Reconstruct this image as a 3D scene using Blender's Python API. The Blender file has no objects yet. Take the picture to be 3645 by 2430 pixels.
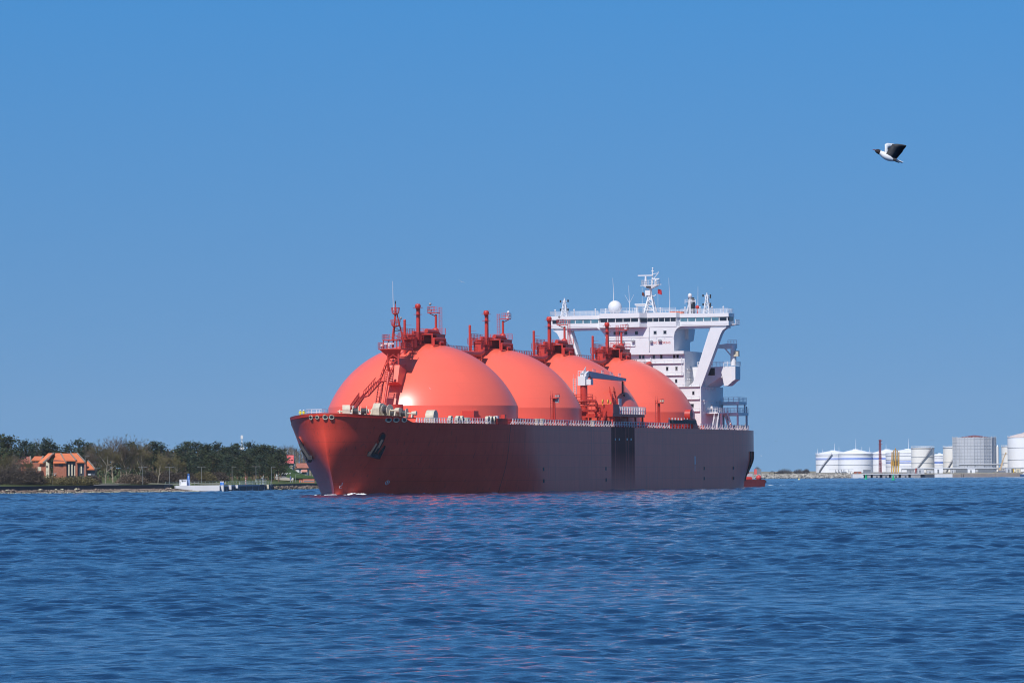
import bpy, bmesh, math, random
from mathutils import Vector, Matrix
R = math.radians
sc = bpy.context.scene
col = sc.collection

# ------------------------------------------------------------------ camera
F_PX, W_PX, H_PX = 16000.0, 3645.0, 2430.0
CAM_H, HORIZON, ROLL = 4.113, 1684.95, 0.0079
PITCH = math.atan((HORIZON - H_PX / 2) / F_PX)
fwd = Vector((0, math.cos(PITCH), math.sin(PITCH)))
up0 = Vector((0, -math.sin(PITCH), math.cos(PITCH)))
rt0 = Vector((1, 0, 0))
cr, sr = math.cos(ROLL), math.sin(ROLL)
RT = rt0 * cr - up0 * sr
UP = up0 * cr + rt0 * sr
CAM = Vector((0, 0, CAM_H))
cd = bpy.data.cameras.new('camera')
cd.sensor_width = 36.0
cd.lens = F_PX / W_PX * 36.0
cd.clip_start, cd.clip_end = 1.0, 60000.0
cam = bpy.data.objects.new('camera', cd)
mw = Matrix((RT, UP, -fwd)).transposed().to_4x4()
mw.translation = CAM
cam.matrix_world = mw
col.objects.link(cam)
sc.camera = cam
sc.cycles.filter_width = 1.1
sc.cycles.use_denoising = True


def ray(px, py):
    return fwd + RT * ((px - W_PX / 2) / F_PX) + UP * ((H_PX / 2 - py) / F_PX)


def at(px, py, Y):
    """world point seen at photo pixel px,py and standing Y metres away"""
    d = ray(px, py)
    return CAM + d * (Y / d.y)


def px_of(w):
    """photo pixel of a world point"""
    d = Vector(w) - CAM
    z = d.dot(fwd)
    return W_PX / 2 + F_PX * d.dot(RT) / z, H_PX / 2 - F_PX * d.dot(UP) / z


def wx(px, Y, z=3.0):
    k = (px - W_PX / 2) / F_PX
    return k * Y + 0.0079 * 0 + (z - CAM_H) * 0.0079


# ------------------------------------------------------------------ ship frame
ANG = 0.3251
SHX, SHY = -19.223, 967.62
HD = Vector((-math.sin(ANG), -math.cos(ANG), 0))
PT = Vector((math.cos(ANG), -math.sin(ANG), 0))
SH0 = Vector((SHX, SHY, 0))


def s2w(x, y, z):
    return SH0 + HD * x + PT * y + Vector((0, 0, z))


def sp(px, py, x=None, y=None, z=None):
    """ship-frame point seen at photo pixel px,py on a plane x=, y= or z="""
    d = ray(px, py)
    o = CAM - SH0
    if x is not None:
        t = (x - o.dot(HD)) / d.dot(HD)
    elif y is not None:
        t = (y - o.dot(PT)) / d.dot(PT)
    else:
        t = (z - o.z) / d.z
    w = o + d * t
    return Vector((w.dot(HD), w.dot(PT), w.z))


# ------------------------------------------------------------------ materials
MATS = {}


def mat(name, c, rough=0.6, var=0.12, scale=0.6, metal=0.0, spec=0.5, streak=0.0, bump=0.0, c2=None):
    """painted / natural surface whose colour wanders a little with object-space noise"""
    if name in MATS:
        return MATS[name]
    m = bpy.data.materials.new(name)
    m.use_nodes = True
    nt = m.node_tree
    b = nt.nodes['Principled BSDF']
    b.inputs['Roughness'].default_value = rough
    b.inputs['Metallic'].default_value = metal
    b.inputs['Specular IOR Level'].default_value = spec
    tc = nt.nodes.new('ShaderNodeTexCoord')
    mp = nt.nodes.new('ShaderNodeMapping')
    nt.links.new(tc.outputs['Object'], mp.inputs['Vector'])
    if streak:
        mp.inputs['Scale'].default_value = (1, 1, streak)
    n = nt.nodes.new('ShaderNodeTexNoise')
    n.inputs['Scale'].default_value = scale
    n.inputs['Detail'].default_value = 6
    n.inputs['Roughness'].default_value = 0.6
    nt.links.new(mp.outputs[0], n.inputs['Vector'])
    r = nt.nodes.new('ShaderNodeValToRGB')
    r.color_ramp.elements[0].position = 0.3
    r.color_ramp.elements[1].position = 0.7
    lo = [max(0, v * (1 - var)) for v in c]
    hi = [min(1, v * (1 + var)) for v in (c2 or c)]
    r.color_ramp.elements[0].color = (*lo, 1)
    r.color_ramp.elements[1].color = (*hi, 1)
    nt.links.new(n.outputs['Fac'], r.inputs['Fac'])
    nt.links.new(r.outputs['Color'], b.inputs['Base Color'])
    if bump:
        bp = nt.nodes.new('ShaderNodeBump')
        bp.inputs['Strength'].default_value = bump
        nt.links.new(n.outputs['Fac'], bp.inputs['Height'])
        nt.links.new(bp.outputs[0], b.inputs['Normal'])
    MATS[name] = m
    return m


# ------------------------------------------------------------------ mesh building
class MB:
    def __init__(self):
        self.v, self.f, self.s, self.mi = [], [], [], []

    def add(self, vs, fs, smooth=False, mi=0):
        k = len(self.v)
        self.v.extend([tuple(p) for p in vs])
        for f in fs:
            self.f.append([i + k for i in f])
            self.s.append(smooth)
            self.mi.append(mi)
        return self

    def box(self, c, s, rz=0.0, mi=0):
        cx, cy, cz = c
        a, b, h = s[0] / 2, s[1] / 2, s[2] / 2
        co, si = math.cos(rz), math.sin(rz)
        vs = []
        for z in (-h, h):
            for x, y in ((-a, -b), (a, -b), (a, b), (-a, b)):
                vs.append((cx + x * co - y * si, cy + x * si + y * co, cz + z))
        return self.add(vs, [(3, 2, 1, 0), (4, 5, 6, 7), (0, 1, 5, 4), (1, 2, 6, 5), (2, 3, 7, 6), (3, 0, 4, 7)], mi=mi)

    def bb(self, p, q, mi=0):
        return self.box([(p[i] + q[i]) / 2 for i in range(3)], [abs(q[i] - p[i]) for i in range(3)], mi=mi)

    def cyl(self, p, q, r, r2=None, n=8, mi=0, caps=True):
        p, q = Vector(p), Vector(q)
        r2 = r if r2 is None else r2
        ax = (q - p)
        if ax.length < 1e-6:
            return self
        ax.normalize()
        u = ax.orthogonal().normalized()
        w = ax.cross(u)
        vs = []
        for c, rr in ((p, r), (q, r2)):
            for i in range(n):
                t = 2 * math.pi * i / n
                vs.append(c + (u * math.cos(t) + w * math.sin(t)) * rr)
        self.add(vs, [(i, (i + 1) % n, n + (i + 1) % n, n + i) for i in range(n)], smooth=n > 5, mi=mi)
        if caps:
            self.add(vs[:n], [tuple(range(n - 1, -1, -1))], mi=mi)
            self.add(vs[n:], [tuple(range(n))], mi=mi)
        return self

    def bar(self, p, q, w, h=None, mi=0):
        """square bar between two points"""
        p, q = Vector(p), Vector(q)
        h = h or w
        ax = (q - p).normalized()
        ref = Vector((0, 0, 1)) if abs(ax.z) < 0.95 else Vector((1, 0, 0))
        u = ax.cross(ref).normalized() * (w / 2)
        t = u.cross(ax).normalized() * (h / 2)
        vs = [c + a * u + b * t for c in (p, q) for a, b in ((-1, -1), (1, -1), (1, 1), (-1, 1))]
        return self.add(vs, [(3, 2, 1, 0), (4, 5, 6, 7), (0, 1, 5, 4), (1, 2, 6, 5), (2, 3, 7, 6), (3, 0, 4, 7)], mi=mi)

    def tube(self, pts, r, n=6, mi=0):
        for a, b in zip(pts, pts[1:]):
            self.cyl(a, b, r, n=n, mi=mi)
        return self

    def ball(self, c, r, n=12, m=8, sz=1.0, mi=0):
        vs, fs = [], []
        for j in range(m + 1):
            ph = math.pi * j / m
            for i in range(n):
                th = 2 * math.pi * i / n
                vs.append((c[0] + r * math.sin(ph) * math.cos(th), c[1] + r * math.sin(ph) * math.sin(th), c[2] + r * sz * math.cos(ph)))
        for j in range(m):
            for i in range(n):
                fs.append((j * n + i, (j + 1) * n + i, (j + 1) * n + (i + 1) % n, j * n + (i + 1) % n))
        return self.add(vs, fs, smooth=True, mi=mi)

    def lathe(self, c, prof, n=24, mi=0, smooth=True):
        """profile of (radius, z) turned about a vertical axis at c"""
        vs, fs = [], []
        for r, z in prof:
            for i in range(n):
                t = 2 * math.pi * i / n
                vs.append((c[0] + r * math.cos(t), c[1] + r * math.sin(t), c[2] + z))
        for j in range(len(prof) - 1):
            for i in range(n):
                fs.append((j * n + i, j * n + (i + 1) % n, (j + 1) * n + (i + 1) % n, (j + 1) * n + i))
        return self.add(vs, fs, smooth=smooth, mi=mi)

    def prism(self, poly, vec, mi=0):
        n = len(poly)
        vec = Vector(vec)
        a = [Vector(p) for p in poly]
        b = [p + vec for p in a]
        nrm = Vector((0, 0, 0))
        for i in range(n):
            nrm += a[i].cross(a[(i + 1) % n])
        flip = nrm.dot(vec) > 0
        fs = [tuple(range(n)), tuple(range(2 * n - 1, n - 1, -1))]
        for i in range(n):
            fs.append((i, n + i, n + (i + 1) % n, (i + 1) % n))
        if flip:
            fs = [tuple(reversed(f)) for f in fs]
        return self.add(a + b, fs, mi=mi)

    def grid(self, rows, smooth=True, mi=0, flip=False, close=False):
        nr, nc = len(rows), len(rows[0])
        vs = [p for r in rows for p in r]
        fs = []
        for j in range(nr - 1):
            for i in range(nc if close else nc - 1):
                k = (i + 1) % nc
                f = (j * nc + i, j * nc + k, (j + 1) * nc + k, (j + 1) * nc + i)
                fs.append(tuple(reversed(f)) if flip else f)
        return self.add(vs, fs, smooth=smooth, mi=mi)

    def rail(self, pts, h=1.1, step=1.6, r=0.035, bars=3, rp=None, mi=0):
        """guard rail with posts along a polyline"""
        rp = rp or r
        for a, b in zip(pts, pts[1:]):
            a, b = Vector(a), Vector(b)
            n = max(1, round((b - a).length / step))
            for i in range(n + 1):
                p = a.lerp(b, i / n)
                self.bar(p, p + Vector((0, 0, h)), rp * 2, mi=mi)
            for k in range(bars):
                d = Vector((0, 0, h * (k + 1) / bars))
                self.bar(a + d, b + d, r * 1.6, mi=mi)
        return self

    def stair(self, p, q, w, side, n=None, mi=0, r=0.06):
        """inclined stair from p up to q; side = unit vector across"""
        p, q, s = Vector(p), Vector(q), Vector(side).normalized() * (w / 2)
        L = (q - p).length
        n = n or max(3, int(L / 0.5))
        for k in (-1, 1):
            self.bar(p + s * k, q + s * k, r * 1.5, 0.3, mi=mi)
            d = Vector((0, 0, 1.0))
            self.bar(p + s * k + d, q + s * k + d, r, mi=mi)
            for i in range(0, n + 1, max(1, n // 6)):
                c = p.lerp(q, i / n) + s * k
                self.bar(c, c + d, r, mi=mi)
        run = Vector((q.x - p.x, q.y - p.y, 0))
        run = run.normalized() * 0.14 if run.length > 0.01 else Vector((0, 0, 0))
        for i in range(n):
            c = p.lerp(q, (i + 0.5) / n)
            self.bar(c - s, c + s, 0.26, 0.05, mi=mi)
        return self

    def build(self, name, m, parent=None, loc=None, rz=None):
        me = bpy.data.meshes.new(name)
        me.from_pydata(self.v, [], self.f)
        me.polygons.foreach_set('use_smooth', self.s)
        ms = m if isinstance(m, (list, tuple)) else [m]
        for x in ms:
            me.materials.append(x)
        if len(ms) > 1:
            me.polygons.foreach_set('material_index', self.mi)
        me.update()
        o = bpy.data.objects.new(name, me)
        col.objects.link(o)
        if parent is not None:
            o.parent = parent
        if loc is not None:
            o.location = loc
        if rz is not None:
            o.rotation_euler = (0, 0, rz)
        return o


def tag(o, label=None, cat=None, group=None, kind=None):
    if label:
        o['label'] = label
    if cat:
        o['category'] = cat
    if group:
        o['group'] = group
    if kind:
        o['kind'] = kind
    return o


def empty(name, loc=(0, 0, 0), rz=0.0, label=None, cat=None, group=None):
    o = bpy.data.objects.new(name, None)
    o.location = loc
    o.rotation_euler = (0, 0, rz)
    o.empty_display_size = 0.5
    col.objects.link(o)
    return tag(o, label, cat, group)


def copy_tree(o, parent=None):
    c = o.copy()
    col.objects.link(c)
    if parent is not None:
        c.parent = parent
    for ch in [k for k in bpy.data.objects if k.parent == o]:
        copy_tree(ch, c)
    return c


def text_mesh(txt, size, depth=0.02):
    """letters as a real mesh lying in the xz plane, reading along +x"""
    cu = bpy.data.curves.new('t', 'FONT')
    cu.body = txt
    cu.size = size
    cu.extrude = depth
    cu.align_x = 'CENTER'
    cu.resolution_u = 2
    o = bpy.data.objects.new('t', cu)
    col.objects.link(o)
    dg = bpy.context.evaluated_depsgraph_get()
    me = bpy.data.meshes.new_from_object(o.evaluated_get(dg))
    bpy.data.objects.remove(o)
    bpy.data.curves.remove(cu)
    return me
# ------------------------------------------------------------------ light and sky
SUN_AZ, SUN_EL = R(26), R(47.5)
to_sun = Vector((-math.sin(SUN_AZ) * math.cos(SUN_EL), -math.cos(SUN_AZ) * math.cos(SUN_EL), math.sin(SUN_EL)))
ld = bpy.data.lights.new('sun', 'SUN')
ld.energy = 4.6
ld.angle = R(0.5)
ld.color = (1.0, 0.95, 0.88)
sun = bpy.data.objects.new('sun', ld)
sun.rotation_euler = to_sun.to_track_quat('Z', 'Y').to_euler()
col.objects.link(sun)

w = bpy.data.worlds.new('World')
sc.world = w
w.use_nodes = True
nt = w.node_tree
bg = nt.nodes['Background']
sky = nt.nodes.new('ShaderNodeTexSky')
sky.sky_type = 'NISHITA'
sky.sun_disc = False
sky.sun_elevation = SUN_EL
sky.sun_rotation = math.pi + SUN_AZ
sky.altitude = 0
sky.air_density = 1.0
sky.dust_density = 0.0
sky.ozone_density = 6.0
# the clear spring sky: read the atmosphere a little above the horizon haze, and grade it from pale to deep blue
sg = nt.nodes.new('ShaderNodeTexCoord')
sa = nt.nodes.new('ShaderNodeVectorMath')
sa.operation = 'ADD'
sa.inputs[1].default_value = (0, 0, 0.3)
sn = nt.nodes.new('ShaderNodeVectorMath')
sn.operation = 'NORMALIZE'
nt.links.new(sg.outputs['Generated'], sa.inputs[0])
nt.links.new(sa.outputs[0], sn.inputs[0])
nt.links.new(sn.outputs[0], sky.inputs[0])
sz = nt.nodes.new('ShaderNodeSeparateXYZ')
nt.links.new(sg.outputs['Generated'], sz.inputs[0])
sr_ = nt.nodes.new('ShaderNodeValToRGB')
el = sr_.color_ramp.elements
el[0].position, el[0].color = 0.0, (0.82, 0.87, 0.79, 1)
el[1].position, el[1].color = 1.0, (0.50, 0.72, 0.88, 1)
for q, c in ((0.05, (0.64, 0.88, 0.90, 1)), (0.105, (0.45, 0.91, 1.04, 1)), (0.3, (0.46, 0.85, 1.0, 1))):
    e = el.new(q)
    e.color = c
nt.links.new(sz.outputs['Z'], sr_.inputs['Fac'])
sm = nt.nodes.new('ShaderNodeMix')
sm.data_type = 'RGBA'
sm.blend_type = 'MULTIPLY'
sm.inputs['Factor'].default_value = 1.0
nt.links.new(sky.outputs[0], sm.inputs[6])
nt.links.new(sr_.outputs['Color'], sm.inputs[7])
nt.links.new(sm.outputs[2], bg.inputs['Color'])
bg.inputs['Strength'].default_value = 0.15
sc.view_settings.view_transform = 'Standard'
sc.view_settings.look = 'None'
sc.view_settings.exposure = 0
sc.view_settings.gamma = 1

# ------------------------------------------------------------------ water
import numpy as np


def water_mat():
    m = bpy.data.materials.new('sea_water')
    m.use_nodes = True
    nt = m.node_tree
    N, L = nt.nodes.new, nt.links.new
    b = nt.nodes['Principled BSDF']
    b.inputs['Base Color'].default_value = (0.005, 0.026, 0.075, 1)
    b.inputs['Roughness'].default_value = 0.07
    b.inputs['IOR'].default_value = 1.33
    tc = N('ShaderNodeTexCoord')
    hs = None
    for sx, scale, amp, det, rot in ((0.9, 3.6, 0.06, 4, -9), (0.7, 0.6, 0.22, 4, 14)):
        mp = N('ShaderNodeMapping')
        mp.inputs['Scale'].default_value = (sx, 1, 1)
        mp.inputs['Rotation'].default_value = (0, 0, R(rot))
        L(tc.outputs['Object'], mp.inputs['Vector'])
        n = N('ShaderNodeTexNoise')
        n.inputs['Scale'].default_value = scale
        n.inputs['Detail'].default_value = det
        n.inputs['Roughness'].default_value = 0.55
        L(mp.outputs[0], n.inputs['Vector'])
        mu = N('ShaderNodeMath')
        mu.operation = 'MULTIPLY'
        mu.inputs[1].default_value = amp
        L(n.outputs['Fac'], mu.inputs[0])
        if hs is None:
            hs = mu.outputs[0]
        else:
            ad = N('ShaderNodeMath')
            ad.operation = 'ADD'
            L(hs, ad.inputs[0])
            L(mu.outputs[0], ad.inputs[1])
            hs = ad.outputs[0]
    # gusts: some lanes of the harbour are calmer, some more ruffled
    mp = N('ShaderNodeMapping')
    mp.inputs['Scale'].default_value = (0.006, 0.022, 1)
    mp.inputs['Rotation'].default_value = (0, 0, R(5))
    L(tc.outputs['Object'], mp.inputs['Vector'])
    g = N('ShaderNodeTexNoise')
    g.inputs['Scale'].default_value = 1.0
    g.inputs['Detail'].default_value = 4
    L(mp.outputs[0], g.inputs['Vector'])
    mr = N('ShaderNodeMapRange')
    mr.inputs['From Min'].default_value = 0.35
    mr.inputs['From Max'].default_value = 0.65
    mr.inputs['To Min'].default_value = 0.35
    mr.inputs['To Max'].default_value = 1.0
    L(g.outputs['Fac'], mr.inputs['Value'])
    bp = N('ShaderNodeBump')
    bp.inputs['Distance'].default_value = 1.0
    L(mr.outputs[0], bp.inputs['Strength'])
    L(hs, bp.inputs['Height'])
    L(bp.outputs[0], b.inputs['Normal'])
    return m


def make_water():
    rng = np.random.default_rng(5)
    d = [62.0]
    while d[-1] < 2640:
        d.append(d[-1] + 0.13 * (d[-1] / 85) ** 0.78)
    d = np.array(d)
    nr, nc = len(d), 400
    t = np.linspace(-0.15, 0.15, nc)
    Y = np.repeat(d[:, None], nc, 1)
    X = Y * t[None, :]
    sp_ = np.maximum(0.13 * (d / 85) ** 0.78, d * 0.15 / nc)[:, None]
    Z = np.zeros_like(X)
    grp = 1 + 0.35 * np.sin(X / 7.1 + Y / 9.7 + 1) * np.sin(Y / 23.0 - X / 31 + 2)
    lane = np.sin(Y / 17 + X / 55 + 0.6) * 0.4 + np.sin(Y / 41 + X / 170 + 2.0) * 0.6 + np.sin(Y / 97 - X / 300 + 4) * 0.6
    grp = grp * (0.95 + 0.30 * np.clip(lane, -1.2, 1.2))
    nw = 72
    for i in range(nw):
        lam = 0.36 * (8 / 0.36) ** ((i + rng.random()) / nw)
        th = R(-68) + rng.normal(0, 1.0 if lam < 1.2 else 0.7)
        k = 2 * math.pi / lam
        s = WAVE_SLOPE * math.sqrt(2 / nw) * (1.2 if lam < 1.4 else 0.75 if lam < 3.0 else 0.42)
        fade = np.clip((lam / sp_ - 2.2) / 2.0, 0, 1)
        if lam > 2.2:
            s = s * (1 + 1.5 * np.clip((Y - 180) / 420, 0, 1))
        Z += fade * (s / k) * np.sin(k * (X * math.cos(th) + Y * math.sin(th)) + rng.random() * 6.28)
    Z *= grp
    Z *= np.clip((2640 - Y) / 120, 0, 1)
    vs = np.stack([X, Y, Z], -1).reshape(-1, 3)
    ii = np.arange((nr - 1) * (nc - 1))
    r_, c_ = ii // (nc - 1), ii % (nc - 1)
    q = np.stack([r_ * nc + c_, r_ * nc + c_ + 1, (r_ + 1) * nc + c_ + 1, (r_ + 1) * nc + c_], -1)
    # the wide calm rest of the sheet, out to the horizon and round behind the camera
    n0 = len(vs)
    x0, y0, y1 = 0.15 * 62, 62, float(d[-1])
    x1 = 0.15 * y1
    ext = [(-x0, y0, 0), (x0, y0, 0), (x1, y1, 0), (-x1, y1, 0), (-2500, -400, 0), (2500, -400, 0), (2500, 5200, 0), (-2500, 5200, 0)]
    vs = np.vstack([vs, np.array(ext, float)])
    eq = np.array([[4, 5, 1, 0], [5, 6, 2, 1], [6, 7, 3, 2], [7, 4, 0, 3]]) + n0
    q = np.vstack([q, eq])
    me = bpy.data.meshes.new('water')
    me.vertices.add(len(vs))
    me.vertices.foreach_set('co', vs.astype(np.float32).ravel())
    me.loops.add(len(q) * 4)
    me.loops.foreach_set('vertex_index', q.astype(np.int32).ravel())
    me.polygons.add(len(q))
    me.polygons.foreach_set('loop_start', np.arange(0, len(q) * 4, 4, dtype=np.int32))
    sm = np.ones(len(q), bool)
    sm[-4:] = False
    me.polygons.foreach_set('use_smooth', sm)
    me.update(calc_edges=True)
    me.materials.append(water_mat())
    o = bpy.data.objects.new('water', me)
    col.objects.link(o)
    tag(o, kind='structure')
    print('WATER', nr, nc)


WAVE_SLOPE = 0.215
make_water()
# ------------------------------------------------------------------ the tanker
ship = empty('gas_tanker', SH0, -(math.pi / 2 + ANG), 'huge red gas tanker with four coral dome tanks and white bridge house', 'ship')


def lerp(x, xs, ys):
    if x <= xs[0]:
        return ys[0]
    for i in range(len(xs) - 1):
        if x <= xs[i + 1]:
            t = (x - xs[i]) / (xs[i + 1] - xs[i])
            return ys[i] + (ys[i + 1] - ys[i]) * t
    return ys[-1]


ZS = [0, 1.5, 3.1, 6.4, 9.9, 13.4, 15.8, 17]
XS = [54, 54.3, 55, 56.9, 58.5, 59.4, 60.4, 60.8]
BEAM, DECK = 24.0, 14.5


def LF(z):
    return lerp(max(z, 0), [0, 16.7], [66.0, 62.0])


def fore_xy(z, t):
    zz = max(z, 0)
    xs = lerp(zz, ZS, XS)
    p = lerp(zz, [0, 3.3, 6.6, 11.6, 16.7], [1.74, 1.78, 1.74, 1.58, 1.54])
    q = lerp(zz, [0, 3.3, 6.6, 11.6, 16.7], [0.80, 0.90, 1.09, 1.46, 1.80])
    return xs - t * LF(zz), BEAM * (1 - (1 - t) ** p) ** (1 / q)


def top_z(x):
    if x > 46.5:
        return lerp(x, [46.5, 55, 61], [16.0, 16.35, 16.75])
    if x > 43.5:
        return lerp(x, [43.5, 46.5], [14.75, 16.0])
    return DECK + max(0, x / 43.5 * 0.25)


def edge_half(x):
    if x > -12:
        lo, hi = 0.0, 1.0
        for _ in range(40):
            m = (lo + hi) / 2
            if fore_xy(DECK, m)[0] > x:
                lo = m
            else:
                hi = m
        return fore_xy(DECK, lo)[1]
    return aft_half(x, DECK)


def edge_at(px, inset=0.3):
    """deck-edge point on the port side that shows at photo column px"""
    lo, hi = -176.0, 58.0
    for _ in range(40):
        m = (lo + hi) / 2
        q = px_of(s2w(m, edge_half(m) - inset, DECK))[0]
        if q > px:
            lo = m
        else:
            hi = m
    return lo, edge_half(lo) - inset


def aft_half(x, z):
    d = lerp(x, [-219, -214, -205, -195, -187, -180, -174, -168], [9.5, 12.3, 16.2, 19.3, 21.6, 23.2, 23.8, 24.0])
    wl = lerp(x, [-219, -205, -195, -190, -185, -180, -175, -170, -162, -150], [0.5, 6, 12.0, 15.2, 18.0, 20.4, 22.2, 23.2, 23.8, 24.0])
    t = min(1, max(0, z / 8.0))
    t = t * t * (3 - 2 * t)
    return wl + (d - wl) * t


def hull_rows():
    cols = []          # stations from bow to stern, each a list of points keel->top on port side
    nz = 18
    ts = sorted([(i / 46) ** 1.9 for i in range(47)] + [(59.55 - 46.5) / 62.5, (59.55 - 43.5) / 62.5])
    for t in ts:
        c = []
        xt, _ = fore_xy(DECK, t)
        zt = top_z(xt)
        for k in range(nz + 1):
            z = -1.5 + (zt + 1.5) * k / nz
            x, y = fore_xy(z, t)
            c.append((x, y, z))
        cols.append(c)
    x = -12.0
    for x in list(range(-16, -130, -6)) + list(range(-130, -220, -3)):
        c = []
        for k in range(nz + 1):
            z = -1.5 + (DECK + 1.5) * k / nz
            c.append((x, aft_half(x, z), z))
        cols.append(c)
    return cols


def hull_mat():
    """weathered red paint: panel seams, run-down streaks, a repainted patch amidships"""
    m = bpy.data.materials.new('hull_paint')
    m.use_nodes = True
    nt = m.node_tree
    N, L = nt.nodes.new, nt.links.new
    b = nt.nodes['Principled BSDF']
    b.inputs['Roughness'].default_value = 0.28
    b.inputs['Specular IOR Level'].default_value = 0.2
    tc = N('ShaderNodeTexCoord')
    sep = N('ShaderNodeSeparateXYZ')
    L(tc.outputs['Object'], sep.inputs[0])
    mp = N('ShaderNodeMapping')
    mp.inputs['Scale'].default_value = (0.5, 0.5, 0.06)
    L(tc.outputs['Object'], mp.inputs[0])
    n = N('ShaderNodeTexNoise')
    n.inputs['Scale'].default_value = 1.0
    n.inputs['Detail'].default_value = 7
    n.inputs['Roughness'].default_value = 0.65
    L(mp.outputs[0], n.inputs['Vector'])
    r = N('ShaderNodeValToRGB')
    r.color_ramp.elements[0].position = 0.25
    r.color_ramp.elements[1].position = 0.8
    r.color_ramp.elements[0].color = (0.82, 0.072, 0.042, 1)
    r.color_ramp.elements[1].color = (0.97, 0.105, 0.06, 1)
    L(n.outputs['Fac'], r.inputs['Fac'])
    # plating: faint welded strakes
    br = N('ShaderNodeTexBrick')
    cmb = N('ShaderNodeCombineXYZ')
    L(sep.outputs['X'], cmb.inputs['X'])
    L(sep.outputs['Z'], cmb.inputs['Y'])
    L(cmb.outputs[0], br.inputs['Vector'])
    br.inputs['Scale'].default_value = 1.0
    br.inputs['Brick Width'].default_value = 14.0
    br.inputs['Row Height'].default_value = 2.7
    br.inputs['Mortar Size'].default_value = 0.06
    br.inputs['Color1'].default_value = (1, 1, 1, 1)
    br.inputs['Color2'].default_value = (0.90, 0.90, 0.92, 1)
    br.inputs['Mortar'].default_value = (0.78, 0.78, 0.8, 1)
    mx = N('ShaderNodeMix')
    mx.data_type = 'RGBA'
    mx.blend_type = 'MULTIPLY'
    mx.inputs['Factor'].default_value = 0.8
    L(r.outputs['Color'], mx.inputs[6])
    L(br.outputs['Color'], mx.inputs[7])
    # one butt weld amidships and rusty runs below the deck edge
    sb = N('ShaderNodeMath')
    sb.operation = 'SUBTRACT'
    sb.inputs[1].default_value = 9.0
    L(sep.outputs['X'], sb.inputs[0])
    ab = N('ShaderNodeMath')
    ab.operation = 'ABSOLUTE'
    L(sb.outputs[0], ab.inputs[0])
    lt = N('ShaderNodeMath')
    lt.operation = 'LESS_THAN'
    lt.inputs[1].default_value = 0.10
    L(ab.outputs[0], lt.inputs[0])
    mp3 = N('ShaderNodeMapping')
    mp3.inputs['Scale'].default_value = (1.6, 1.6, 0.05)
    L(tc.outputs['Object'], mp3.inputs[0])
    n3 = N('ShaderNodeTexNoise')
    n3.inputs['Scale'].default_value = 1.0
    n3.inputs['Detail'].default_value = 4
    L(mp3.outputs[0], n3.inputs['Vector'])
    r3 = N('ShaderNodeValToRGB')
    r3.color_ramp.elements[0].position = 0.60
    r3.color_ramp.elements[0].color = (0, 0, 0, 1)
    r3.color_ramp.elements[1].position = 0.78
    r3.color_ramp.elements[1].color = (0.65, 0.65, 0.65, 1)
    L(n3.outputs['Fac'], r3.inputs['Fac'])
    mxx = N('ShaderNodeMath')
    mxx.operation = 'MAXIMUM'
    L(r3.outputs['Color'], mxx.inputs[0])
    L(lt.outputs[0], mxx.inputs[1])
    mr_ = N('ShaderNodeMix')
    mr_.data_type = 'RGBA'
    L(mxx.outputs[0], mr_.inputs['Factor'])
    L(mx.outputs[2], mr_.inputs[6])
    mr_.inputs[7].default_value = (0.30, 0.050, 0.035, 1)
    # soot and wash stain below the manifold, running out towards the water
    def rng_(sock, lo, hi):
        q = N('ShaderNodeMapRange')
        q.inputs['From Min'].default_value = lo
        q.inputs['From Max'].default_value = hi
        L(sock, q.inputs['Value'])
        return q.outputs[0]

    def mul(a, c):
        q = N('ShaderNodeMath')
        q.operation = 'MULTIPLY'
        L(a, q.inputs[0])
        L(c, q.inputs[1])
        return q.outputs[0]

    xa, xb = sp(2176, 1520, y=24.0).x, sp(2258, 1520, y=24.0).x
    mk = mul(mul(rng_(sep.outputs['X'], xb - 0.3, xb), rng_(sep.outputs['X'], xa + 0.3, xa)), rng_(sep.outputs['Z'], 0.0, 9.0))
    mk = mul(mk, rng_(n3.outputs['Fac'], 0.15, 0.45))
    mst = N('ShaderNodeMix')
    mst.data_type = 'RGBA'
    L(mk, mst.inputs['Factor'])
    L(mr_.outputs[2], mst.inputs[6])
    mst.inputs[7].default_value = (0.14, 0.016, 0.014, 1)
    L(mst.outputs[2], b.inputs['Base Color'])
    rgh = N('ShaderNodeMapRange')
    rgh.inputs['To Min'].default_value = 0.30
    rgh.inputs['To Max'].default_value = 0.62
    L(mk, rgh.inputs['Value'])
    L(rgh.outputs[0], b.inputs['Roughness'])
    # slightly dished plates between frames
    n2 = N('ShaderNodeTexNoise')
    n2.inputs['Scale'].default_value = 0.25
    n2.inputs['Detail'].default_value = 2
    L(tc.outputs['Object'], n2.inputs['Vector'])
    bp = N('ShaderNodeBump')
    bp.inputs['Strength'].default_value = 0.12
    bp.inputs['Distance'].default_value = 0.3
    L(n2.outputs['Fac'], bp.inputs['Height'])
    L(bp.outputs[0], b.inputs['Normal'])
    return m


M_hull = hull_mat()
M_coral = mat('coral_tank_paint', (0.90, 0.145, 0.09), rough=0.30, var=0.05, scale=0.05, spec=0.5)


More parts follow.
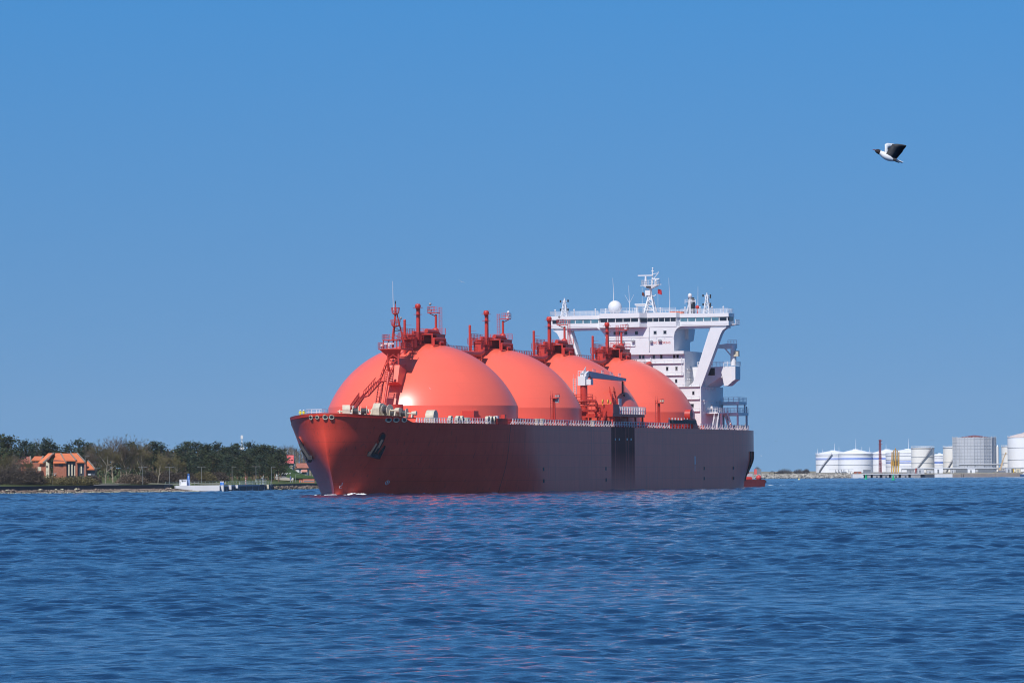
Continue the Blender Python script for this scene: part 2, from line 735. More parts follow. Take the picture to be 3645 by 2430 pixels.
def add_bands(m, rows, amt):
    """welded strakes: faint horizontal seams and panels on a curved shell"""
    nt = m.node_tree
    b = nt.nodes['Principled BSDF']
    src = b.inputs['Base Color'].links[0].from_socket
    tc = nt.nodes.new('ShaderNodeTexCoord')
    br = nt.nodes.new('ShaderNodeTexBrick')
    mp = nt.nodes.new('ShaderNodeMapping')
    mp.inputs['Rotation'].default_value = (math.pi / 2, 0, 0)
    nt.links.new(tc.outputs['Object'], mp.inputs[0])
    nt.links.new(mp.outputs[0], br.inputs['Vector'])
    br.inputs['Scale'].default_value = 1.0
    br.inputs['Brick Width'].default_value = 6.5
    br.inputs['Row Height'].default_value = rows
    br.inputs['Mortar Size'].default_value = 0.035
    br.inputs['Color1'].default_value = (1, 1, 1, 1)
    br.inputs['Color2'].default_value = (1 - amt * 0.5, 1 - amt, 1 - amt, 1)
    br.inputs['Mortar'].default_value = (1 - amt * 2, 1 - amt * 2, 1 - amt * 2, 1)
    mx = nt.nodes.new('ShaderNodeMix')
    mx.data_type = 'RGBA'
    mx.blend_type = 'MULTIPLY'
    mx.inputs['Factor'].default_value = 1.0
    nt.links.new(src, mx.inputs[6])
    nt.links.new(br.outputs['Color'], mx.inputs[7])
    nt.links.new(mx.outputs[2], b.inputs['Base Color'])


add_bands(M_coral, 2.6, 0.035)
M_red = mat('deck_gear_red', (0.50, 0.036, 0.022), rough=0.45, var=0.15, scale=0.4)
M_white = mat('white_ship_paint', (0.70, 0.70, 0.72), rough=0.45, var=0.04, scale=0.2)
M_cream = mat('buff_gear_paint', (0.55, 0.50, 0.38), rough=0.5, var=0.15, scale=1.0)
M_black = mat('black_gear', (0.02, 0.02, 0.025), rough=0.6, var=0.3, scale=1.0)
M_glass = mat('dark_window_glass', (0.015, 0.02, 0.03), rough=0.08, var=0.2, scale=0.4)
M_steel = mat('grey_steel', (0.30, 0.31, 0.33), rough=0.5, var=0.15, scale=0.8)

cols = hull_rows()
hb = MB()
hb.grid(cols, smooth=True)
hb.grid([[(x, -y, z) for x, y, z in c] for c in cols], smooth=True, flip=True)
last = cols[-1]
hb.grid([last, [(x, -y, z) for x, y, z in last]], smooth=False)   # transom
hull = hb.build('hull', M_hull, ship)
# deck plating, a little below the top of the shell
db = MB()
rowp, rows = [], []
for c in cols:
    x, y, z = c[-1]
    zz = z - (0.6 if x > 46 else 0.06)
    rowp.append((x, max(0, y - 0.15), zz))
    rows.append((x, -max(0, y - 0.15), zz))
db.grid([rows, rowp], smooth=False)
db.build('deck', M_red, ship)


def dome_prof():
    pr = []
    zc, rs = 10.27, 22.0
    a0 = math.asin((18.6 - zc) / rs)
    for i in range(40):
        a = a0 + (math.pi / 2 - a0) * i / 39
        pr.append((max(0.01, rs * math.cos(a)), zc + rs * math.sin(a)))
    return pr


TX = [0, -45.1, -90.2, -135.3]
for tx in TX:
    tb = MB()
    tb.lathe((tx, 0, 0), dome_prof(), n=96)
    o = tb.build('tank_cover', M_coral, ship)
    sb = MB()
    sb.lathe((tx, 0, 0), [(20.43, 14.2), (20.43, 18.62)], n=96)
    sb.build('cover_skirt', M_coral, o)
# ------------------------------------------------------------------ hull fittings (sub-parts of the hull)
def hull_point(px, py):
    """nearest port/stem shell point seen at a photo pixel in the fore body"""
    best = None
    for i in range(141):
        t = (i / 140) ** 1.8
        for sgn in (1, -1):
            for k in range(60):
                z = 16.4 * k / 59
                x, y = fore_xy(z, t)
                w = s2w(x, y * sgn, z)
                q = px_of(w)
                e = (q[0] - px) ** 2 + (q[1] - py) ** 2 + (w - CAM).length * 0.0
                if sgn < 0:
                    e += 0 if px < 1150 else 1e6
                if best is None or e < best[0]:
                    best = (e, x, y * sgn, z, t, sgn)
    _, x, y, z, t, sgn = best
    a = Vector((*fore_xy(z, t),  z))
    x1, y1 = fore_xy(z, min(1, t + 0.01))
    x2, y2 = fore_xy(z + 0.3, t)
    du = Vector((x1, y1, z)) - a
    dv = Vector((x2, y2, z + 0.3)) - a
    n = du.cross(dv).normalized()
    if n.dot(Vector((0.4, 1, 0))) < 0:
        n = -n
    if sgn < 0:
        n.y = -n.y
    return Vector((x, y, z)), n


def frame_of(n):
    u = Vector((0, 0, 1)).cross(n).normalized()
    v = n.cross(u)
    return u, v


def disc(m, c, n, rx, ry, depth=0.12, seg=18, mi=0):
    u, v = frame_of(n)
    ring = [c + u * rx * math.cos(2 * math.pi * i / seg) + v * ry * math.sin(2 * math.pi * i / seg) for i in range(seg)]
    m.prism(ring, n * depth, mi=mi)


M_plate = mat('dark_fender_plate', (0.26, 0.032, 0.024), rough=0.6, var=0.35, scale=0.8, streak=0.06, spec=0.2)
M_mark = mat('white_hull_marking', (0.75, 0.75, 0.75), rough=0.5, var=0.05)
fl = [(1108, 1486, 0.60, 0.50), (1130, 1484, 0.55, 0.38), (1158, 1483, 0.55, 0.52), (1181, 1485, 0.55, 0.50),
      (1384, 1493, 0.85, 0.52), (1411, 1494, 0.85, 0.52), (1436, 1494, 0.75, 0.50)]
for px, py, rx, ry in fl:
    c, n = hull_point(px, py)
    n = Vector((n.x, n.y, n.z * 0.3)).normalized()
    m = MB()
    disc(m, c - n * 0.45, n, rx, ry, 0.55, mi=0)
    disc(m, c + n * 0.06, n, rx * 0.68, ry * 0.62, 0.06, mi=1)
    m.build('fairlead', [M_cream, M_black], hull)
# anchors with their hawse openings
for px, py, dpx, dpy in ((1340, 1592, -14, 40), (1094, 1603, 18, 26)):
    c, n = hull_point(px, py)
    u, v = frame_of(n)
    m = MB()
    up = (v * 1.0 + u * (0.25 if px > 1200 else -0.2)).normalized()
    sd = n.cross(up).normalized()
    c = c + n * 0.5
    m.bar(c + up * 2.0, c - up * 1.6, 0.55, 0.6)                       # shank
    m.bar(c - up * 1.7 - sd * 1.5, c - up * 1.7 + sd * 1.5, 0.9, 0.9)  # crown
    for k in (-1, 1):
        m.prism([c - up * 1.9 + sd * k * 1.5, c - up * 1.9 + sd * k * 0.7, c + up * 1.0 + sd * k * 1.25], n * 0.5)
    m.build('anchor', M_black, hull)
    m = MB()
    disc(m, c + up * 2.3 - n * 0.85, n, 0.8, 1.1, 0.45, mi=0)
    disc(m, c + up * 2.3 - n * 0.43, n, 0.6, 0.9, 0.06, mi=1)
    m.build('hawse_pipe', [M_plate, M_black], hull)
# bow thruster sign, bulb sign
c, n = hull_point(1378, 1715)
u, v = frame_of(n)
m = MB()
for i in range(24):
    a0, a1 = 2 * math.pi * i / 24, 2 * math.pi * (i + 1) / 24
    p0, p1 = (c + (u * math.cos(a) + v * math.sin(a)) * 0.5 + n * 0.05 for a in (a0, a1))
    m.bar(p0, p1, 0.17, 0.05)
m.bar(c - u * 0.48 + n * 0.05, c + u * 0.48 + n * 0.05, 0.13, 0.05)
m.bar(c - v * 0.48 + n * 0.05, c + v * 0.48 + n * 0.05, 0.13, 0.05)
m.build('thruster_mark', M_mark, hull)
c, n = hull_point(1215, 1726)
u, v = frame_of(n)
m = MB()
pts = [(0.35, 1.3), (0.35, 0.0), (-0.35, 0.0), (-0.75, -0.25), (-0.85, -0.6), (-0.7, -0.95), (-0.3, -1.05), (0.6, -1.05)]
for a, b in zip(pts, pts[1:]):
    m.bar(c + (u * a[0] + v * a[1]) * 0.5 + n * 0.05, c + (u * b[0] + v * b[1]) * 0.5 + n * 0.05, 0.11, 0.05)
m.build('bulb_mark', M_mark, hull)


def side_pt(px, py, off=0.02):
    p = sp(px, py, y=24.0 + off)
    return p


# tug push recesses, draught scale and the darker fender plate amidships
for px, py in ((1935, 1669), (1936, 1711), (2157, 1667), (2158, 1707), (2507, 1666), (2507, 1702), (2611, 1665), (2612, 1701)):
    p = side_pt(px, py)
    m = MB()
    m.box((p.x, 24.0, p.z), (0.9, 0.06, 0.75))
    m.build('push_point', M_black, hull)
for px in (2190, 2204, 2232, 2246):
    p = side_pt(px, 1563)
    m = MB()
    m.box((p.x, 24.05, p.z), (0.5, 0.1, 0.45))
    m.build('fender_lug', M_mark, hull)
p, q = side_pt(2474, 1623), side_pt(2474, 1652)
m = MB()
m.box((p.x, 24.0, (p.z + q.z) / 2), (0.7, 0.06, p.z - q.z))
m.box((p.x + 0.1, 24.0, q.z - 0.9), (0.25, 0.06, 1.5))
m.build('draught_scale', M_mark, hull)
p, q = side_pt(2176, 1520), side_pt(2258, 1520)
# stern quarter rubbing strips
for x in (-176.5, -180.5):
    m = MB()
    prev = None
    for k in range(9):
        z = 2.0 + k * 0.9
        c = Vector((x, aft_half(x, z) + 0.1, z))
        if prev is not None:
            m.bar(prev, c, 0.5, 0.4)
        prev = c
    m.build('rubbing_strip', M_black, hull)

# ------------------------------------------------------------------ railings along the deck
runs, px = [[]], 1484
while px <= 2664:
    if not (1745 < px < 1825) and not (2384 < px < 2490):
        x, y = edge_at(px)
        runs[-1].append(Vector((x, y, DECK + 0.05)))
    elif runs[-1]:
        runs.append([])
    px += 9
for run in runs:
    m = MB()
    for a, b in zip(run, run[1:]):
        m.bar(a + Vector((0, 0, 1.15)), b + Vector((0, 0, 1.15)), 0.08)
        m.bar(a + Vector((0, 0, 0.6)), b + Vector((0, 0, 0.6)), 0.06)
    for p in run:
        m.bar(p, p + Vector((0, 0, 1.2)), 0.15)
        m.bar(p + Vector((0.25, -0.5, 0)), p + Vector((0, 0, 0.8)), 0.10)
    m.build('deck_railing', M_white, ship)
m = MB()
b0, b1 = sp(1090, 1474, x=52), sp(1146, 1474, x=52)
for zz in (0,):
    L_ = [Vector((52, b0.y, 16.1)), Vector((52, b1.y, 16.1))]
    m.rail(L_, h=1.45, step=1.1, r=0.05, bars=3)
    m.rail([L_[0], L_[0] + Vector((-3, 0, 0)), L_[1] + Vector((-3, 0, 0)), L_[1]], h=1.45, step=1.5, r=0.05, bars=3)
m.build('bow_railing', M_white, ship)


# ------------------------------------------------------------------ forecastle gear
def winch(c, s=1.0, box=True, drums=2, rz=0.0, long=1.0):
    """mooring winch: bedplate, gearbox, rope drums with flanges on one shaft"""
    t = empty('mooring_winch', c, rz)
    t.parent = ship
    m = MB()
    m.box((0, 0, 0.1 * s), (2.2 * s, 5.6 * s * long, 0.2 * s))
    m.cyl((0, -2.9 * s * long, 1.15 * s), (0, 3.1 * s * long, 1.15 * s), 0.16 * s)
    if box:
        m.prism([(-0.7 * s, -1.9 * s, 0.2 * s), (0.9 * s, -1.9 * s, 0.2 * s), (0.9 * s, -1.9 * s, 1.6 * s), (0.4 * s, -1.9 * s, 2.5 * s), (-0.6 * s, -1.9 * s, 2.5 * s)], (0, 1.5 * s, 0))
    for k in (-1, 0, 1):
        m.prism([(-0.6 * s, k * 2.6 * s * long, 0.2 * s), (0.6 * s, k * 2.6 * s * long, 0.2 * s), (0.2 * s, k * 2.6 * s * long, 1.5 * s), (-0.2 * s, k * 2.6 * s * long, 1.5 * s)], (0, 0.25 * s, 0))
    m.build('winch_frame', M_cream, t)
    for i in range(drums):
        y = (0.2 + i * 1.75) * s * long if box else (-1.7 + i * 2.2) * s * long
        m = MB()
        m.cyl((0, y, 1.15 * s), (0, y + 1.1 * s, 1.15 * s), 0.72 * s, n=14, mi=1)
        for d in (-0.1, 1.1):
            m.cyl((0, y + d * s, 1.15 * s), (0, y + (d + 0.1) * s, 1.15 * s), 1.1 * s, n=16, mi=0)
        m.build('rope_drum', [M_cream, M_black], t)
    m = MB()
    m.cyl((0, 2.6 * s * long, 1.15 * s), (0, 3.6 * s * long, 1.15 * s), 0.42 * s, 0.5 * s, n=12)
    m.build('warping_head', M_cream, t)
    return t


def dpos(px, x, z):
    p = sp(px, 1470, x=x)
    return Vector((x, p.y, z))


ZF = 16.0
w0 = dpos(1252, 44, ZF)
winch(w0, 1.0, True, 2, R(20))
w1 = dpos(1366, 40, ZF)
winch(w1, 1.15, True, 1, R(-15))
w2 = dpos(1422, 40, ZF - 0.4)
winch(w2, 0.95, False, 2, 0.0, 1.1)
# the forecastle deck is carried up behind the bulwark
fd = MB()
poly = []
for t in [((i / 40) ** 1.9) * 0.28 for i in range(41)]:
    x, y = fore_xy(15.5, t)
    poly.append((x, y))
poly = [(x, max(0.02, y - 0.2)) for x, y in poly if x > 36]
top = [(x, y, 15.75) for x, y in poly] + [(x, -y, 15.75) for x, y in reversed(poly)]
fd.prism(top, (0, 0, -0.25))
fd.build('forecastle_deck', M_red, ship)
m = MB()
c = dpos(1262, 38, 0)
m.bb((37, c.y - 2.0, 15.7), (39.6, c.y + 0.4, 18.4))
m.prism([(39.6, c.y + 0.4, 15.7), (39.6, c.y + 2.0, 15.7), (39.6, c.y + 2.2, 17.4), (39.6, c.y + 0.9, 17.4)], (-2.4, 0, 0))
m.build('deck_locker', M_white, ship)
m = MB()
c = dpos(1406, 30, 0)
m.lathe((30, c.y, 0), [(0.02, 18.7), (1.75, 18.7), (1.75, 17.4), (0.02, 17.4)], n=20, smooth=False)
m.bb((29.2, c.y - 0.7, 14.5), (30.8, c.y + 0.9, 17.4))
m.build('vent_housing', M_red, ship)
# hose drum and roller fairleads on the main deck
x, y = edge_at(1537, 2.2)
m = MB()
m.cyl((x, y - 0.9, DECK + 1.35), (x, y + 0.9, DECK + 1.35), 1.55, n=20)
m.bb((x - 1.4, y - 1.0, DECK + 0.1), (x + 1.4, y + 1.0, DECK + 1.2))
m.build('hose_drum', M_cream, ship)
for px in (1604, 1630, 1644, 1736, 1748, 1760):
    x, y = edge_at(px, 1.0)
    m = MB()
    m.bb((x - 0.75, y - 0.4, DECK), (x + 0.75, y + 0.3, DECK + 0.35), mi=0)
    m.cyl((x, y - 0.35, DECK + 0.95), (x, y + 0.3, DECK + 0.95), 0.78, n=16, mi=0)
    m.cyl((x + 0.1, y - 0.4, DECK + 0.95), (x + 0.1, y + 0.42, DECK + 0.95), 0.5, n=14, mi=1)
    m.build('roller_fairlead', [M_cream, M_black], ship)
for px in (1662, 1912, 1930, 2110):
    x, y = edge_at(px, 1.2)
    m = MB()
    for d in (-0.5, 0.5):
        m.cyl((x + d, y, DECK), (x + d, y, DECK + 1.25), 0.36, n=10)
        m.cyl((x + d, y, DECK + 1.25), (x + d, y, DECK + 1.4), 0.46, n=10)
    m.build('mooring_bollard', M_cream, ship)
# screened store near tank one, red lockers
x, y = edge_at(1795, 0.6)
m = MB()
xa, ya = edge_at(1770, 0.4)
xb, yb = edge_at(1824, 0.4)
m.bb((xb, ya - 1.0, DECK), (xa, ya, DECK + 1.25))
m.build('wind_screen', M_plate, ship)
x, y = edge_at(1687, 5.0)
m = MB()
m.bb((x - 3, y - 2.6, DECK), (x, y, DECK + 2.9))
m.build('pump_room_hood', M_red, ship)
x, y = edge_at(1797, 1.2)
m = MB()
m.bb((x - 1.0, y - 0.9, DECK + 1.3), (x, y, DECK + 2.1))
m.build('fire_box', M_red, ship)
m = MB()
x, y = edge_at(1772, 1.0)
m.bb((x - 0.8, y - 0.7, DECK + 1.25), (x + 0.2, y, DECK + 1.8))
m.build('vent_box', M_white, ship)
# pipe run along the deck edge
m = MB()
for off, zz, r in ((3.2, 1.1, 0.28), (4.2, 1.3, 0.22), (2.6, 0.6, 0.15)):
    pp = [Vector((x, min(edge_half(x), 23.5) - off, DECK + zz)) for x in range(20, -150, -10)]
    m.tube(pp, r, n=8)
for x in range(18, -150, -6):
    m.bb((x - 0.12, min(edge_half(x), 23.5) - 4.6, DECK), (x + 0.12, min(edge_half(x), 23.5) - 2.4, DECK + 0.95))
m.build('deck_pipes', M_red, ship)


def lamp_post(px, ptop, pbase, y=22.2, extra=False):
    b = sp(px, pbase, y=y)
    t = sp(px, ptop, y=y)
    m = MB()
    m.cyl((b.x, y, DECK), (b.x, y, t.z - 1.0), 0.32, 0.28, n=10)
    m.bb((b.x - 0.9, y - 0.7, t.z - 1.0), (b.x + 0.9, y + 0.9, t.z - 0.85))
    m.rail([Vector((b.x - 0.9, y - 0.7, t.z - 0.85)), Vector((b.x - 0.9, y + 0.9, t.z - 0.85)), Vector((b.x + 0.9, y + 0.9, t.z - 0.85))], h=0.9, step=0.8, r=0.03, bars=2)
    m.stair((b.x + 0.5, y - 0.4, DECK), (b.x + 0.5, y - 0.4, t.z - 0.3), 0.5, (0, 1, 0), n=14, r=0.03)
    o = m.build('floodlight_post', M_red, ship)
    m = MB()
    m.box((b.x + 0.4, y + 0.9, t.z - 0.45), (0.6, 0.9, 0.4))
    if extra:
        m.box((b.x, y + 0.7, b.z + 4.3), (0.5, 0.8, 1.0))
    m.build('floodlight', M_cream if not extra else M_steel, o)


lamp_post(1973, 1402, 1495, extra=True)
lamp_post(2346, 1420, 1508)
# gangway stowed along the rail aft, red stowage frames
m = MB()
xa, ya = edge_at(2388, 0.1)
xb, yb = edge_at(2474, 0.1)
m.bb((xb, 23.3, DECK + 1.15), (xa, 24.3, DECK + 2.0), mi=0)
for k in range(9):
    x = xa + (xb - xa) * k / 8
    m.bb((x - 0.1, 23.4, DECK), (x + 0.1, 23.6, DECK + 2.5), mi=1)
m.build('gangway', [M_black, M_white], ship)
m = MB()
m.cyl((xb + 2.0, 22.2, DECK + 3.4), (xb + 2.0, 23.6, DECK + 3.4), 1.25, n=16)
m.bb((xb + 0.2, 22.0, DECK + 2.0), (xb + 9, 23.6, DECK + 2.3))
m.prism([(xb - 4.5, 22.4, DECK), (xb + 0.5, 22.4, DECK), (xb + 0.5, 22.4, DECK + 2.4), (xb - 1.5, 22.4, DECK + 2.4)], (0, 1.2, 0))
m.build('gangway_winch', M_red, ship)
# ------------------------------------------------------------------ gear on the crowns of the tanks
def dome_z(dx, dy):
    return 10.27 + math.sqrt(max(0.0, 484 - dx * dx - dy * dy))


for i, tx in enumerate(TX):
    # shelter over the tank dome: open sided house with roof, posts and valve pipes
    m = MB()
    m.bb((tx - 4.6, -3.6, 34.00), (tx + 3.6, 3.6, 34.25))
    for ax, ay in ((-4.4, -3.4), (3.4, -3.4), (-4.4, 3.4), (3.4, 3.4), (-0.5, 3.4), (-0.5, -3.4)):
        m.bar((tx + ax, ay, 31.4), (tx + ax, ay, 34.00), 0.28)
    m.bb((tx - 4.5, -3.5, 31.6), (tx - 4.3, 3.5, 34.00))
    m.bb((tx + 0.6, -3.3, 31.8), (tx + 2.2, 0.4, 33.90))
    m.bb((tx - 4.3, 3.38, 32.6), (tx + 0.9, 3.5, 34.00))
    m.build('dome_shelter', M_red, ship)
    # pipes over the roof and around the house
    m = MB()
    m.tube([(tx + 3.4, 2.0, 34.80), (tx - 3.6, 2.0, 34.80), (tx - 4.6, 2.0, 34.00)], 0.45, n=8)
    m.ball((tx - 3.8, 1.6, 35.10), 0.7)
    m.tube([(tx + 2, -1.5, 34.60), (tx - 6, -1.5, 34.60), (tx - 7, -1.5, 33.5), (tx - 12, -1.5, 31.6)], 0.32, n=8)
    m.tube([(tx + 4.6, 4.2, 31.5), (tx + 4.6, 4.2, 33.1), (tx - 2.0, 4.4, 33.1), (tx - 2.0, 4.4, 31.4)], 0.26, n=8)
    m.tube([(tx + 2.0, 4.6, 31.3), (tx + 2.0, 4.6, 32.3), (tx + 0.4, 4.8, 32.3), (tx + 0.4, 4.8, 31.2)], 0.3, n=8)
    m.tube([(tx + 5.2, 0.5, 33.40), (tx + 9.5, -0.2, 33.40), (tx + 9.5, -0.2, 31.0)], 0.2, n=6)
    m.build('valve_pipes', M_red, ship)
    # guard rails on roof and lower gallery
    m = MB()
    zt = 34.25
    m.rail([Vector((tx - 4.6, 3.6, zt)), Vector((tx - 4.6, -3.6, zt)), Vector((tx + 3.6, -3.6, zt))], h=1.3, step=1.0, r=0.05, bars=3)
    m.rail([Vector((tx + 4, -1.6, 33.00)), Vector((tx + 11, -1.6, 33.00)), Vector((tx + 11, 1.6, 33.00)), Vector((tx + 4, 1.6, 33.00))], h=1.3, step=1.0, r=0.05, bars=3)
    m.bb((tx + 3.6, -1.6, 32.85), (tx + 11, 1.6, 33.00))
    for ax in (5.0, 10.5):
        for ay in (-1.4, 1.4):
            m.bar((tx + ax, ay, dome_z(ax, ay) - 0.2), (tx + ax, ay, 32.90), 0.22)
    m.build('gallery', M_red, ship)
    # vent mast
    vx, vy = tx + 4.6, 0.6
    o = None
    m = MB()
    m.cyl((vx, vy, dome_z(4.6, 0.6) - 0.3), (vx, vy, 39.4), 0.42, 0.36, n=12)
    m.cyl((vx, vy, 39.3), (vx, vy, 40.0), 0.36, 0.62, n=12)
    m.lathe((vx, vy, 40.0), [(0.62, 0), (0.66, 0.25), (0.45, 0.6), (0.02, 0.62)], n=12)
    for zz, rr in ((39.75, 1.05), (38.3, 0.95)):
        m.cyl((vx, vy, zz), (vx, vy, zz + 0.07), rr, n=12)
    m.tube([(vx + 0.5, vy + 0.3, 32.0), (vx + 0.5, vy + 0.3, 36.8)], 0.14)
    m.stair((vx - 0.6, vy, 32.4), (vx - 0.6, vy, 39.8), 0.5, (0, 1, 0), n=18, r=0.03)
    m.build('vent_mast', M_red, ship)
    # light mast with its little platform and caged ladder
    lx, ly = tx - 4.9, 1.3
    s = 1 if i % 2 else -1
    m = MB()
    m.cyl((lx, ly, 31.4), (lx, ly, 38.6), 0.30, 0.25, n=10)
    m.prism([(lx - 0.7, ly - 0.6 * 1, 38.9), (lx + 0.7, ly - 0.6, 38.9), (lx + 0.7, ly + s * 1.7, 38.9), (lx - 0.7, ly + s * 1.7, 38.9)] if s > 0 else
            [(lx - 0.7, ly + s * 1.7, 38.9), (lx + 0.7, ly + s * 1.7, 38.9), (lx + 0.7, ly + 0.6, 38.9), (lx - 0.7, ly + 0.6, 38.9)], (0, 0, 0.15))
    m.bar((lx, ly, 38.2), (lx, ly + s * 1.4, 38.85), 0.18)
    m.rail([Vector((lx - 0.7, ly, 39.05)), Vector((lx - 0.7, ly + s * 1.7, 39.05)), Vector((lx + 0.7, ly + s * 1.7, 39.05)), Vector((lx + 0.7, ly, 39.05))], h=1.2, step=0.8, r=0.04, bars=2)
    for d in (-0.5, 0.5):
        m.bar((lx + d * 0.6, ly - s * 0.8, 31.6), (lx + d * 0.6, ly - s * 0.8, 40.2), 0.07)
        m.bar((lx + d * 0.6, ly - s * 1.3, 32.6), (lx + d * 0.6, ly - s * 1.3, 40.2), 0.06)
    for k in range(14):
        zz = 32.8 + k * 0.55
        m.bar((lx - 0.3, ly - s * 0.8, zz), (lx + 0.3, ly - s * 0.8, zz), 0.05)
        m.bar((lx + 0.3, ly - s * 0.8, zz), (lx + 0.3, ly - s * 1.3, zz), 0.05)
    o = m.build('light_mast', M_red, ship)
    m = MB()
    m.ball((lx, ly + s * 1.3, 40.5 if s > 0 else 40.9), 0.32, n=8, m=6)
    m.bar((lx, ly + s * 1.3, 39.1), (lx, ly + s * 1.3, 40.4), 0.08)
    m.box((lx + 0.3, ly + s * 1.2, 39.4), (0.5, 0.6, 0.4))
    m.build('signal_lamp', M_steel if s < 0 else M_white, o)
    # short vent post, control cabinet
    m = MB()
    fx = 10.2 if i == 0 else 13.0
    zb = dome_z(fx, -0.4) - 0.2
    m.cyl((tx + fx, -0.4, zb), (tx + fx, -0.4, 36.9), 0.28, n=10)
    m.ball((tx + fx, -0.4, 36.9), 0.3, n=10, m=6)
    m.bar((tx + fx, -0.4, 35.9), (tx + fx - 1.4, 0.6, 35.9), 0.05)
    m.build('vent_post', M_red, ship)
    m = MB()
    cx = 8.6 if i == 0 else 10.2
    m.bb((tx + cx - 0.8, -0.2, 31.2), (tx + cx + 0.8, 1.5, 33.1))
    m.bb((tx + cx - 0.9, -0.3, 33.1), (tx + cx + 0.9, 1.6, 33.2))
    m.bar((tx + cx, 0.6, dome_z(cx, 0.6) - 0.2), (tx + cx, 0.6, 31.2), 0.4)
    m.build('control_cabinet', M_red, ship)
    # stair down the after side
    m = MB()
    m.stair((tx - 12.5, 1.2, 31.0), (tx - 5.2, 1.2, 34.1), 0.9, (0, 1, 0), r=0.07)
    m.build('dome_stair', M_red, ship)

# catwalks with pipes between tank crowns
for i in range(4):
    tx = TX[i]
    nx = TX[i + 1] if i < 3 else TX[i] - 27
    a, b = tx - 10.0, nx + 12.5 if i < 3 else -160.5
    m = MB()
    m.bb((b, -1.1, 30.9), (a, 1.1, 31.05))
    for y in (-1.1, 1.1):
        m.rail([Vector((a, y, 31.05)), Vector((b, y, 31.05))], h=1.15, step=1.7, r=0.045, bars=2)
        m.bar((a, y, 29.6), (b, y, 29.6), 0.16)
        n = 8
        for k in range(n):
            x0, x1 = a + (b - a) * k / n, a + (b - a) * (k + 1) / n
            m.bar((x0, y, 29.6 if k % 2 else 30.9), (x1, y, 30.9 if k % 2 else 29.6), 0.12)
    for x in (a + 0.5, b - 0.5) if i < 3 else (a + 0.5,):
        for y in (-1.0, 1.0):
            dz = dome_z(min(abs(x - tx), abs(x - nx)) if i < 3 else abs(x - tx), y)
            m.bar((x, y, dz - 0.3), (x, y, 31), 0.25)
    m.build('catwalk', M_red, ship)
    m = MB()
    m.tube([(a + 1, 2.0, 31.2), (a - 2, 2.0, 30.6), (b + 2, 2.0, 30.6), (b - 1, 2.0, 31.2)], 0.62, n=10)
    m.tube([(a + 1, -2.0, 31.0), (b - 1, -2.0, 31.0)], 0.4, n=8)
    m.tube([(a + 1, 0.2, 30.2), (b - 1, 0.2, 30.2)], 0.32, n=8)
    for k in range(6):
        x = a + (b - a) * (k + 0.5) / 6
        m.bb((x - 0.12, -2.5, 29.5), (x + 0.12, 2.8, 29.8))
        m.bar((x, 2.0, 29.7), (x, 2.0, 30.4), 0.2)
    m.build('gas_main', M_red, ship)

# ------------------------------------------------------------------ foremast, its platform and the stair up the first tank
FX, FY = 17.5, 0.2
m = MB()
m.prism([(FX + 2.6, FY - 3.0, 30.5), (FX + 2.6, FY + 2.2, 30.5), (FX - 3.5, FY + 2.6, 30.5), (FX - 3.5, FY - 3.0, 30.5)], (0, 0, 0.2))
m.rail([Vector((FX - 3.5, FY - 3, 30.7)), Vector((FX + 2.6, FY - 3.0, 30.7)), Vector((FX + 2.6, FY + 2.2, 30.7)), Vector((FX - 3.5, FY + 2.6, 30.7))], h=1.2, step=1.0, r=0.05, bars=3)
m.prism([(FX + 1.2, FY - 2.6, 32.4), (FX + 1.2, FY + 0.8, 32.4), (FX - 2.5, FY + 0.8, 32.4), (FX - 2.5, FY - 2.6, 32.4)], (0, 0, 0.18))
for ax, ay in ((1.0, -2.4), (1.0, 0.6), (-2.3, -2.4), (-2.3, 0.6)):
    m.bar((FX + ax, FY + ay, 30.6), (FX + ax, FY + ay, 32.4), 0.18)
m.rail([Vector((FX - 2.5, FY - 2.6, 32.6)), Vector((FX + 1.2, FY - 2.6, 32.6)), Vector((FX + 1.2, FY + 0.8, 32.6))], h=1.1, step=0.8, r=0.045, bars=2)
# raking underside and plated pylon on the tank face
m.prism([(FX + 2.4, FY - 2.8, 30.5), (FX + 2.4, FY + 2.0, 30.5), (FX + 1.0, FY + 0.9, 28.6), (FX + 1.0, FY - 0.9, 28.6)], (-0.4, 0, 0))
for k in (-1, 1):
    m.bar((FX + 1.6, FY + k * 1.2, 25.2), (FX + 1.6, FY + k * 1.2, 30.5), 0.3)
    for zz in (25.4, 27.0, 28.6):
        m.bar((FX + 1.6, FY - k * 1.2, zz), (FX + 1.6, FY + k * 1.2, zz + 1.5), 0.18)
    for zz in (25.4, 27.2, 29.0):
        m.bar((FX + 1.6, FY + k * 1.2, zz), (FX - 3.0, FY + k * 1.2, zz), 0.2)
m.build('mast_platform', M_red, ship)
m = MB()
m.prism([(FX + 2.0, FY - 1.3, 27.2), (FX + 2.0, FY + 1.6, 27.2), (FX + 3.4, FY + 1.6, 23.6), (FX + 3.4, FY - 1.3, 23.6)], (-4.5, 0, -1.2))
m.build('pylon_plate', M_coral, ship)
fm = MB()
legs = [((FX + 0.5, FY - 0.6, 32.4), (FX, FY - 0.1, 38.0)), ((FX - 1.4, FY + 1.6, 31.0), (FX - 0.1, FY + 0.3, 38.0)), ((FX - 1.6, FY - 1.2, 31.0), (FX - 0.2, FY - 0.1, 38.0))]
for a, b in legs:
    fm.cyl(a, b, 0.2, 0.15, n=8)
for t in (0.25, 0.5, 0.75):
    q = [Vector(a).lerp(Vector(b), t) for a, b in legs]
    for k in range(3):
        fm.bar(q[k], q[(k + 1) % 3], 0.12)
fm.cyl((FX, FY, 37.0), (FX, FY, 40.2), 0.17, 0.1, n=8)
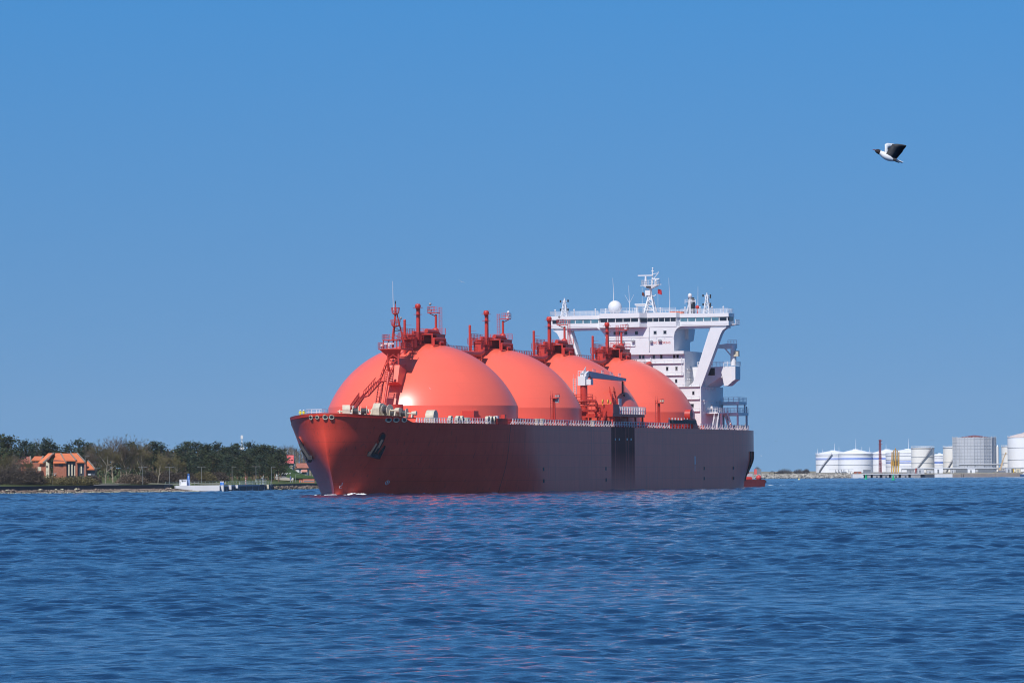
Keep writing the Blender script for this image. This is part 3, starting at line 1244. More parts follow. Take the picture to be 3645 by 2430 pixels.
for zz, rr in ((35.6, 0.85), (38.2, 0.72)):
    fm.lathe((FX, FY, zz), [(0.1, -0.35), (rr * 0.7, -0.25), (rr, 0.0), (0.1, 0.02)], n=12)
    for k in range(12):
        a = 2 * math.pi * k / 12
        p = Vector((FX + rr * math.cos(a), FY + rr * math.sin(a), zz))
        q = Vector((FX + rr * 1.25 * math.cos(a), FY + rr * 1.25 * math.sin(a), zz + 1.15))
        fm.bar(p, q, 0.08)
        a2 = 2 * math.pi * (k + 1) / 12
        q2 = Vector((FX + rr * 1.25 * math.cos(a2), FY + rr * 1.25 * math.sin(a2), zz + 1.15))
        fm.bar(q, q2, 0.08)
fo = fm.build('foremast', M_red, ship)
m = MB()
m.cyl((FX + 0.2, FY - 0.35, 38.6), (FX + 0.35, FY - 0.4, 41.5), 0.09, 0.06, n=6)
m.cyl((FX + 0.35, FY - 0.4, 41.5), (FX + 0.45, FY - 0.42, 45.0), 0.06, 0.04, n=6)
m.build('whip_aerial', M_white, fo)
m = MB()
m.cyl((FX, FY, 40.2), (FX, FY, 40.8), 0.13, n=8)
m.build('mast_lantern', M_black, fo)
m = MB()
m.ball((FX - 0.8, FY + 0.9, 37.2), 0.3, n=8, m=6)
m.build('searchlight', M_steel, fo)
m = MB()
m.box((FX + 1.6, FY - 0.9, 31.75), (0.35, 2.2, 0.3))
m.cyl((FX + 1.6, FY - 0.9, 30.7), (FX + 1.6, FY - 0.9, 31.6), 0.28, 0.2, n=8)
m.ball((FX + 1.6, FY - 2.5, 31.3), 0.38, n=8, m=6)
m.build('radar_scanner', M_white, fo)

ST = [sp(1256, 1458, y=-0.8), sp(1287, 1414, y=-0.8), sp(1303, 1409, y=-0.8), sp(1346, 1361, y=-0.8), sp(1362, 1356, y=-0.8), sp(1397, 1268, y=-0.8)]
m = MB()
m.stair(ST[0], ST[1], 1.3, (0.3, 0.95, 0), r=0.11)
m.bar(ST[1], ST[2], 1.2, 0.2)
m.stair(ST[2], ST[3], 1.3, (0.3, 0.95, 0), r=0.11)
m.bar(ST[3], ST[4], 1.6, 0.2)
m.stair(ST[4] + Vector((0, 0.4, 0)), ST[5] + Vector((0, 0.4, 0)), 1.9, (0, 1, 0), n=18, r=0.11)
m.build('tank_stair', M_red, ship)
m = MB()
L1, L2 = sp(1354, 1366, y=-0.2), sp(1337, 1474, y=-0.2)
for k in (-0.35, 0.35):
    m.cyl(L1 + Vector((0, k, 0)), L2 + Vector((0, k, 0)), 0.13, n=6)
    for t in range(8):
        q = L1.lerp(L2, (t + 0.5) / 8)
        m.bar(q - Vector((0, 0.35, 0)), q + Vector((0, 0.35, 0)), 0.09)
L3, L4 = sp(1385, 1322, y=0.8), sp(1366, 1448, y=0.8)
m.cyl(L3, L4, 0.3, n=8)
m.cyl(L3, sp(1380, 1290, y=0.8), 0.3, n=8)
m.cyl(L3 + Vector((0, -0.9, 0)), L4 + Vector((0, -0.9, 0)), 0.14, n=6)
m.build('stair_support', M_red, ship)

# ------------------------------------------------------------------ hose crane and manifold
CX, CY = -63.0, 16.2
m = MB()
m.cyl((CX, CY, DECK), (CX, CY, 24.0), 0.85, 0.8, n=18)
m.cyl((CX, CY, 20.6), (CX, CY, 20.75), 2.1, n=14)
pr_ = [Vector((CX + 2.0 * math.cos(a), CY + 2.0 * math.sin(a), 20.75)) for a in [k * math.pi / 5 for k in range(11)]]
m.rail(pr_, h=1.2, step=1.3, r=0.05, bars=2)
for k in range(4):
    a = k * math.pi / 2 + 0.4
    m.bar((CX + 0.8 * math.cos(a), CY + 0.8 * math.sin(a), 19.6), (CX + 1.9 * math.cos(a), CY + 1.9 * math.sin(a), 20.6), 0.16)
co = m.build('hose_crane', M_red, ship)
m = MB()
m.bb((CX - 1.2, CY - 1.1, 24.0), (CX + 1.1, CY + 0.7, 26.1))
m.bb((CX - 0.9, CY + 0.9, 24.1), (CX + 0.9, CY + 1.9, 25.4))
m.prism([(CX + 0.9, CY - 0.6, 26.1), (CX + 0.9, CY - 0.6, 26.7), (CX - 1.2, CY - 0.6, 27.3), (CX - 1.4, CY - 0.6, 26.1)], (0, 1.5, 0))
m.rail([Vector((CX + 1.0, CY - 1.0, 26.1)), Vector((CX + 1.0, CY + 0.3, 26.1)), Vector((CX - 0.6, CY + 0.3, 27.0))], h=1.2, step=0.7, r=0.05, bars=2)
m.rail([Vector((CX + 0.9, CY + 1.9, 24.1)), Vector((CX - 0.9, CY + 1.9, 24.1))], h=1.1, step=0.7, r=0.05, bars=2)
m.stair((CX + 1.4, CY - 1.7, 22.0), (CX + 1.4, CY - 1.7, 25.6), 0.7, (0, 1, 0), n=9, r=0.06)
m.build('crane_house', M_white, co)
m = MB()
jr, je = Vector((CX - 1.0, CY + 0.4, 26.7)), Vector((CX - 24.5, CY + 2.0, 25.7))
for s in (-0.45, 0.45):
    m.prism([jr + Vector((0, s, 0.6)), jr + Vector((-1.5, s, -0.9)), je + Vector((0, s, -0.35)), je + Vector((0, s, 0.3))], (0, 0.1, 0))
m.prism([jr + Vector((0, -0.45, 0.6)), jr + Vector((0, 0.55, 0.6)), je + Vector((0, 0.55, 0.3)), je + Vector((0, -0.45, 0.3))], (0, 0, -0.08))
m.bar((CX - 1.1, CY + 0.3, 24.6), jr + Vector((-4.0, 0, -0.9)), 0.35)
for k in (0.12, 0.35, 0.58, 0.8):
    q = jr.lerp(je, k) + Vector((0, 0.4, 0.5))
    m.rail([q, q + Vector((-1.6, 0.05, -0.1))], h=0.7, step=0.8, r=0.05, bars=1)
m.build('crane_jib', mat('pale_blue_grey_paint', (0.42, 0.46, 0.52), rough=0.5, var=0.05), co)
m = MB()
for s in (-0.3, 0.3):
    m.bar(je + Vector((0.3, s, 0)), je + Vector((0.4, s, -4.6)), 0.10)
m.bar(je + Vector((0.5, 0, -3.4)), je + Vector((0.5, 0, -5.2)), 0.55)
m.bar(je + Vector((1.1, 0, -0.4)), je + Vector((1.1, 0, -3.2)), 0.4)
m.build('crane_hook', M_black, co)

# manifold platform over the port rail
m = MB()
m.bb((-86.0, 17.2, 16.9), (-61.2, 23.6, 17.5))
m.bb((-66.0, 20.2, 17.5), (-61.2, 23.7, 19.6))
m.bb((-58.5, 20.2, 16.6), (-61.2, 15.0, 17.0))
for x in (-62, -68, -74, -80, -85.5):
    m.bar((x, 23.2, DECK), (x, 23.2, 16.9), 0.4)
    m.bar((x, 18.0, DECK), (x, 18.0, 16.9), 0.5)
m.stair((-57.5, 21.6, DECK), (-61.0, 21.6, 17.2), 1.1, (0, 1, 0), r=0.08)
m.stair((-79.0, 19.4, 17.5), (-81.0, 17.2, 23.0), 1.2, (0.3, 0.9, 0), r=0.08)
mo = m.build('manifold_platform', M_red, ship)
m = MB()
m.rail([Vector((-66.0, 23.7, 17.5)), Vector((-86.0, 23.7, 17.5)), Vector((-86.0, 18, 17.5))], h=1.7, step=1.35, r=0.05, bars=2, rp=0.12)
m.build('manifold_railing', M_white, mo)
m = MB()
for k, x in enumerate((-68, -70.5, -73, -75.5, -78)):
    m.tube([(x, 17.0, 18.3), (x, 22.6, 18.3)], 0.34, n=10)
    m.cyl((x, 22.5, 18.3), (x, 22.9, 18.3), 0.55, n=12)
for x, z0 in ((-59.3, 18.2), (-60.2, 19.4), (-59.8, 20.4)):
    m.tube([(x, 15.6, z0), (x, 20.0, z0), (x - 1.2, 20.0, z0 - 1.0)], 0.28, n=8)
    m.rail([Vector((x + 1, 17, z0)), Vector((x + 1, 20.4, z0))], h=1.0, step=0.8, r=0.05, bars=2)
m.tube([(-66, 19.5, 19.0), (-86, 19.0, 19.0)], 0.4, n=8)
m.build('manifold_pipes', M_red, mo)
m = MB()
m.box((-72.0, 22.0, 20.3), (1.9, 0.12, 1.6))
m.bar((-72.0, 22.0, 17.5), (-72.0, 22.0, 19.5), 0.15)
m.build('notice_board', mat('pale_grey_board', (0.6, 0.6, 0.62), rough=0.5), mo)
M_yellow = mat('yellow_paint', (0.75, 0.45, 0.03), rough=0.5)
for x, z0 in ((-60.5, 20.3), (-64.5, 20.3), (-66.5, 19.9)):
    m = MB()
    m.cyl((x, 21.4, z0), (x, 21.55, z0), 0.45, n=12)
    m.bar((x, 21.4, z0 - 0.9), (x, 21.4, z0), 0.12)
    m.build('valve_wheel', M_yellow, mo)
# ------------------------------------------------------------------ accommodation block and bridge
M_frame = mat('window_rim_grey', (0.45, 0.46, 0.48), rough=0.5, var=0.05)
M_skyglass = mat('sky_coloured_glass', (0.09, 0.20, 0.26), rough=0.12, var=0.3, scale=0.5)  # sky showing through the wing panes is put into this colour
M_redtext = mat('red_lettering', (0.55, 0.03, 0.03), rough=0.5, var=0.05)
XF = -162.0
m = MB()
m.bb((-182, -15.1, 14.5), (XF, 15.1, 25.4))
m.bb((-184.0, -13.0, 14.5), (-182, 13.0, 22.0))
m.bb((-180, -10.95, 25.4), (XF, 10.95, 33.5))
m.build('lower_house', M_white, ship)
m = MB()
m.bb((-178.5, -11.4, 33.5), (XF + 1.0, 11.0, 34.25))
for z, y0, y1 in ((31.2, -4, 10.6), (28.2, 0, 10.6), (25.3, 4, 14.8), (22.2, 6, 14.8), (19.2, 8, 14.8)):
    m.bb((XF + 0.002, y0, z), (XF + 0.45, y1, z + 0.12))
    m.rail([Vector((XF + 0.42, y0, z + 0.12)), Vector((XF + 0.42, y1, z + 0.12))], h=0.9, step=2.3, r=0.025, bars=2)
m.build('deck_ledge', M_white, ship)
m = MB()
prof = [(XF + 1.0, y, z) for y, z in ((-9.2, 34.25), (8.55, 34.25), (8.55, 38.0), (8.75, 39.0), (9.3, 39.8), (10.3, 40.4), (-11.6, 40.4), (-10.5, 39.6), (-9.6, 38.6), (-9.25, 37.4))]
m.prism(prof, (-0.8, 0, 0))
m.bb((-174, -8.5, 34.25), (XF + 0.2, 8.5, 40.4))
m.bb((-181, -6.5, 34.25), (-174, 6.8, 40.2))
m.prism([(-174, 8.5, 40.2), (-180, 8.5, 40.2), (-178.5, 8.5, 37.2), (-174, 8.5, 36.6)], (0, -2, 0))
m.bb((-172, 8.5, 37.3), (-171.2, 9.3, 40.2))
m.build('upper_house', M_white, ship)
# bridge
m = MB()
m.bb((-167.2, -24.4, 40.4), (XF, 22.4, 41.55))          # lower band of the wings
m.bb((-167.2, -24.4, 42.55), (XF, 22.4, 43.5))          # upper band
m.bb((-166.9, -24.1, 41.55), (XF - 0.25, 22.1, 42.55))  # wall behind the panes
m.bb((-166.6, -23.4, 39.85), (XF - 0.6, 21.6, 40.4))    # beam under the wings
m.prism([(XF, -11.2, 40.3), (XF + 3.0, -10.2, 40.3), (XF + 3.0, 0.2, 40.3), (XF + 1.1, 1.6, 40.3), (XF + 1.1, 9.2, 40.3), (XF, 9.8, 40.3)], (0, 0, 1.3))
m.prism([(XF, -11.2, 42.6), (XF + 3.0, -10.2, 42.6), (XF + 3.0, 0.2, 42.6), (XF + 1.1, 1.6, 42.6), (XF + 1.1, 9.2, 42.6), (XF, 9.8, 42.6)], (0, 0, 1.25))
m.prism([(XF - 0.2, -11.0, 41.6), (XF + 2.8, -10.05, 41.6), (XF + 2.8, 0.1, 41.6), (XF + 0.9, 1.5, 41.6), (XF + 0.9, 9.1, 41.6), (XF - 0.2, 9.6, 41.6)], (0, 0, 1.0))
m.bb((-171.5, -10.5, 40.4), (-167.2, 10.5, 43.3))
m.bb((-167.6, 22.4, 40.6), (-164.0, 23.6, 40.8))
m.rail([Vector((-164.0, 23.6, 40.8)), Vector((-167.6, 23.6, 40.8))], h=1.1, step=0.9, r=0.05, bars=3)
for k in range(11):
    y = -23.2 + k * 1.15
    m.bar((XF + 0.05, y, 42.6), (XF + 0.05, y - 0.3, 43.4), 0.07)
m.bb((XF - 0.002, -24.0, 40.75), (XF + 0.05, 22.0, 40.82))
m.build('bridge', M_white, ship)


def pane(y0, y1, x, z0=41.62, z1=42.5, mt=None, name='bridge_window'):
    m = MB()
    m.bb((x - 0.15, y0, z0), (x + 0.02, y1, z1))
    m.build(name, mt or M_skyglass, brg)


brg = [o for o in ship.children if o.name.startswith('bridge')][0]
W = 2.05
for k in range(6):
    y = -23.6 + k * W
    pane(y, y + W - 0.28, XF - 0.12, mt=M_glass if k == 0 else M_skyglass)
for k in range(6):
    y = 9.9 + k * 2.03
    pane(y, y + 2.03 - 0.26, XF - 0.12, mt=M_glass if k == 5 else M_skyglass)
for k in range(5):
    y = -10.0 + k * 2.0
    pane(y, y + 1.78, XF + 2.9, 41.5, 42.7, M_glass)
for k in range(5):
    y = 1.7 + k * 1.5
    pane(y, y + 1.3, XF + 1.0, 41.55, 42.6, M_glass)
# slanting side panes of the centre part
m = MB()
m.prism([(XF + 0.3, -10.95, 41.55), (XF + 2.75, -10.2, 41.55), (XF + 2.75, -10.2, 42.6), (XF + 0.3, -10.95, 42.6)], (0.02, -0.12, 0))
m.build('bridge_window', M_glass, brg)
m = MB()
m.prism([(XF + 2.8, 0.35, 41.55), (XF + 1.2, 1.5, 41.55), (XF + 1.2, 1.5, 42.6), (XF + 2.8, 0.35, 42.6)], (0.1, 0.1, 0))
m.build('bridge_window', M_glass, brg)
m = MB()
m.bb((-166.5, 22.3, 41.6), (-162.6, 22.45, 42.6))
m.build('bridge_window', M_glass, brg)

# windows of the house
hs = [o for o in ship.children if o.name.startswith('lower_house')][0]
uh = [o for o in ship.children if o.name.startswith('upper_house')][0]


def hwin(y, z, w=0.55, h=0.85, x=XF, par=None):
    m = MB()
    m.bb((x - 0.1, y - w / 2, z - h / 2), (x + 0.04, y + w / 2, z + h / 2), mi=1)
    for a, b in (((y - w / 2 - 0.07, z + h / 2), (y + w / 2 + 0.07, z + h / 2 + 0.08)), ((y - w / 2 - 0.07, z - h / 2 - 0.08), (y + w / 2 + 0.07, z - h / 2))):
        m.bb((x - 0.1, a[0], a[1]), (x + 0.07, b[0], b[1]), mi=0)
    m.build('window', [M_frame, M_glass], par or hs)


for y, z in ((-0.65, 33.0 - 0.1), (0.23, 32.9), (2.94, 32.9), (4.91, 32.9), (8.27, 32.9), (9.14, 32.9), (6.41, 29.9), (8.82, 29.9), (8.72, 26.8), (13.13, 23.75)):
    hwin(y, z)
hwin(12.6, 20.6, 1.2, 0.9)
for y, z in ((3.65, 38.9), (6.21, 38.95), (-1.2, 38.9), (-4.0, 38.9), (-5.9, 38.9), (-6.8, 38.9)):
    hwin(y, z, 0.75, 0.75, XF + 1.0, uh)
# NO SMOKING, twice
for yc in (5.35, -7.2):
    me = text_mesh('NO SMOKING', 0.78, 0.02)
    me.materials.append(M_redtext)
    o = bpy.data.objects.new('lettering', me)
    col.objects.link(o)
    o.parent = uh
    o.rotation_euler = (math.pi / 2, 0, math.pi / 2)
    o.location = (XF + 1.03, yc, 36.1)
    o.scale = (0.92, 1, 1)
# pipes and lamps on the front
m = MB()
m.tube([(XF + 1.15, 2.1, 40.3), (XF + 1.15, 2.1, 34.3)], 0.12)
m.tube([(XF + 0.15, 10.2, 33.4), (XF + 0.15, 10.2, 28.4)], 0.09)
m.tube([(XF + 0.2, 2.2, 33.9), (XF + 0.2, 2.2, 31.8), (XF + 0.2, 0.3, 31.7)], 0.12)
m.tube([(XF + 1.15, -9, 37.2), (XF + 1.15, -1.6, 37.2), (XF + 1.15, -1.6, 35.6), (XF + 1.15, -6.4, 35.6)], 0.09)
m.rail([Vector((XF + 1.3, -9, 37.3)), Vector((XF + 1.3, 8.3, 37.5))], h=0.6, step=2.2, r=0.03, bars=1)
m.build('front_pipes', M_white, ship)
for y, z in ((-2.0, 36.9), (2.7, 36.7), (5.0, 36.9), (-4.6, 36.6)):
    m = MB()
    m.box((XF + 1.5, y, z), (0.5, 0.75, 0.45))
    m.bar((XF + 1.0, y, z + 0.3), (XF + 1.5, y, z + 0.3), 0.1)
    m.build('floodlight', M_steel, uh)

# wing struts
for s, y0, y1, yb0, yb1 in ((1, 17.9, 20.6, 12.9, 15.1), (-1, -22.2, -19.9, -17.2, -15.1)):
    m = MB()
    if s > 0:
        poly = [(y0 - 0.2, 39.9), (y1 + 1.2, 39.9), (y1 + 0.2, 39.2), (y1 - 0.35, 38.2), (yb1 + 0.1, 25.4), (yb0 - 1.0, 25.4), (yb0 + 0.3, 26.4)]
    else:
        poly = [(y1 + 0.2, 39.9), (y0 - 1.2, 39.9), (y0 - 0.2, 39.2), (y0 + 0.35, 38.2), (yb0 - 0.1, 25.4), (yb1 + 1.0, 25.4), (yb1 - 0.3, 26.4)]
    m.prism([(XF, y, z) for y, z in poly], (-1.3, 0, 0))
    m.prism([(XF - 1.3, y + (-0.5 * s), z) for y, z in poly], (-2.7, 0, 0))
    m.build('wing_strut', M_white, ship)

# things on the wheelhouse top
zt = 43.5
m = MB()
m.rail([Vector((-162.2, -24.2, zt)), Vector((-162.2, -11.6, zt))], h=1.15, step=1.6, r=0.035, bars=4)
m.rail([Vector((-162.2, 10, zt)), Vector((-162.2, 22.2, zt)), Vector((-166.8, 22.2, zt)), Vector((-166.8, -24.2, zt)), Vector((-162.2, -24.2, zt))], h=1.15, step=1.6, r=0.035, bars=4)
m.rail([Vector((-159.4, -10, zt + 0.4)), Vector((-159.4, 0, zt + 0.4)), Vector((-161.2, 2, zt + 0.4)), Vector((-161.2, 9, zt + 0.4))], h=1.15, step=1.6, r=0.035, bars=4)
m.build('bridge_top_railing', M_white, ship)
m = MB()
m.ball((-164, -7.7, 45.5), 1.72, n=28, m=18)
m.cyl((-164, -7.7, 43.3), (-164, -7.7, 44.2), 0.95, 1.0, n=14)
m.build('radome', M_white, ship)


def lattice(cx, cy, z0, z1, w0, w1, name, yards, lamps, par=ship):
    m = MB()
    n = 5
    c = [(1, 1), (1, -1), (-1, -1), (-1, 1)]
    lv = []
    for k in range(n + 1):
        t = k / n
        w = w0 + (w1 - w0) * t
        lv.append([Vector((cx + a * w, cy + b * w, z0 + (z1 - z0) * t)) for a, b in c])
    for k in range(n):
        for j in range(4):
            m.bar(lv[k][j], lv[k + 1][j], 0.17)
            m.bar(lv[k + 1][j], lv[k + 1][(j + 1) % 4], 0.10)
            m.bar(lv[k][j], lv[k + 1][(j + 1) % 4], 0.10)
    for z, hw in yards:
        m.bar((cx, cy - hw, z), (cx, cy + hw, z), 0.10)
    m.bar((cx, cy, z1 - 0.2), (cx, cy, z1 + 0.5), 0.22)
    o = m.build(name, M_white, par)
    for z, y in lamps:
        m = MB()
        m.cyl((cx + 0.2, cy + y, z - 0.28), (cx + 0.2, cy + y, z + 0.28), 0.2, n=8)
        m.build('signal_light', M_black, o)
    return o


zz = 43.5
lattice(-165, -21.3, zz, 47.6, 0.75, 0.14, 'signal_mast', [(47.3, 1.0), (46.6, 0.7), (45.6, 0.8), (44.9, 1.0)], [(47.3, -1.0), (47.4, 1.0), (45.2, -1.0), (45.2, 1.0)])
lattice(-165, 16.0, zz, 48.2, 0.75, 0.16, 'signal_mast', [(48.0, 0.95), (47.5, 0.6), (46.0, 0.9), (45.3, 0.8)], [(48.0, -0.95), (48.0, 0.95), (47.6, 0.95), (45.8, -0.95), (45.9, 0.95), (45.4, 0.95)])
# main radar mast
MX, MY = -164.0, 1.6
m = MB()
c = [(1, 1), (1, -1), (-1, -1), (-1, 1)]
for a, b in c:
    m.bar((MX + a * 1.3, MY + b * 1.45, 43.5), (MX + a * 0.35, MY + b * 0.35, 48.2), 0.28)
for z, w in ((44.6, 1.15), (46.0, 0.85), (47.2, 0.6)):
    for j in range(4):
        p, q = c[j], c[(j + 1) % 4]
        m.bar((MX + p[0] * w, MY + p[1] * w, z), (MX + q[0] * w, MY + q[1] * w, z), 0.2)
        m.bar((MX + p[0] * w, MY + p[1] * w, z), (MX + q[0] * w * 0.75, MY + q[1] * w * 0.75, z + 1.2), 0.14)
m.cyl((MX, MY, 47.2), (MX, MY, 50.3), 0.48, 0.4, n=10)
m.box((MX + 0.3, MY - 0.5, 48.9), (0.9, 1.3, 1.3))
m.prism([(MX + 0.9, MY - 2.0, 50.9), (MX + 0.9, MY + 2.3, 50.9), (MX + 0.7, MY + 0.5, 50.0), (MX + 0.7, MY - 0.5, 50.0)], (-1.6, 0, 0))
m.rail([Vector((MX - 0.7, MY - 2.0, 50.95)), Vector((MX + 0.9, MY - 2.0, 50.95)), Vector((MX + 0.9, MY + 2.3, 50.95)), Vector((MX - 0.7, MY + 2.3, 50.95))], h=1.1, step=0.9, r=0.05, bars=2)
m.bar((MX, MY - 2.6, 50.8), (MX, MY + 2.9, 51.0), 0.14)
m.cyl((MX, MY + 0.5, 50.9), (MX, MY + 0.65, 55.0), 0.24, 0.13, n=8)
m.ball((MX, MY + 0.65, 55.1), 0.22, n=8, m=6)
m.bar((MX, MY + 0.3, 54.4), (MX, MY + 1.0, 54.4), 0.12)
m.bar((MX, MY + 0.7, 53.7), (MX, MY + 2.1, 53.8), 0.14)
m.bar((MX, MY + 0.8, 52.4), (MX, MY + 2.0, 53.7), 0.12)
m.bar((MX, MY + 2.1, 53.8), (MX, MY + 2.1, 54.3), 0.14)
for y, z in ((-1.3, 47.9), (1.3, 48.2), (-1.0, 46.6), (-1.1, 49.6)):
    m.bar((MX, MY, z), (MX, MY + y, z), 0.1)
    m.ball((MX, MY + y, z + 0.15), 0.17, n=6, m=4)
rm = m.build('radar_mast', M_white, ship)
for y, z, L in ((-1.1, 53.3, 4.0), (1.5, 52.4, 2.0)):
    m = MB()
    m.cyl((MX + 0.3, MY + y, 50.9), (MX + 0.3, MY + y, z - 0.2), 0.42, 0.22, n=8)
    m.box((MX + 0.3, MY + y, z), (0.3, L, 0.26))
    m.build('radar_scanner', M_white, rm)
m = MB()
m.bb((MX + 0.85, MY - 0.85, 50.2), (MX + 1.0, MY + 0.4, 50.6))
m.build('name_board', M_black, rm)
# aerials
for y, z0, z1, x in ((-8.2, 47.0, 52.9, -164.5), (-3.9, 43.5, 51.0, -164), (6.6, 43.5, 52.6, -164), (13.6, 43.5, 50.4, -165)):
    m = MB()
    m.cyl((x, y, z0), (x, y + 0.05, z0 + (z1 - z0) * 0.4), 0.1, 0.09, n=6)
    m.cyl((x, y + 0.05, z0 + (z1 - z0) * 0.4), (x, y - 0.2 + 0.3 * (y > 10), z1), 0.06, 0.03, n=5)
    if y == -3.9:
        for d in (-1, 1):
            m.cyl((x, y, 46.5), (x, y + d * 1.2, 48.6), 0.04, 0.03, n=5)
    m.build('whip_aerial', M_white, ship)
m = MB()
m.cyl((-172, 9.9, 41.5), (-172, 9.9, 46.9), 0.95, 0.95, n=16)
m.lathe((-172, 9.9, 0), [(0.95, 45.3), (0.92, 46.6), (0.72, 47.9), (0.02, 47.85)], n=16)
m.build('exhaust_stack', mat('sooty_steel', (0.07, 0.075, 0.08), rough=0.4, var=0.3, metal=0.5), ship)
m = MB()
m.bb((-165, -0.4, 43.5), (-164.6, 0.0, 45.4))
m.bb((-165, -2.3, 43.5), (-164.6, -2.0, 45.6))
m.bb((-165.5, -2.6, 46.0), (-164.2, 0.6, 46.3))
m.bb((-165.3, -2.4, 45.6), (-164.4, 0.4, 46.0))
m.build('sensor_gantry', M_white, ship)
m = MB()
m.cyl((-164, 11.9, 43.5), (-164, 11.9, 47.6), 0.22, 0.18, n=8)
m.ball((-164, 11.9, 48.0), 0.55, n=10, m=8, sz=1.2)
m.bar((-164, 10.6, 46.6), (-164, 13.3, 46.7), 0.12)
m.rail([Vector((-164, 10.6, 46.0)), Vector((-164, 13.3, 46.0))], h=1.1, step=0.9, r=0.05, bars=2)
m.stair((-164.2, 11.0, 43.5), (-164.2, 11.8, 46), 0.5, (1, 0, 0), n=8, r=0.05)
m.build('satellite_dome', M_white, ship)
m = MB()
m.ball((-163.6, 13.9, 45.1), 0.5, n=10, m=8)
m.bar((-163.6, 13.9, 43.5), (-163.6, 13.9, 44.8), 0.2)
m.build('searchlight', M_red, ship)
m = MB()
m.bb((-164, 7.0, 43.55), (-162.6, 10.4, 44.1))
m.build('raft_canister', mat('orange_plastic', (0.75, 0.14, 0.03), rough=0.4), ship)
for y in (-23.0, -18.0, -12.4, -9.7, -2.0, 4.6, 11.0, 14.9, 18.0, 20.9):
    m = MB()
    m.cyl((-162.6, y, 43.5), (-162.6, y, 44.9), 0.13, n=6)
    m.ball((-162.6, y, 45.0), 0.24, n=8, m=6)
    m.build('deck_light', M_white, ship)

# ------------------------------------------------------------------ after decks on the port side
m = MB()                       # sponson with sloping underside
x1, x2 = -166.5, -171.0
pA = [sp(px, py, x=x1) for px, py in ((2563, 1303), (2603, 1303), (2604, 1360), (2590, 1372), (2578, 1373))]
m.prism(pA, (-4.5, 0, 0))
pB = [sp(px, py, x=x1 + 0.0) for px, py in ((2604, 1303), (2618, 1303), (2618, 1350), (2604, 1359))]
m.prism([p + Vector((0.6, 0.12, 0)) for p in pB], (-4.6, 0, 0))
q0 = pA[0]
m.bb((-180, 10.9, 27.6), (x1 - 0.5, q0.y + 0.3, q0.z - 0.1))
m.prism([(x1 - 0.6, 15.0, 25.4), (x1 - 0.6, 18.4, 27.6), (x1 - 0.6, 10.9, 27.6), (x1 - 0.6, 10.9, 25.4)], (-12, 0, 0))
spn = m.build('boat_sponson', M_white, ship)
m = MB()
zt2 = q0.z + 0.02
ys = sp(2618, 1303, x=x1).y
m.rail([Vector((x1 + 0.3, 13.0, zt2)), Vector((x1 + 0.3, ys, zt2)), Vector((-171, ys, zt2))], h=1.1, step=1.0, r=0.05, bars=3)
m.build('sponson_railing', M_white, spn)
m = MB()
p, q = sp(2545, 1335, x=-167.05), sp(2558, 1304, x=-167.05)
m.bb((-167.2, 15.5, 28.2), (-166.95, 17.3, 30.0))
m.build('window', M_glass, spn)
# provision crane
m = MB()
cb = sp(2611, 1300, x=-169)
m.cyl((-169, cb.y, cb.z), (-169, cb.y, cb.z + 5.0), 0.75, 0.7, n=12)
pc = m.build('provision_crane', M_white, ship)
m = MB()
m.prism([(-169, cb.y + 0.8, cb.z + 4.2), (-169, cb.y + 0.8, cb.z + 5.4), (-169, cb.y - 1.5, cb.z + 5.5), (-169, cb.y - 6.0, cb.z + 4.9), (-169, cb.y - 6.0, cb.z + 4.5), (-169, cb.y - 2.0, cb.z + 4.1)], (-0.7, 0, 0))
m.bar((-169.3, cb.y - 0.5, cb.z + 2.2), (-169.3, cb.y - 2.2, cb.z + 4.2), 0.3)
m.rail([Vector((-169, cb.y - 1.4, cb.z + 5.5)), Vector((-169, cb.y + 0.9, cb.z + 5.5))], h=0.8, step=0.7, r=0.05, bars=2)
m.build('crane_jib', M_white, pc)
m = MB()
m.bb((-168.9, cb.y + 0.4, cb.z + 2.2), (-167.8, cb.y + 1.6, cb.z + 3.6))
m.build('crane_cab', M_cream, pc)
# lower after platforms, pillars, stairs
m = MB()
zp = 19.0
m.bb((-185, 6, zp - 0.35), (-166.0, 18.2, zp))
m.bb((-187.0, 15.5, zp - 0.75), (-177.5, 20.3, zp + 0.02))
m.bb((-186.5, 10.0, 21.0), (-179.0, 20.0, 21.75))
for x, y in ((-170, 18.0), (-178, 20.0), (-186.3, 20.0), (-186.3, 15.0)):
    m.bar((x, y, DECK), (x, y, zp - 0.3), 0.45)
for x, y in ((-179.4, 19.6), (-186, 19.6)):
    m.bar((x, y, zp), (x, y, 21.3), 0.35)
m.bb((-183.5, 7, DECK), (-183, 15, zp - 0.3))
m.stair((-160.8, 18.8, DECK), (-168.6, 17.4, zp), 1.1, (0.1, 1, 0), r=0.1)
m.stair((-176.5, 18.6, DECK), (-173.0, 18.2, zp), 0.9, (0.3, 1, 0), r=0.08)
ap = m.build('after_platform', M_white, ship)
m = MB()
m.rail([Vector((-166, 9, zp)), Vector((-166.0, 18.2, zp)), Vector((-177.5, 18.2, zp)), Vector((-177.5, 20.2, zp)), Vector((-187, 20.2, zp))], h=1.15, step=1.3, r=0.05, bars=3)
m.rail([Vector((-179, 19.9, 21.75)), Vector((-186.5, 19.9, 21.75))], h=1.1, step=1.2, r=0.05, bars=3)
m.rail([Vector((-179, 11, 21.75)), Vector((-179, 19.9, 21.75))], h=1.1, step=1.2, r=0.05, bars=3)
m.build('platform_railing', M_white, ap)
m = MB()
for k in range(4):
    m.bar((-193 - k * 2, 18.2 - k * 0.8, DECK), (-193 - k * 2, 18.2 - k * 0.8, 17.5 - k * 0.6), 0.22)
m.bb((-204, 12, DECK), (-197, 15.6, 16.0))
m.bar((-187, 19.8, 20.5), (-196, 17.4, 15.5), 0.3)
m.build('stern_gear', M_steel, ship)
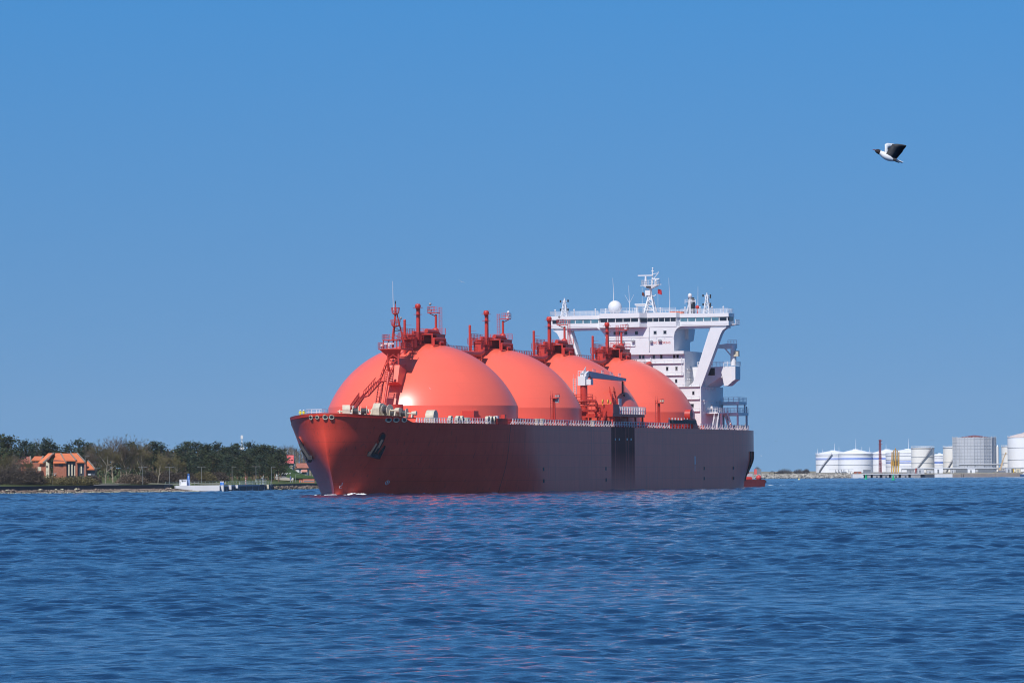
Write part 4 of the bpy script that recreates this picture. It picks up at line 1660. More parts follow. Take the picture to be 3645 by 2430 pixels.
# doors, brackets and small lit fittings on the shaded port wall
m = MB()
for z, y, xs in ((29.6, 10.95, (-163.5, -165, -167, -169)), (27.2, 10.95, (-163.5, -165, -166.2)), (25.0, 15.1, (-163.5, -165.5, -168, -171, -174)), (21.8, 15.1, (-163.6, -166, -171.5, -176, -178.5))):
    for x in xs:
        m.bb((x - 0.35, y + 0.002, z), (x + 0.35, y + 0.55, z + 0.18))
        m.bar((x, y + 0.4, z - 0.7), (x, y + 0.4, z), 0.1)
m.build('wall_brackets', M_white, ship)
for x, y, z in ((-164.5, 15.1, 20.0), (-167.5, 10.95, 28.0)):
    m = MB()
    m.bb((x - 0.4, y - 0.1, z - 0.9), (x + 0.4, y + 0.05, z + 0.9))
    m.build('door', M_frame, hs)
# signal flags on the halyards: each its own thing
def flag(name, y, z, w, h, mats, label, x=MX - 0.2):
    fx = empty(name, s2w(x, y, z), -(math.pi / 2 + ANG), label, 'flag', 'signal flags at the radar mast')
    m = MB()
    n = 8
    rows = []
    for j in range(3):
        rows.append([(0.18 * math.sin(i * 1.1 + j), w * i / n - 0.0, -h * j / 2 - 0.25 * i / n * h) for i in range(n + 1)])
    m.grid(rows, smooth=True)
    m.build('cloth', mats, fx)
    m = MB()
    m.cyl((0, 0, 1.2), (0, 0, -5.2), 0.03, n=5)
    m.build('halyard', M_white, fx)


M_flagred = mat('red_flag_cloth', (0.45, 0.015, 0.025), rough=0.8, var=0.1)
M_flagpale = mat('pale_red_flag_cloth', (0.5, 0.25, 0.25), rough=0.8, var=0.1)
M_flaggreen = mat('dark_flag_cloth', (0.12, 0.03, 0.02), rough=0.8, var=0.2)
flag('signal_flag', MY + 1.9, 49.9, 1.0, 1.2, M_flagred, 'large red flag right of the white radar mast')
flag('signal_flag', MY - 2.2, 49.2, 0.6, 0.9, M_flaggreen, 'small dark red flag outermost left of the radar mast')
flag('signal_flag', MY - 1.0, 49.0, 0.5, 0.9, M_flagpale, 'small pale red flag nearest left of radar mast')
# ------------------------------------------------------------------ people on deck
def person(loc, rz, top, legs, helmet, label, pose='stand', group=None):
    """standing figure grown as one skinned body"""
    j = {'pel': (0, 0, 0.95), 'chest': (0.02, 0, 1.32), 'neck': (0.02, 0, 1.50), 'head': (0.04, 0, 1.63), 'crown': (0.03, 0, 1.74)}
    bend = 0.25 if pose == 'work' else 0.0
    for s, n in ((1, 'l'), (-1, 'r')):
        j['sh' + n] = (0.0, 0.19 * s, 1.43)
        j['el' + n] = (0.06 + bend, 0.27 * s, 1.16)
        j['ha' + n] = (0.18 + bend, 0.25 * s, 0.94 + bend)
        j['hi' + n] = (0, 0.1 * s, 0.9)
        j['kn' + n] = (0.04, 0.12 * s, 0.5)
        j['an' + n] = (0.0, 0.13 * s, 0.08)
        j['to' + n] = (0.16, 0.14 * s, 0.05)
    rad = {'pel': 0.16, 'chest': 0.17, 'neck': 0.065, 'head': 0.10, 'crown': 0.08}
    for n in 'lr':
        rad.update({'sh' + n: 0.085, 'el' + n: 0.055, 'ha' + n: 0.045, 'hi' + n: 0.11, 'kn' + n: 0.075, 'an' + n: 0.055, 'to' + n: 0.045})
    ed = [('pel', 'chest'), ('chest', 'neck'), ('neck', 'head'), ('head', 'crown')]
    for n in 'lr':
        ed += [('chest', 'sh' + n), ('sh' + n, 'el' + n), ('el' + n, 'ha' + n), ('pel', 'hi' + n), ('hi' + n, 'kn' + n), ('kn' + n, 'an' + n), ('an' + n, 'to' + n)]
    ks = list(j)
    me = bpy.data.meshes.new('person')
    me.from_pydata([j[k] for k in ks], [(ks.index(a), ks.index(b)) for a, b in ed], [])
    o = bpy.data.objects.new('person', me)
    col.objects.link(o)
    mo = o.modifiers.new('s', 'SKIN')
    for i, k in enumerate(ks):
        me.skin_vertices[0].data[i].radius = (rad[k], rad[k])
    me.skin_vertices[0].data[0].use_root = True
    su = o.modifiers.new('u', 'SUBSURF')
    su.levels = su.render_levels = 1
    dg = bpy.context.evaluated_depsgraph_get()
    bm_ = bpy.data.meshes.new_from_object(o.evaluated_get(dg))
    o.modifiers.clear()
    o.data = bm_
    bm_.materials.clear()
    M_skin = mat('skin', (0.45, 0.26, 0.18), rough=0.6)
    for x in (legs, top, M_skin):
        bm_.materials.append(x)
    for f in bm_.polygons:
        z = f.center.z
        ay = abs(f.center.y)
        f.material_index = 0 if z < 0.93 and ay < 0.2 else 2 if z > 1.52 or (ay > 0.2 and z < 0.98 + bend) else 1
        f.use_smooth = True
    o.location = loc
    o.rotation_euler = (0, 0, rz)
    tag(o, label, 'person', group)
    m = MB()
    m.lathe((0.03, 0, 0), [(0.155, 1.66), (0.13, 1.76), (0.07, 1.82), (0.01, 1.835)], n=12)
    m.lathe((0.05, 0, 0), [(0.19, 1.655), (0.19, 1.67), (0.1, 1.68)], n=12)
    m.build('helmet', helmet, o)
    return o


M_hivis = mat('yellow_jacket', (0.70, 0.68, 0.05), rough=0.7)
M_overall = mat('red_overall', (0.55, 0.06, 0.03), rough=0.7)
M_orange = mat('orange_jacket', (0.8, 0.16, 0.03), rough=0.7)
M_dark = mat('navy_trousers', (0.03, 0.035, 0.06), rough=0.8)
rs = -(math.pi / 2 + ANG)
c = sp(1069, 1475, x=50)
person(s2w(50, c.y, 15.75), rs, M_hivis, M_hivis, M_white, 'person in yellow jacket and white helmet, outermost on the bow', group='crew at the bow rail')
c = sp(1081, 1475, x=50)
person(s2w(50, c.y, 15.75), rs + 0.6, M_hivis, M_orange, M_white, 'person in yellow jacket and white helmet, beside the white bow frame', group='crew at the bow rail')
c = sp(1576, 1200, x=-12)
person(s2w(-12, c.y, 31.05), rs + 0.3, M_overall, M_dark, M_white, 'person in red overall standing on catwalk behind first tank crown', pose='work')
x, y = edge_at(1743, 2.0)
person(s2w(x, y, DECK), rs + 1.2, M_hivis, M_dark, M_white, 'person in yellow with white helmet at rail beside first tank')
x, y = edge_at(2600, 1.5)
person(s2w(x, y, DECK), rs + 1.4, M_orange, M_cream, M_white, 'person in orange jacket at after rail below white house')
person(s2w(-166.6, 16.5, 19.0), rs, M_white, M_dark, M_dark, 'person in white shirt on platform at top of stairs')

# ------------------------------------------------------------------ tugs
M_tugred = mat('tug_hull_red', (0.14, 0.022, 0.024), rough=0.4, var=0.2)
M_tuggrey = mat('tug_house_white', (0.62, 0.62, 0.66), rough=0.5)
M_rubber = mat('black_rubber', (0.015, 0.015, 0.018), rough=0.8)


def tug(loc, rz, label):
    t = empty('harbour_tug', loc, rz, label, 'tug')
    L, B = 24.0, 8.0
    rows = []
    for k in range(25):
        u = k / 24
        x = -L / 2 + L * u
        b = B / 2 * (1 - max(0, (u - 0.62) / 0.38) ** 2.2) ** 0.5 if u > 0.62 else B / 2 * (0.86 + 0.14 * min(1, u / 0.3))
        zt = 1.5 + 1.5 * max(0, (u - 0.35) / 0.65) ** 2
        rows.append([(x, b * 0.86, -0.8), (x, b * 0.94, 0.4), (x, b, zt), (x, b - 0.12, zt + 0.55), (x, b - 0.3, zt + 0.55), (x, b - 0.3, zt - 0.25)])
    m = MB()
    m.grid(rows, smooth=False)
    m.grid([[(x, -y, z) for x, y, z in r] for r in rows], smooth=False, flip=True)
    m.grid([rows[0][:4], [(x, -y, z) for x, y, z in rows[0][:4]]], smooth=False)
    m.grid([[(r[5][0], -r[5][1], r[5][2]) for r in rows], [r[5] for r in rows]], smooth=False)
    m.build('hull', M_tugred, t)
    m = MB()
    for r0, r1 in zip(rows, rows[1:]):
        for s in (1, -1):
            a, b = Vector(r0[2]), Vector(r1[2])
            a.y *= s
            b.y *= s
            m.bar(a, b, 0.5, 0.5)
    m.cyl((11.7, -1.6, 1.6), (11.7, 1.6, 1.6), 1.2, n=12)
    m.build('rubber_fender', M_rubber, t)
    m = MB()
    m.bb((-7.0, -2.6, 1.4), (2.5, 2.6, 3.6))
    m.bb((-3.8, -2.2, 3.6), (1.6, 2.2, 5.4))
    m.prism([(-3.0, -1.9, 5.4), (1.2, -1.9, 5.4), (1.5, -2.0, 7.3), (-3.2, -2.0, 7.3)], (0, 3.9, 0))
    m.bb((-3.4, -2.2, 7.3), (1.8, 2.2, 7.5))
    hs_ = m.build('wheelhouse', M_tuggrey, t)
    m = MB()
    m.bb((1.2, -1.7, 5.9), (1.45, 1.7, 7.0))
    for s in (-1, 1):
        m.bb((-2.7, s * 1.93, 5.9), (1.0, s * 2.0, 7.0))
    m.bb((-3.25, -1.7, 5.9), (-3.0, 1.7, 7.0))
    m.build('window', M_glass, hs_)
    m = MB()
    m.cyl((-2.4, 0, 7.5), (-2.4, 0, 9.8), 0.14, 0.07, n=6)
    m.ball((-2.4, 0, 8.4), 0.5, n=8, m=6)
    m.bar((-2.4, -1.1, 8.0), (-2.4, 1.1, 8.0), 0.12)
    m.build('mast', M_tuggrey, t)
    for s in (-1, 1):
        m = MB()
        m.cyl((-5.6, s * 1.9, 3.6), (-5.6, s * 1.9, 6.0), 0.45, n=10)
        m.build('funnel', M_tugred, t)
    m = MB()
    m.cyl((-8.4, -1.2, 2.1), (-8.4, 1.2, 2.1), 0.7, n=14)
    m.build('towing_winch', M_red, t)
    m = MB()
    m.ball((-10.6, -2.2, 2.5), 0.75, n=12, m=8)
    m.build('mooring_buoy', mat('pink_red_buoy', (0.55, 0.06, 0.06), rough=0.5), t)
    m = MB()
    for k in range(3):
        m.ball((-3.5 - k * 1.1, 4.0, 2.2), 0.45, n=8, m=6)
    m.build('fender_ball', M_white, t)
    return t


# stern tug pushes close under the quarter, bow towards the ship
ta = R(120)
a = at(2732, 1725, 1192)
tug(Vector((a.x - 4.0 * abs(math.sin(ta)) + 12 * math.cos(ta), 1192 + 9, 0)), ta, 'dark red tug at the stern of the tanker, red buoy on deck')
b = at(1158, 1757, 962)
tg = tug(Vector((b.x + 5.6, 975, 0)), R(75), 'dark tug hidden behind the starboard bow of the tanker')
# ------------------------------------------------------------------ left shore
rnd = random.Random(11)
SHORE = [(-700, 1062), (-300, 1085), (0, 1122), (200, 1147), (400, 1168), (604, 1188), (611, 1207), (800, 1222), (958, 1264), (966, 1262), (1040, 1300), (1125, 1325), (1400, 1385), (1700, 1450)]


def shore_Y(px):
    return lerp(px, [p for p, _ in SHORE], [y for _, y in SHORE])


def gx(px, Y):
    return (px - W_PX / 2) / F_PX * Y


INL = [1.8, 4.5, 30, 70, 120, 200, 330, 700, 1500]
INZ = [1.6, 1.75, 2.05, 2.5, 2.9, 3.3, 4.0, 6.0, 9.0]


def ground_z(px, Y):
    d = Y - shore_Y(px)
    return lerp(d, INL, INZ)


M_grass = mat('spring_grass', (0.085, 0.105, 0.035), rough=0.9, var=0.35, scale=0.12, spec=0.1)
M_path = mat('sandy_path', (0.42, 0.38, 0.32), rough=0.9, var=0.1, scale=0.3, spec=0.1)
M_rock = mat('shore_rock', (0.17, 0.125, 0.105), rough=0.9, var=0.5, scale=0.9, spec=0.15, c2=(0.25, 0.20, 0.165))
M_pale = mat('bleached_stone', (0.42, 0.40, 0.28), rough=0.9, var=0.3, scale=1.2, spec=0.2)
M_wall = mat('dark_sheet_pile', (0.022, 0.025, 0.035), rough=0.7, var=0.3, scale=0.5)
M_conc = mat('pale_concrete', (0.66, 0.66, 0.67), rough=0.8, var=0.08, scale=0.3, streak=0.2)
M_needle = mat('pine_needles', (0.030, 0.045, 0.022), rough=0.8, var=0.5, scale=0.35, spec=0.15, c2=(0.048, 0.062, 0.028))
M_needle2 = mat('blue_green_needles', (0.024, 0.040, 0.028), rough=0.8, var=0.5, scale=0.35, spec=0.15, c2=(0.040, 0.060, 0.036))
M_bark = mat('pine_bark', (0.17, 0.11, 0.075), rough=0.9, var=0.3, scale=1.0, spec=0.1)
M_birch = mat('pale_bark', (0.30, 0.26, 0.20), rough=0.8, var=0.5, scale=1.3, spec=0.1)
M_twig = mat('bare_twigs', (0.15, 0.115, 0.085), rough=0.9, var=0.3, scale=0.5, spec=0.1)
M_twig2 = mat('olive_twigs', (0.135, 0.115, 0.055), rough=0.9, var=0.35, scale=0.5, spec=0.1)
M_twig3 = mat('dark_brown_twigs', (0.085, 0.068, 0.055), rough=0.9, var=0.35, scale=0.5, spec=0.1)

m = MB()
rows = []
pxs = list(range(-700, 1701, 60))
for d, z in zip(INL, INZ):
    rows.append([(gx(p, shore_Y(p) + d), shore_Y(p) + d, z) for p in pxs])
m.grid(rows, smooth=True)
m.grid([[(x, y, -1.0) for x, y, z in rows[0]], rows[0]], smooth=False)
tag(m.build('ground', M_grass), kind='structure')


# boulders of the embankment: a mass nobody could count
def boulder(m, c, r, mi=0):
    vs = []
    for a in ((1, 0, 0), (-1, 0, 0), (0, 1, 0), (0, -1, 0), (0, 0, 1), (0, 0, -1), (.6, .6, .6), (-.6, .6, .6), (.6, -.6, .6), (-.6, -.6, .6)):
        k = r * rnd.uniform(0.65, 1.15)
        vs.append((c[0] + a[0] * k * 1.3, c[1] + a[1] * k, c[2] + a[2] * k * 0.75))
    fs = [(0, 2, 6), (2, 4, 6), (4, 0, 6), (2, 1, 7), (1, 4, 7), (4, 2, 7), (0, 4, 8), (4, 3, 8), (3, 0, 8), (3, 4, 9), (4, 1, 9), (1, 3, 9), (2, 0, 5), (1, 2, 5), (3, 1, 5), (0, 3, 5)]
    m.add(vs, fs, mi=mi)


m = MB()
px = -260.0
while px < 1250:
    if not (705 < px < 962):
        Y = shore_Y(px) if px < 600 or px > 710 else lerp(px, [600, 705], [1187, 1199])
        for k in range(8):
            d = rnd.uniform(-3.2, 0.6)
            zz = 0.0 + (d + 3.2) / 3.8 * (0.78 if px < 960 else 0.95)
            if 600 < px < 705:
                zz *= (705 - px) / 105
            lowb = d < -2.2
            boulder(m, (gx(px + rnd.uniform(-4, 4), Y), Y + d, zz), rnd.uniform(0.16, 0.36) if not lowb else rnd.uniform(0.16, 0.28), 1 if lowb else 0)
        if rnd.random() < 0.06:
            boulder(m, (gx(px, Y), Y - 0.6, 0.85), rnd.uniform(0.35, 0.6), rnd.choice((0, 0, 1)))
    px += 3.2
tag(m.build('shore_rubble', [M_rock, M_pale]), 'pale and pinkish boulders banked along the left waterline', 'rocks', kind='stuff')

# sea wall behind the boulders, left and right of the landing
for lo, hi, lab, zt in ((-300, 612, 'long dark sea wall left of the pale concrete landing', 1.95), (962, 1250, 'dark sea wall between the landing and the ship bow', 1.7)):
    m = MB()
    p = lo
    while p < hi:
        q = min(hi, p + 40)
        a, b = shore_Y(p) + 1.0, shore_Y(q) + 1.0
        m.prism([(gx(p, a), a, -0.5), (gx(q, b), b, -0.5), (gx(q, b), b, zt), (gx(p, a), a, zt)], (0, 0.7, 0))
        p = q
    tag(m.build('sea_wall', M_wall), lab, 'wall')


# ---------------------------------------------------------------- plants
def leaf(m, c, s, mi=0, r=None):
    r = r or rnd
    u = Vector((r.uniform(-1, 1), r.uniform(-1, 1), r.uniform(-0.6, 0.6))).normalized()
    v = u.orthogonal()
    v.rotate(__import__('mathutils').Quaternion(u, r.uniform(0, 6.28)))
    u, v = u * s, v * s * 0.55
    m.add([c - u, c + v, c + u, c - v], [(0, 1, 2, 3)], mi=mi)


def pine_meshes(seed, h=14.0, spread=3.4, bare=0.45, mats=None):
    r = random.Random(seed)
    t = MB()
    lean = Vector((r.uniform(-0.6, 0.6), r.uniform(-0.4, 0.4), 0))
    pts = [Vector((0, 0, 0)) + lean * (k / 6) ** 2 + Vector((0, 0, h * 0.93 * k / 6)) for k in range(7)]
    for k in range(6):
        t.cyl(pts[k], pts[k + 1], 0.26 * (1 - k / 7.5), 0.26 * (1 - (k + 1) / 7.5), n=6, caps=False)
    c = MB()
    nb = r.randint(22, 28)
    for i in range(nb):
        f = bare + (1 - bare) * (i + r.random()) / nb
        base = lean * f * f + Vector((0, 0, h * 0.93 * f))
        a = r.uniform(0, 6.283)
        reach = spread * (0.35 + 0.75 * math.sin(math.pi * min(1, (f - bare) / (1 - bare) * 0.85 + 0.12))) * r.uniform(0.5, 1.15)
        tip = base + Vector((math.cos(a) * reach, math.sin(a) * reach, r.uniform(0.1, 0.9)))
        t.cyl(base, tip, 0.09, 0.04, n=4, caps=False)
        R_ = r.uniform(0.95, 1.65)
        for _ in range(58):
            d = Vector((r.gauss(0, 0.55), r.gauss(0, 0.55), r.gauss(0, 0.42))) * R_
            leaf(c, tip.lerp(base, r.uniform(0, 0.6)) + d, r.uniform(0.17, 0.36), r=r)
    top = lean + Vector((0, 0, h * 0.96))
    for _ in range(60):
        leaf(c, top + Vector((r.gauss(0, 0.7), r.gauss(0, 0.7), r.gauss(-0.2, 0.5))), r.uniform(0.22, 0.4), r=r)
    return t, c


def bare_meshes(seed, h=14.0, spread=4.0, ntw=4, levels=3):
    r = random.Random(seed)
    t, c = MB(), MB()

    def grow(p, d, L, rad, lev):
        n = 3
        q = p
        for k in range(n):
            d = (d + Vector((r.gauss(0, 0.13), r.gauss(0, 0.13), r.gauss(0.02, 0.06)))).normalized()
            e = q + d * (L / n)
            (t if lev < 2 else c).cyl(q, e, rad * (1 - k / n * 0.4), rad * (1 - (k + 1) / n * 0.4), n=5 if lev < 2 else 3, caps=False)
            q = e
            if lev < levels:
                for _ in range(1 if lev == 0 and k < 1 else ntw - 2):
                    ax = Vector((r.uniform(-1, 1), r.uniform(-1, 1), r.uniform(-0.1, 0.9))).normalized()
                    grow(q, (d * 0.75 + ax * 0.75).normalized(), L * r.uniform(0.45, 0.7), max(0.02, rad * 0.5), lev + 1)
        if lev < levels:
            for _ in range(2):
                ax = Vector((r.uniform(-1, 1), r.uniform(-1, 1), r.uniform(0, 1))).normalized()
                grow(q, (d + ax * 0.5).normalized(), L * r.uniform(0.5, 0.75), max(0.02, rad * 0.55), lev + 1)
        else:
            for _ in range(5):
                ax = Vector((r.uniform(-1, 1), r.uniform(-1, 1), r.uniform(-0.2, 1))).normalized()
                c.cyl(q, q + (d + ax * 0.8).normalized() * r.uniform(0.5, 1.2), 0.022, 0.012, n=3, caps=False)
    grow(Vector((0, 0, 0)), Vector((r.uniform(-0.1, 0.1), 0, 1)), h * 0.5, 0.24, 0)
    return t, c


def bush_mesh(seed, w, d, h, n=900):
    r = random.Random(seed)
    m = MB()
    for _ in range(n):
        a, q = r.uniform(0, 6.283), r.random() ** 0.5
        x, y = math.cos(a) * q * w / 2, math.sin(a) * q * d / 2
        zt = h * math.sqrt(max(0.05, 1 - q * q)) * r.uniform(0.55, 1.05)
        p = Vector((x * 0.75, y * 0.75, r.uniform(0, zt * 0.5)))
        e = Vector((x + r.gauss(0, 0.2), y + r.gauss(0, 0.2), zt))
        m.cyl(p, e, 0.035, 0.015, n=3, caps=False)
        leaf(m, e, r.uniform(0.10, 0.22), r=r)
        leaf(m, p.lerp(e, 0.6), r.uniform(0.12, 0.25), r=r)
    return m


def plant(name, parts, label, cat, group=None):
    """parts: list of (part name, MB, material) -> prototype thing"""
    e = empty(name, (0, 0, 0), 0, label, cat, group)
    for n, mb, mt in parts:
        mb.build(n, mt, e)
    return e


PROTO = {}
for k in range(5):
    t, c = pine_meshes(100 + k, 14.0, 3.2 + 0.3 * (k % 3), 0.34 if k < 3 else 0.22)
    PROTO['pine%d' % k] = [t, c, M_bark, M_needle if k % 2 else M_needle2]
for k in range(4):
    t, c = bare_meshes(200 + k, 14.0)
    PROTO['bare%d' % k] = [t, c, M_birch, M_twig2 if k % 2 else M_twig]
MESHES = {}


def place(kind, px, Y, ytop, rz, label, group, name, cat, ybase=None, sw=1.0):
    """copy of a plant standing at photo column px, Y metres off, its top at photo row ytop"""
    zb = ground_z(px, Y)
    b = at(px, 1700, Y)
    zt = at(px, ytop, Y).z
    h = max(3.0, zt - zb)
    e = empty(name, (b.x, Y, zb - 0.1), rz, label, cat, group)
    t, c, m1, m2 = PROTO[kind]
    s = h / 14.0
    if kind.startswith('bare'):
        s = h / BARE_H[kind]
    e.scale = (s * sw, s * sw, s)
    if kind not in MESHES:
        a = t.build('trunk', m1, e)
        d = c.build('crown', m2, e)
        MESHES[kind] = (a, d)
    else:
        for o in MESHES[kind]:
            q = o.copy()
            col.objects.link(q)
            q.parent = e
    return e


BARE_H = {k: max(p[2] for p in v[1].v) for k, v in PROTO.items() if k.startswith('bare')}

# pines at the far left and behind the orange house
L = [(-40, 1215, 1552, 'pine0', 'dark pine cut by the left edge of the photo'),
     (5, 1240, 1545, 'pine3', 'tallest dark pine at the far left edge'),
     (38, 1235, 1552, 'pine1', 'dark pine with flat side branches, second from left edge'),
     (85, 1260, 1567, 'pine4', 'broad dark pine left of the bare topped pine'),
     (120, 1275, 1575, 'pine2', 'lower dark pine above the reddish side roofs'),
     (160, 1260, 1562, 'pine0', 'dark pine with a spiky top above left end of orange roof'),
     (192, 1270, 1580, 'pine1', 'short dark pine just left of the house ridge'),
     (232, 1290, 1582, 'pine3', 'rounded dark pine behind the middle of the orange roof'),
     (278, 1280, 1564, 'pine4', 'tall dark pine behind right end of the orange roof'),
     (312, 1285, 1574, 'pine2', 'dark pine between the orange house and the bare trees'),
     (545, 1300, 1570, 'pine1', 'dark pine just right of the tall bare trees'),
     (578, 1300, 1577, 'pine0', 'wind swept dark pine standing before the gap'),
     (470, 1310, 1572, 'pine3', 'dark pine half hidden behind the bare trees')]
for i, (px, Y, yt, k, lab) in enumerate(L):
    place(k, px, Y, yt, i * 1.7, lab, 'pines around the orange house', 'pine_tree', 'pine tree', sw=1.15)
# the dense stand behind the landing: the ones whose tops show, left to right
T = [(652, 1585), (668, 1571), (702, 1572), (722, 1582), (745, 1580), (772, 1575), (802, 1592), (826, 1583), (846, 1578), (880, 1572), (908, 1583), (938, 1581), (955, 1586), (978, 1587), (1000, 1600)]
WHERE = ['at left end of the dense stand', 'tall, above the white kiosk', 'with a pointed top, right of the blue pylon', 'lower, left of the lamp behind the railing',
         'above the grass bank', 'tall, left of the blue booth', 'short, right of the blue booth', 'beside the lamp right of blue booth', 'above the red and white pole, left side',
         'highest, beneath the thin far mast', 'above the right lamp of the landing', 'rounded, above the end of the landing', 'lower, above the end fender', 'at right end of stand before the grassy mound', 'short, overhanging the grassy mound']
for i, ((px, yt), wh) in enumerate(zip(T, WHERE)):
    place('pine%d' % (i % 5), px, 1345 + (i * 37) % 50, yt, i * 2.1, 'dark pine ' + wh, 'pines of the dense stand', 'pine_tree', 'pine tree', sw=1.2)
for i in range(16):
    px = 640 + i * 23.5
    place('pine%d' % ((i * 3 + 1) % 5), px, 1315 + (i * 29) % 36, 1612 + (i * 17) % 28, i * 1.3, 'lower dark pine filling the front of the dense stand',
          'lower pines in front of the dense stand', 'pine_tree', 'pine tree', sw=1.35)
# tall bare trees right of the orange house
B = [(338, 1225, 1568, 'bare0', 'bare pale tree nearest the orange house'),
     (375, 1215, 1556, 'bare1', 'pale barked bare tree with straight trunk on the lawn'),
     (402, 1245, 1548, 'bare2', 'bare tree behind the pale straight trunk'),
     (432, 1230, 1540, 'bare3', 'tallest bare tree with fine grey twigs'),
     (458, 1228, 1546, 'bare0', 'bare tree with leaning limbs above the brown hedge'),
     (492, 1250, 1556, 'bare1', 'bare tree behind the brown hedge'),
     (520, 1260, 1566, 'bare2', 'bare tree between the hedge and the dark pines'),
     (562, 1225, 1600, 'bare3', 'pale forked bare tree alone right of the hedge'),
     (622, 1280, 1606, 'bare1', 'low bare tree left of the white kiosk'),
     (150, 1300, 1556, 'bare2', 'thin bare tree rising above pines behind the house'),
     (60, 1185, 1612, 'bare0', 'bare brown tree in front of the left roofs'),
     (110, 1180, 1622, 'bare3', 'bare brown tree before the left wing of the house'),
     (18, 1180, 1600, 'bare1', 'bare brown tree at the left edge of the shore'),
     (590, 1290, 1598, 'bare0', 'bare tree with thin top at the gap in the pines')]
for i, (px, Y, yt, k, lab) in enumerate(B):
    place(k, px, Y, yt, i * 1.9, lab, 'bare trees on the left shore', 'bare_tree', 'bare tree', sw=1.1)
# bushes
BU = [(165, 1178, 16, 2.8, M_twig2, 'olive bush left half of hedge before the orange house'),
      (270, 1180, 13, 2.7, M_twig2, 'olive bush below the right end of the orange house'),
      (470, 1205, 9.5, 3.0, M_twig, 'rounded brown hedge under the tall bare trees'),
      (40, 1168, 12, 5.6, M_twig3, 'dark brown thicket at the far left edge'),
      (110, 1172, 8, 4.6, M_twig3, 'dark brown thicket before left wing of house'),
      (540, 1235, 9, 3.4, M_twig3, 'brown thicket behind the forked bare tree'),
      (600, 1240, 9, 3.4, M_twig3, 'brown thicket left of the white kiosk'),
      (725, 1270, 8, 3.2, M_twig2, 'olive bush behind the lamp, right of blue pylon'),
      (650, 1265, 9, 3.2, M_twig3, 'dark bush right behind the white kiosk'),
      (775, 1285, 7, 3.0, M_twig3, 'dark bush on top of the grass bank'),
      (330, 1200, 5, 2.4, M_twig3, 'small dark bush at right foot of the orange house')]
for i, (px, Y, w_, h_, mt, lab) in enumerate(BU):
    b = at(px, 1710, Y)
    e = bush_mesh(300 + i, w_, w_ * 0.6, h_, 1100).build('bush', mt, None, (b.x, Y, ground_z(px, Y) - 0.1))
    tag(e, lab, 'bush', 'bushes on the left shore')


# woods behind: masses of trunks and crowns nobody could count
def wood(name, px0, px1, Y, ytop, mt, mtr, n, label, jag=10, ybot=1705, rows_=3, leafy=True):
    r = random.Random(int(px0) + 7)
    m = MB()
    for _ in range(n):
        px = r.uniform(px0, px1)
        yy = Y + r.uniform(0, 60)
        top = at(px, ytop + r.uniform(0, jag) + 6 * math.sin(px * 0.06), yy).z
        x = gx(px, yy)
        zb = 2.5
        h = top - zb
        m.cyl((x, yy, zb), (x + r.uniform(-.4, .4), yy, top - 0.5), 0.13, 0.04, n=4, caps=False, mi=1)
        if leafy:
            for _ in range(70):
                f = r.uniform(0.1, 1.0) ** 0.8
                leaf(m, Vector((x + r.gauss(0, 1.5) * (1.25 - f * 0.6), yy + r.gauss(0, 1.0), zb + h * f)), r.uniform(0.3, 0.6), r=r)
        else:
            for _ in range(26):
                f = r.uniform(0.25, 0.95)
                p = Vector((x, yy, zb + h * f))
                m.cyl(p, p + Vector((r.gauss(0, 0.7), r.gauss(0, 0.4), r.uniform(0.5, 1.9))), 0.04, 0.02, n=3, caps=False)
    o = m.build(name, [mt, mtr])
    tag(o, label, 'woods', kind='stuff')


wood('forest', -120, 660, 1330, 1600, M_needle, M_bark, 150, 'dark far wood behind the orange house and bare trees', 16)
wood('forest', 630, 1010, 1400, 1596, M_needle2, M_bark, 110, 'dark far wood behind the dense pine stand', 14)
wood('forest', 985, 1300, 1560, 1592, M_twig3, M_birch, 260, 'grey brown leafless birch wood behind the red roofed house', 10, leafy=False)
wood('forest', 520, 660, 1330, 1606, M_twig, M_birch, 60, 'brown leafless trees filling the gap between pines', 10, leafy=False)

# ---------------------------------------------------------------- orange roofed house
M_tile = mat('orange_roof_tiles', (0.62, 0.17, 0.065), rough=0.7, var=0.12, scale=1.5)
M_brick = mat('red_brick', (0.34, 0.12, 0.075), rough=0.85, var=0.2, scale=2.0)
M_plaster = mat('cream_plaster', (0.62, 0.56, 0.42), rough=0.8, var=0.08)
M_darkwall = mat('dark_glazed_wall', (0.06, 0.065, 0.08), rough=0.3, var=0.4, scale=0.6)
M_gut = mat('grey_verge_board', (0.22, 0.20, 0.17), rough=0.7)
HY = 1215.0
hw = empty('house', (gx(225, HY), HY, ground_z(225, HY)), 0, 'large brick house with stepped orange roofs behind the olive bushes', 'house')
HO = Vector(hw.location)


def hp(px, py, d=0.0):
    w_ = at(px, py, HY)
    return Vector((w_.x - HO.x, d, w_.z - HO.z))


def hprism(name, pts, d0, depth, mt, par=None):
    m = MB()
    m.prism([hp(px, py, d0) for px, py in pts], (0, depth, 0))
    return m.build(name, mt, par or hw)


def hroof(name, e0, e1, r1, r0, d0, d1, mt):
    """roof plane from eave line (front, d0) up to ridge line (back, d1)"""
    m = MB()
    q = [hp(*e0, d0), hp(*e1, d0), hp(*r1, d1), hp(*r0, d1)]
    nrm = Vector((0, -0.05, 0.25))
    m.prism(q, nrm)
    o = m.build(name, mt, hw)
    m = MB()
    m.bar(q[1] + nrm, q[2] + nrm, 0.35)
    m.build('verge_board', M_gut, o)
    return o


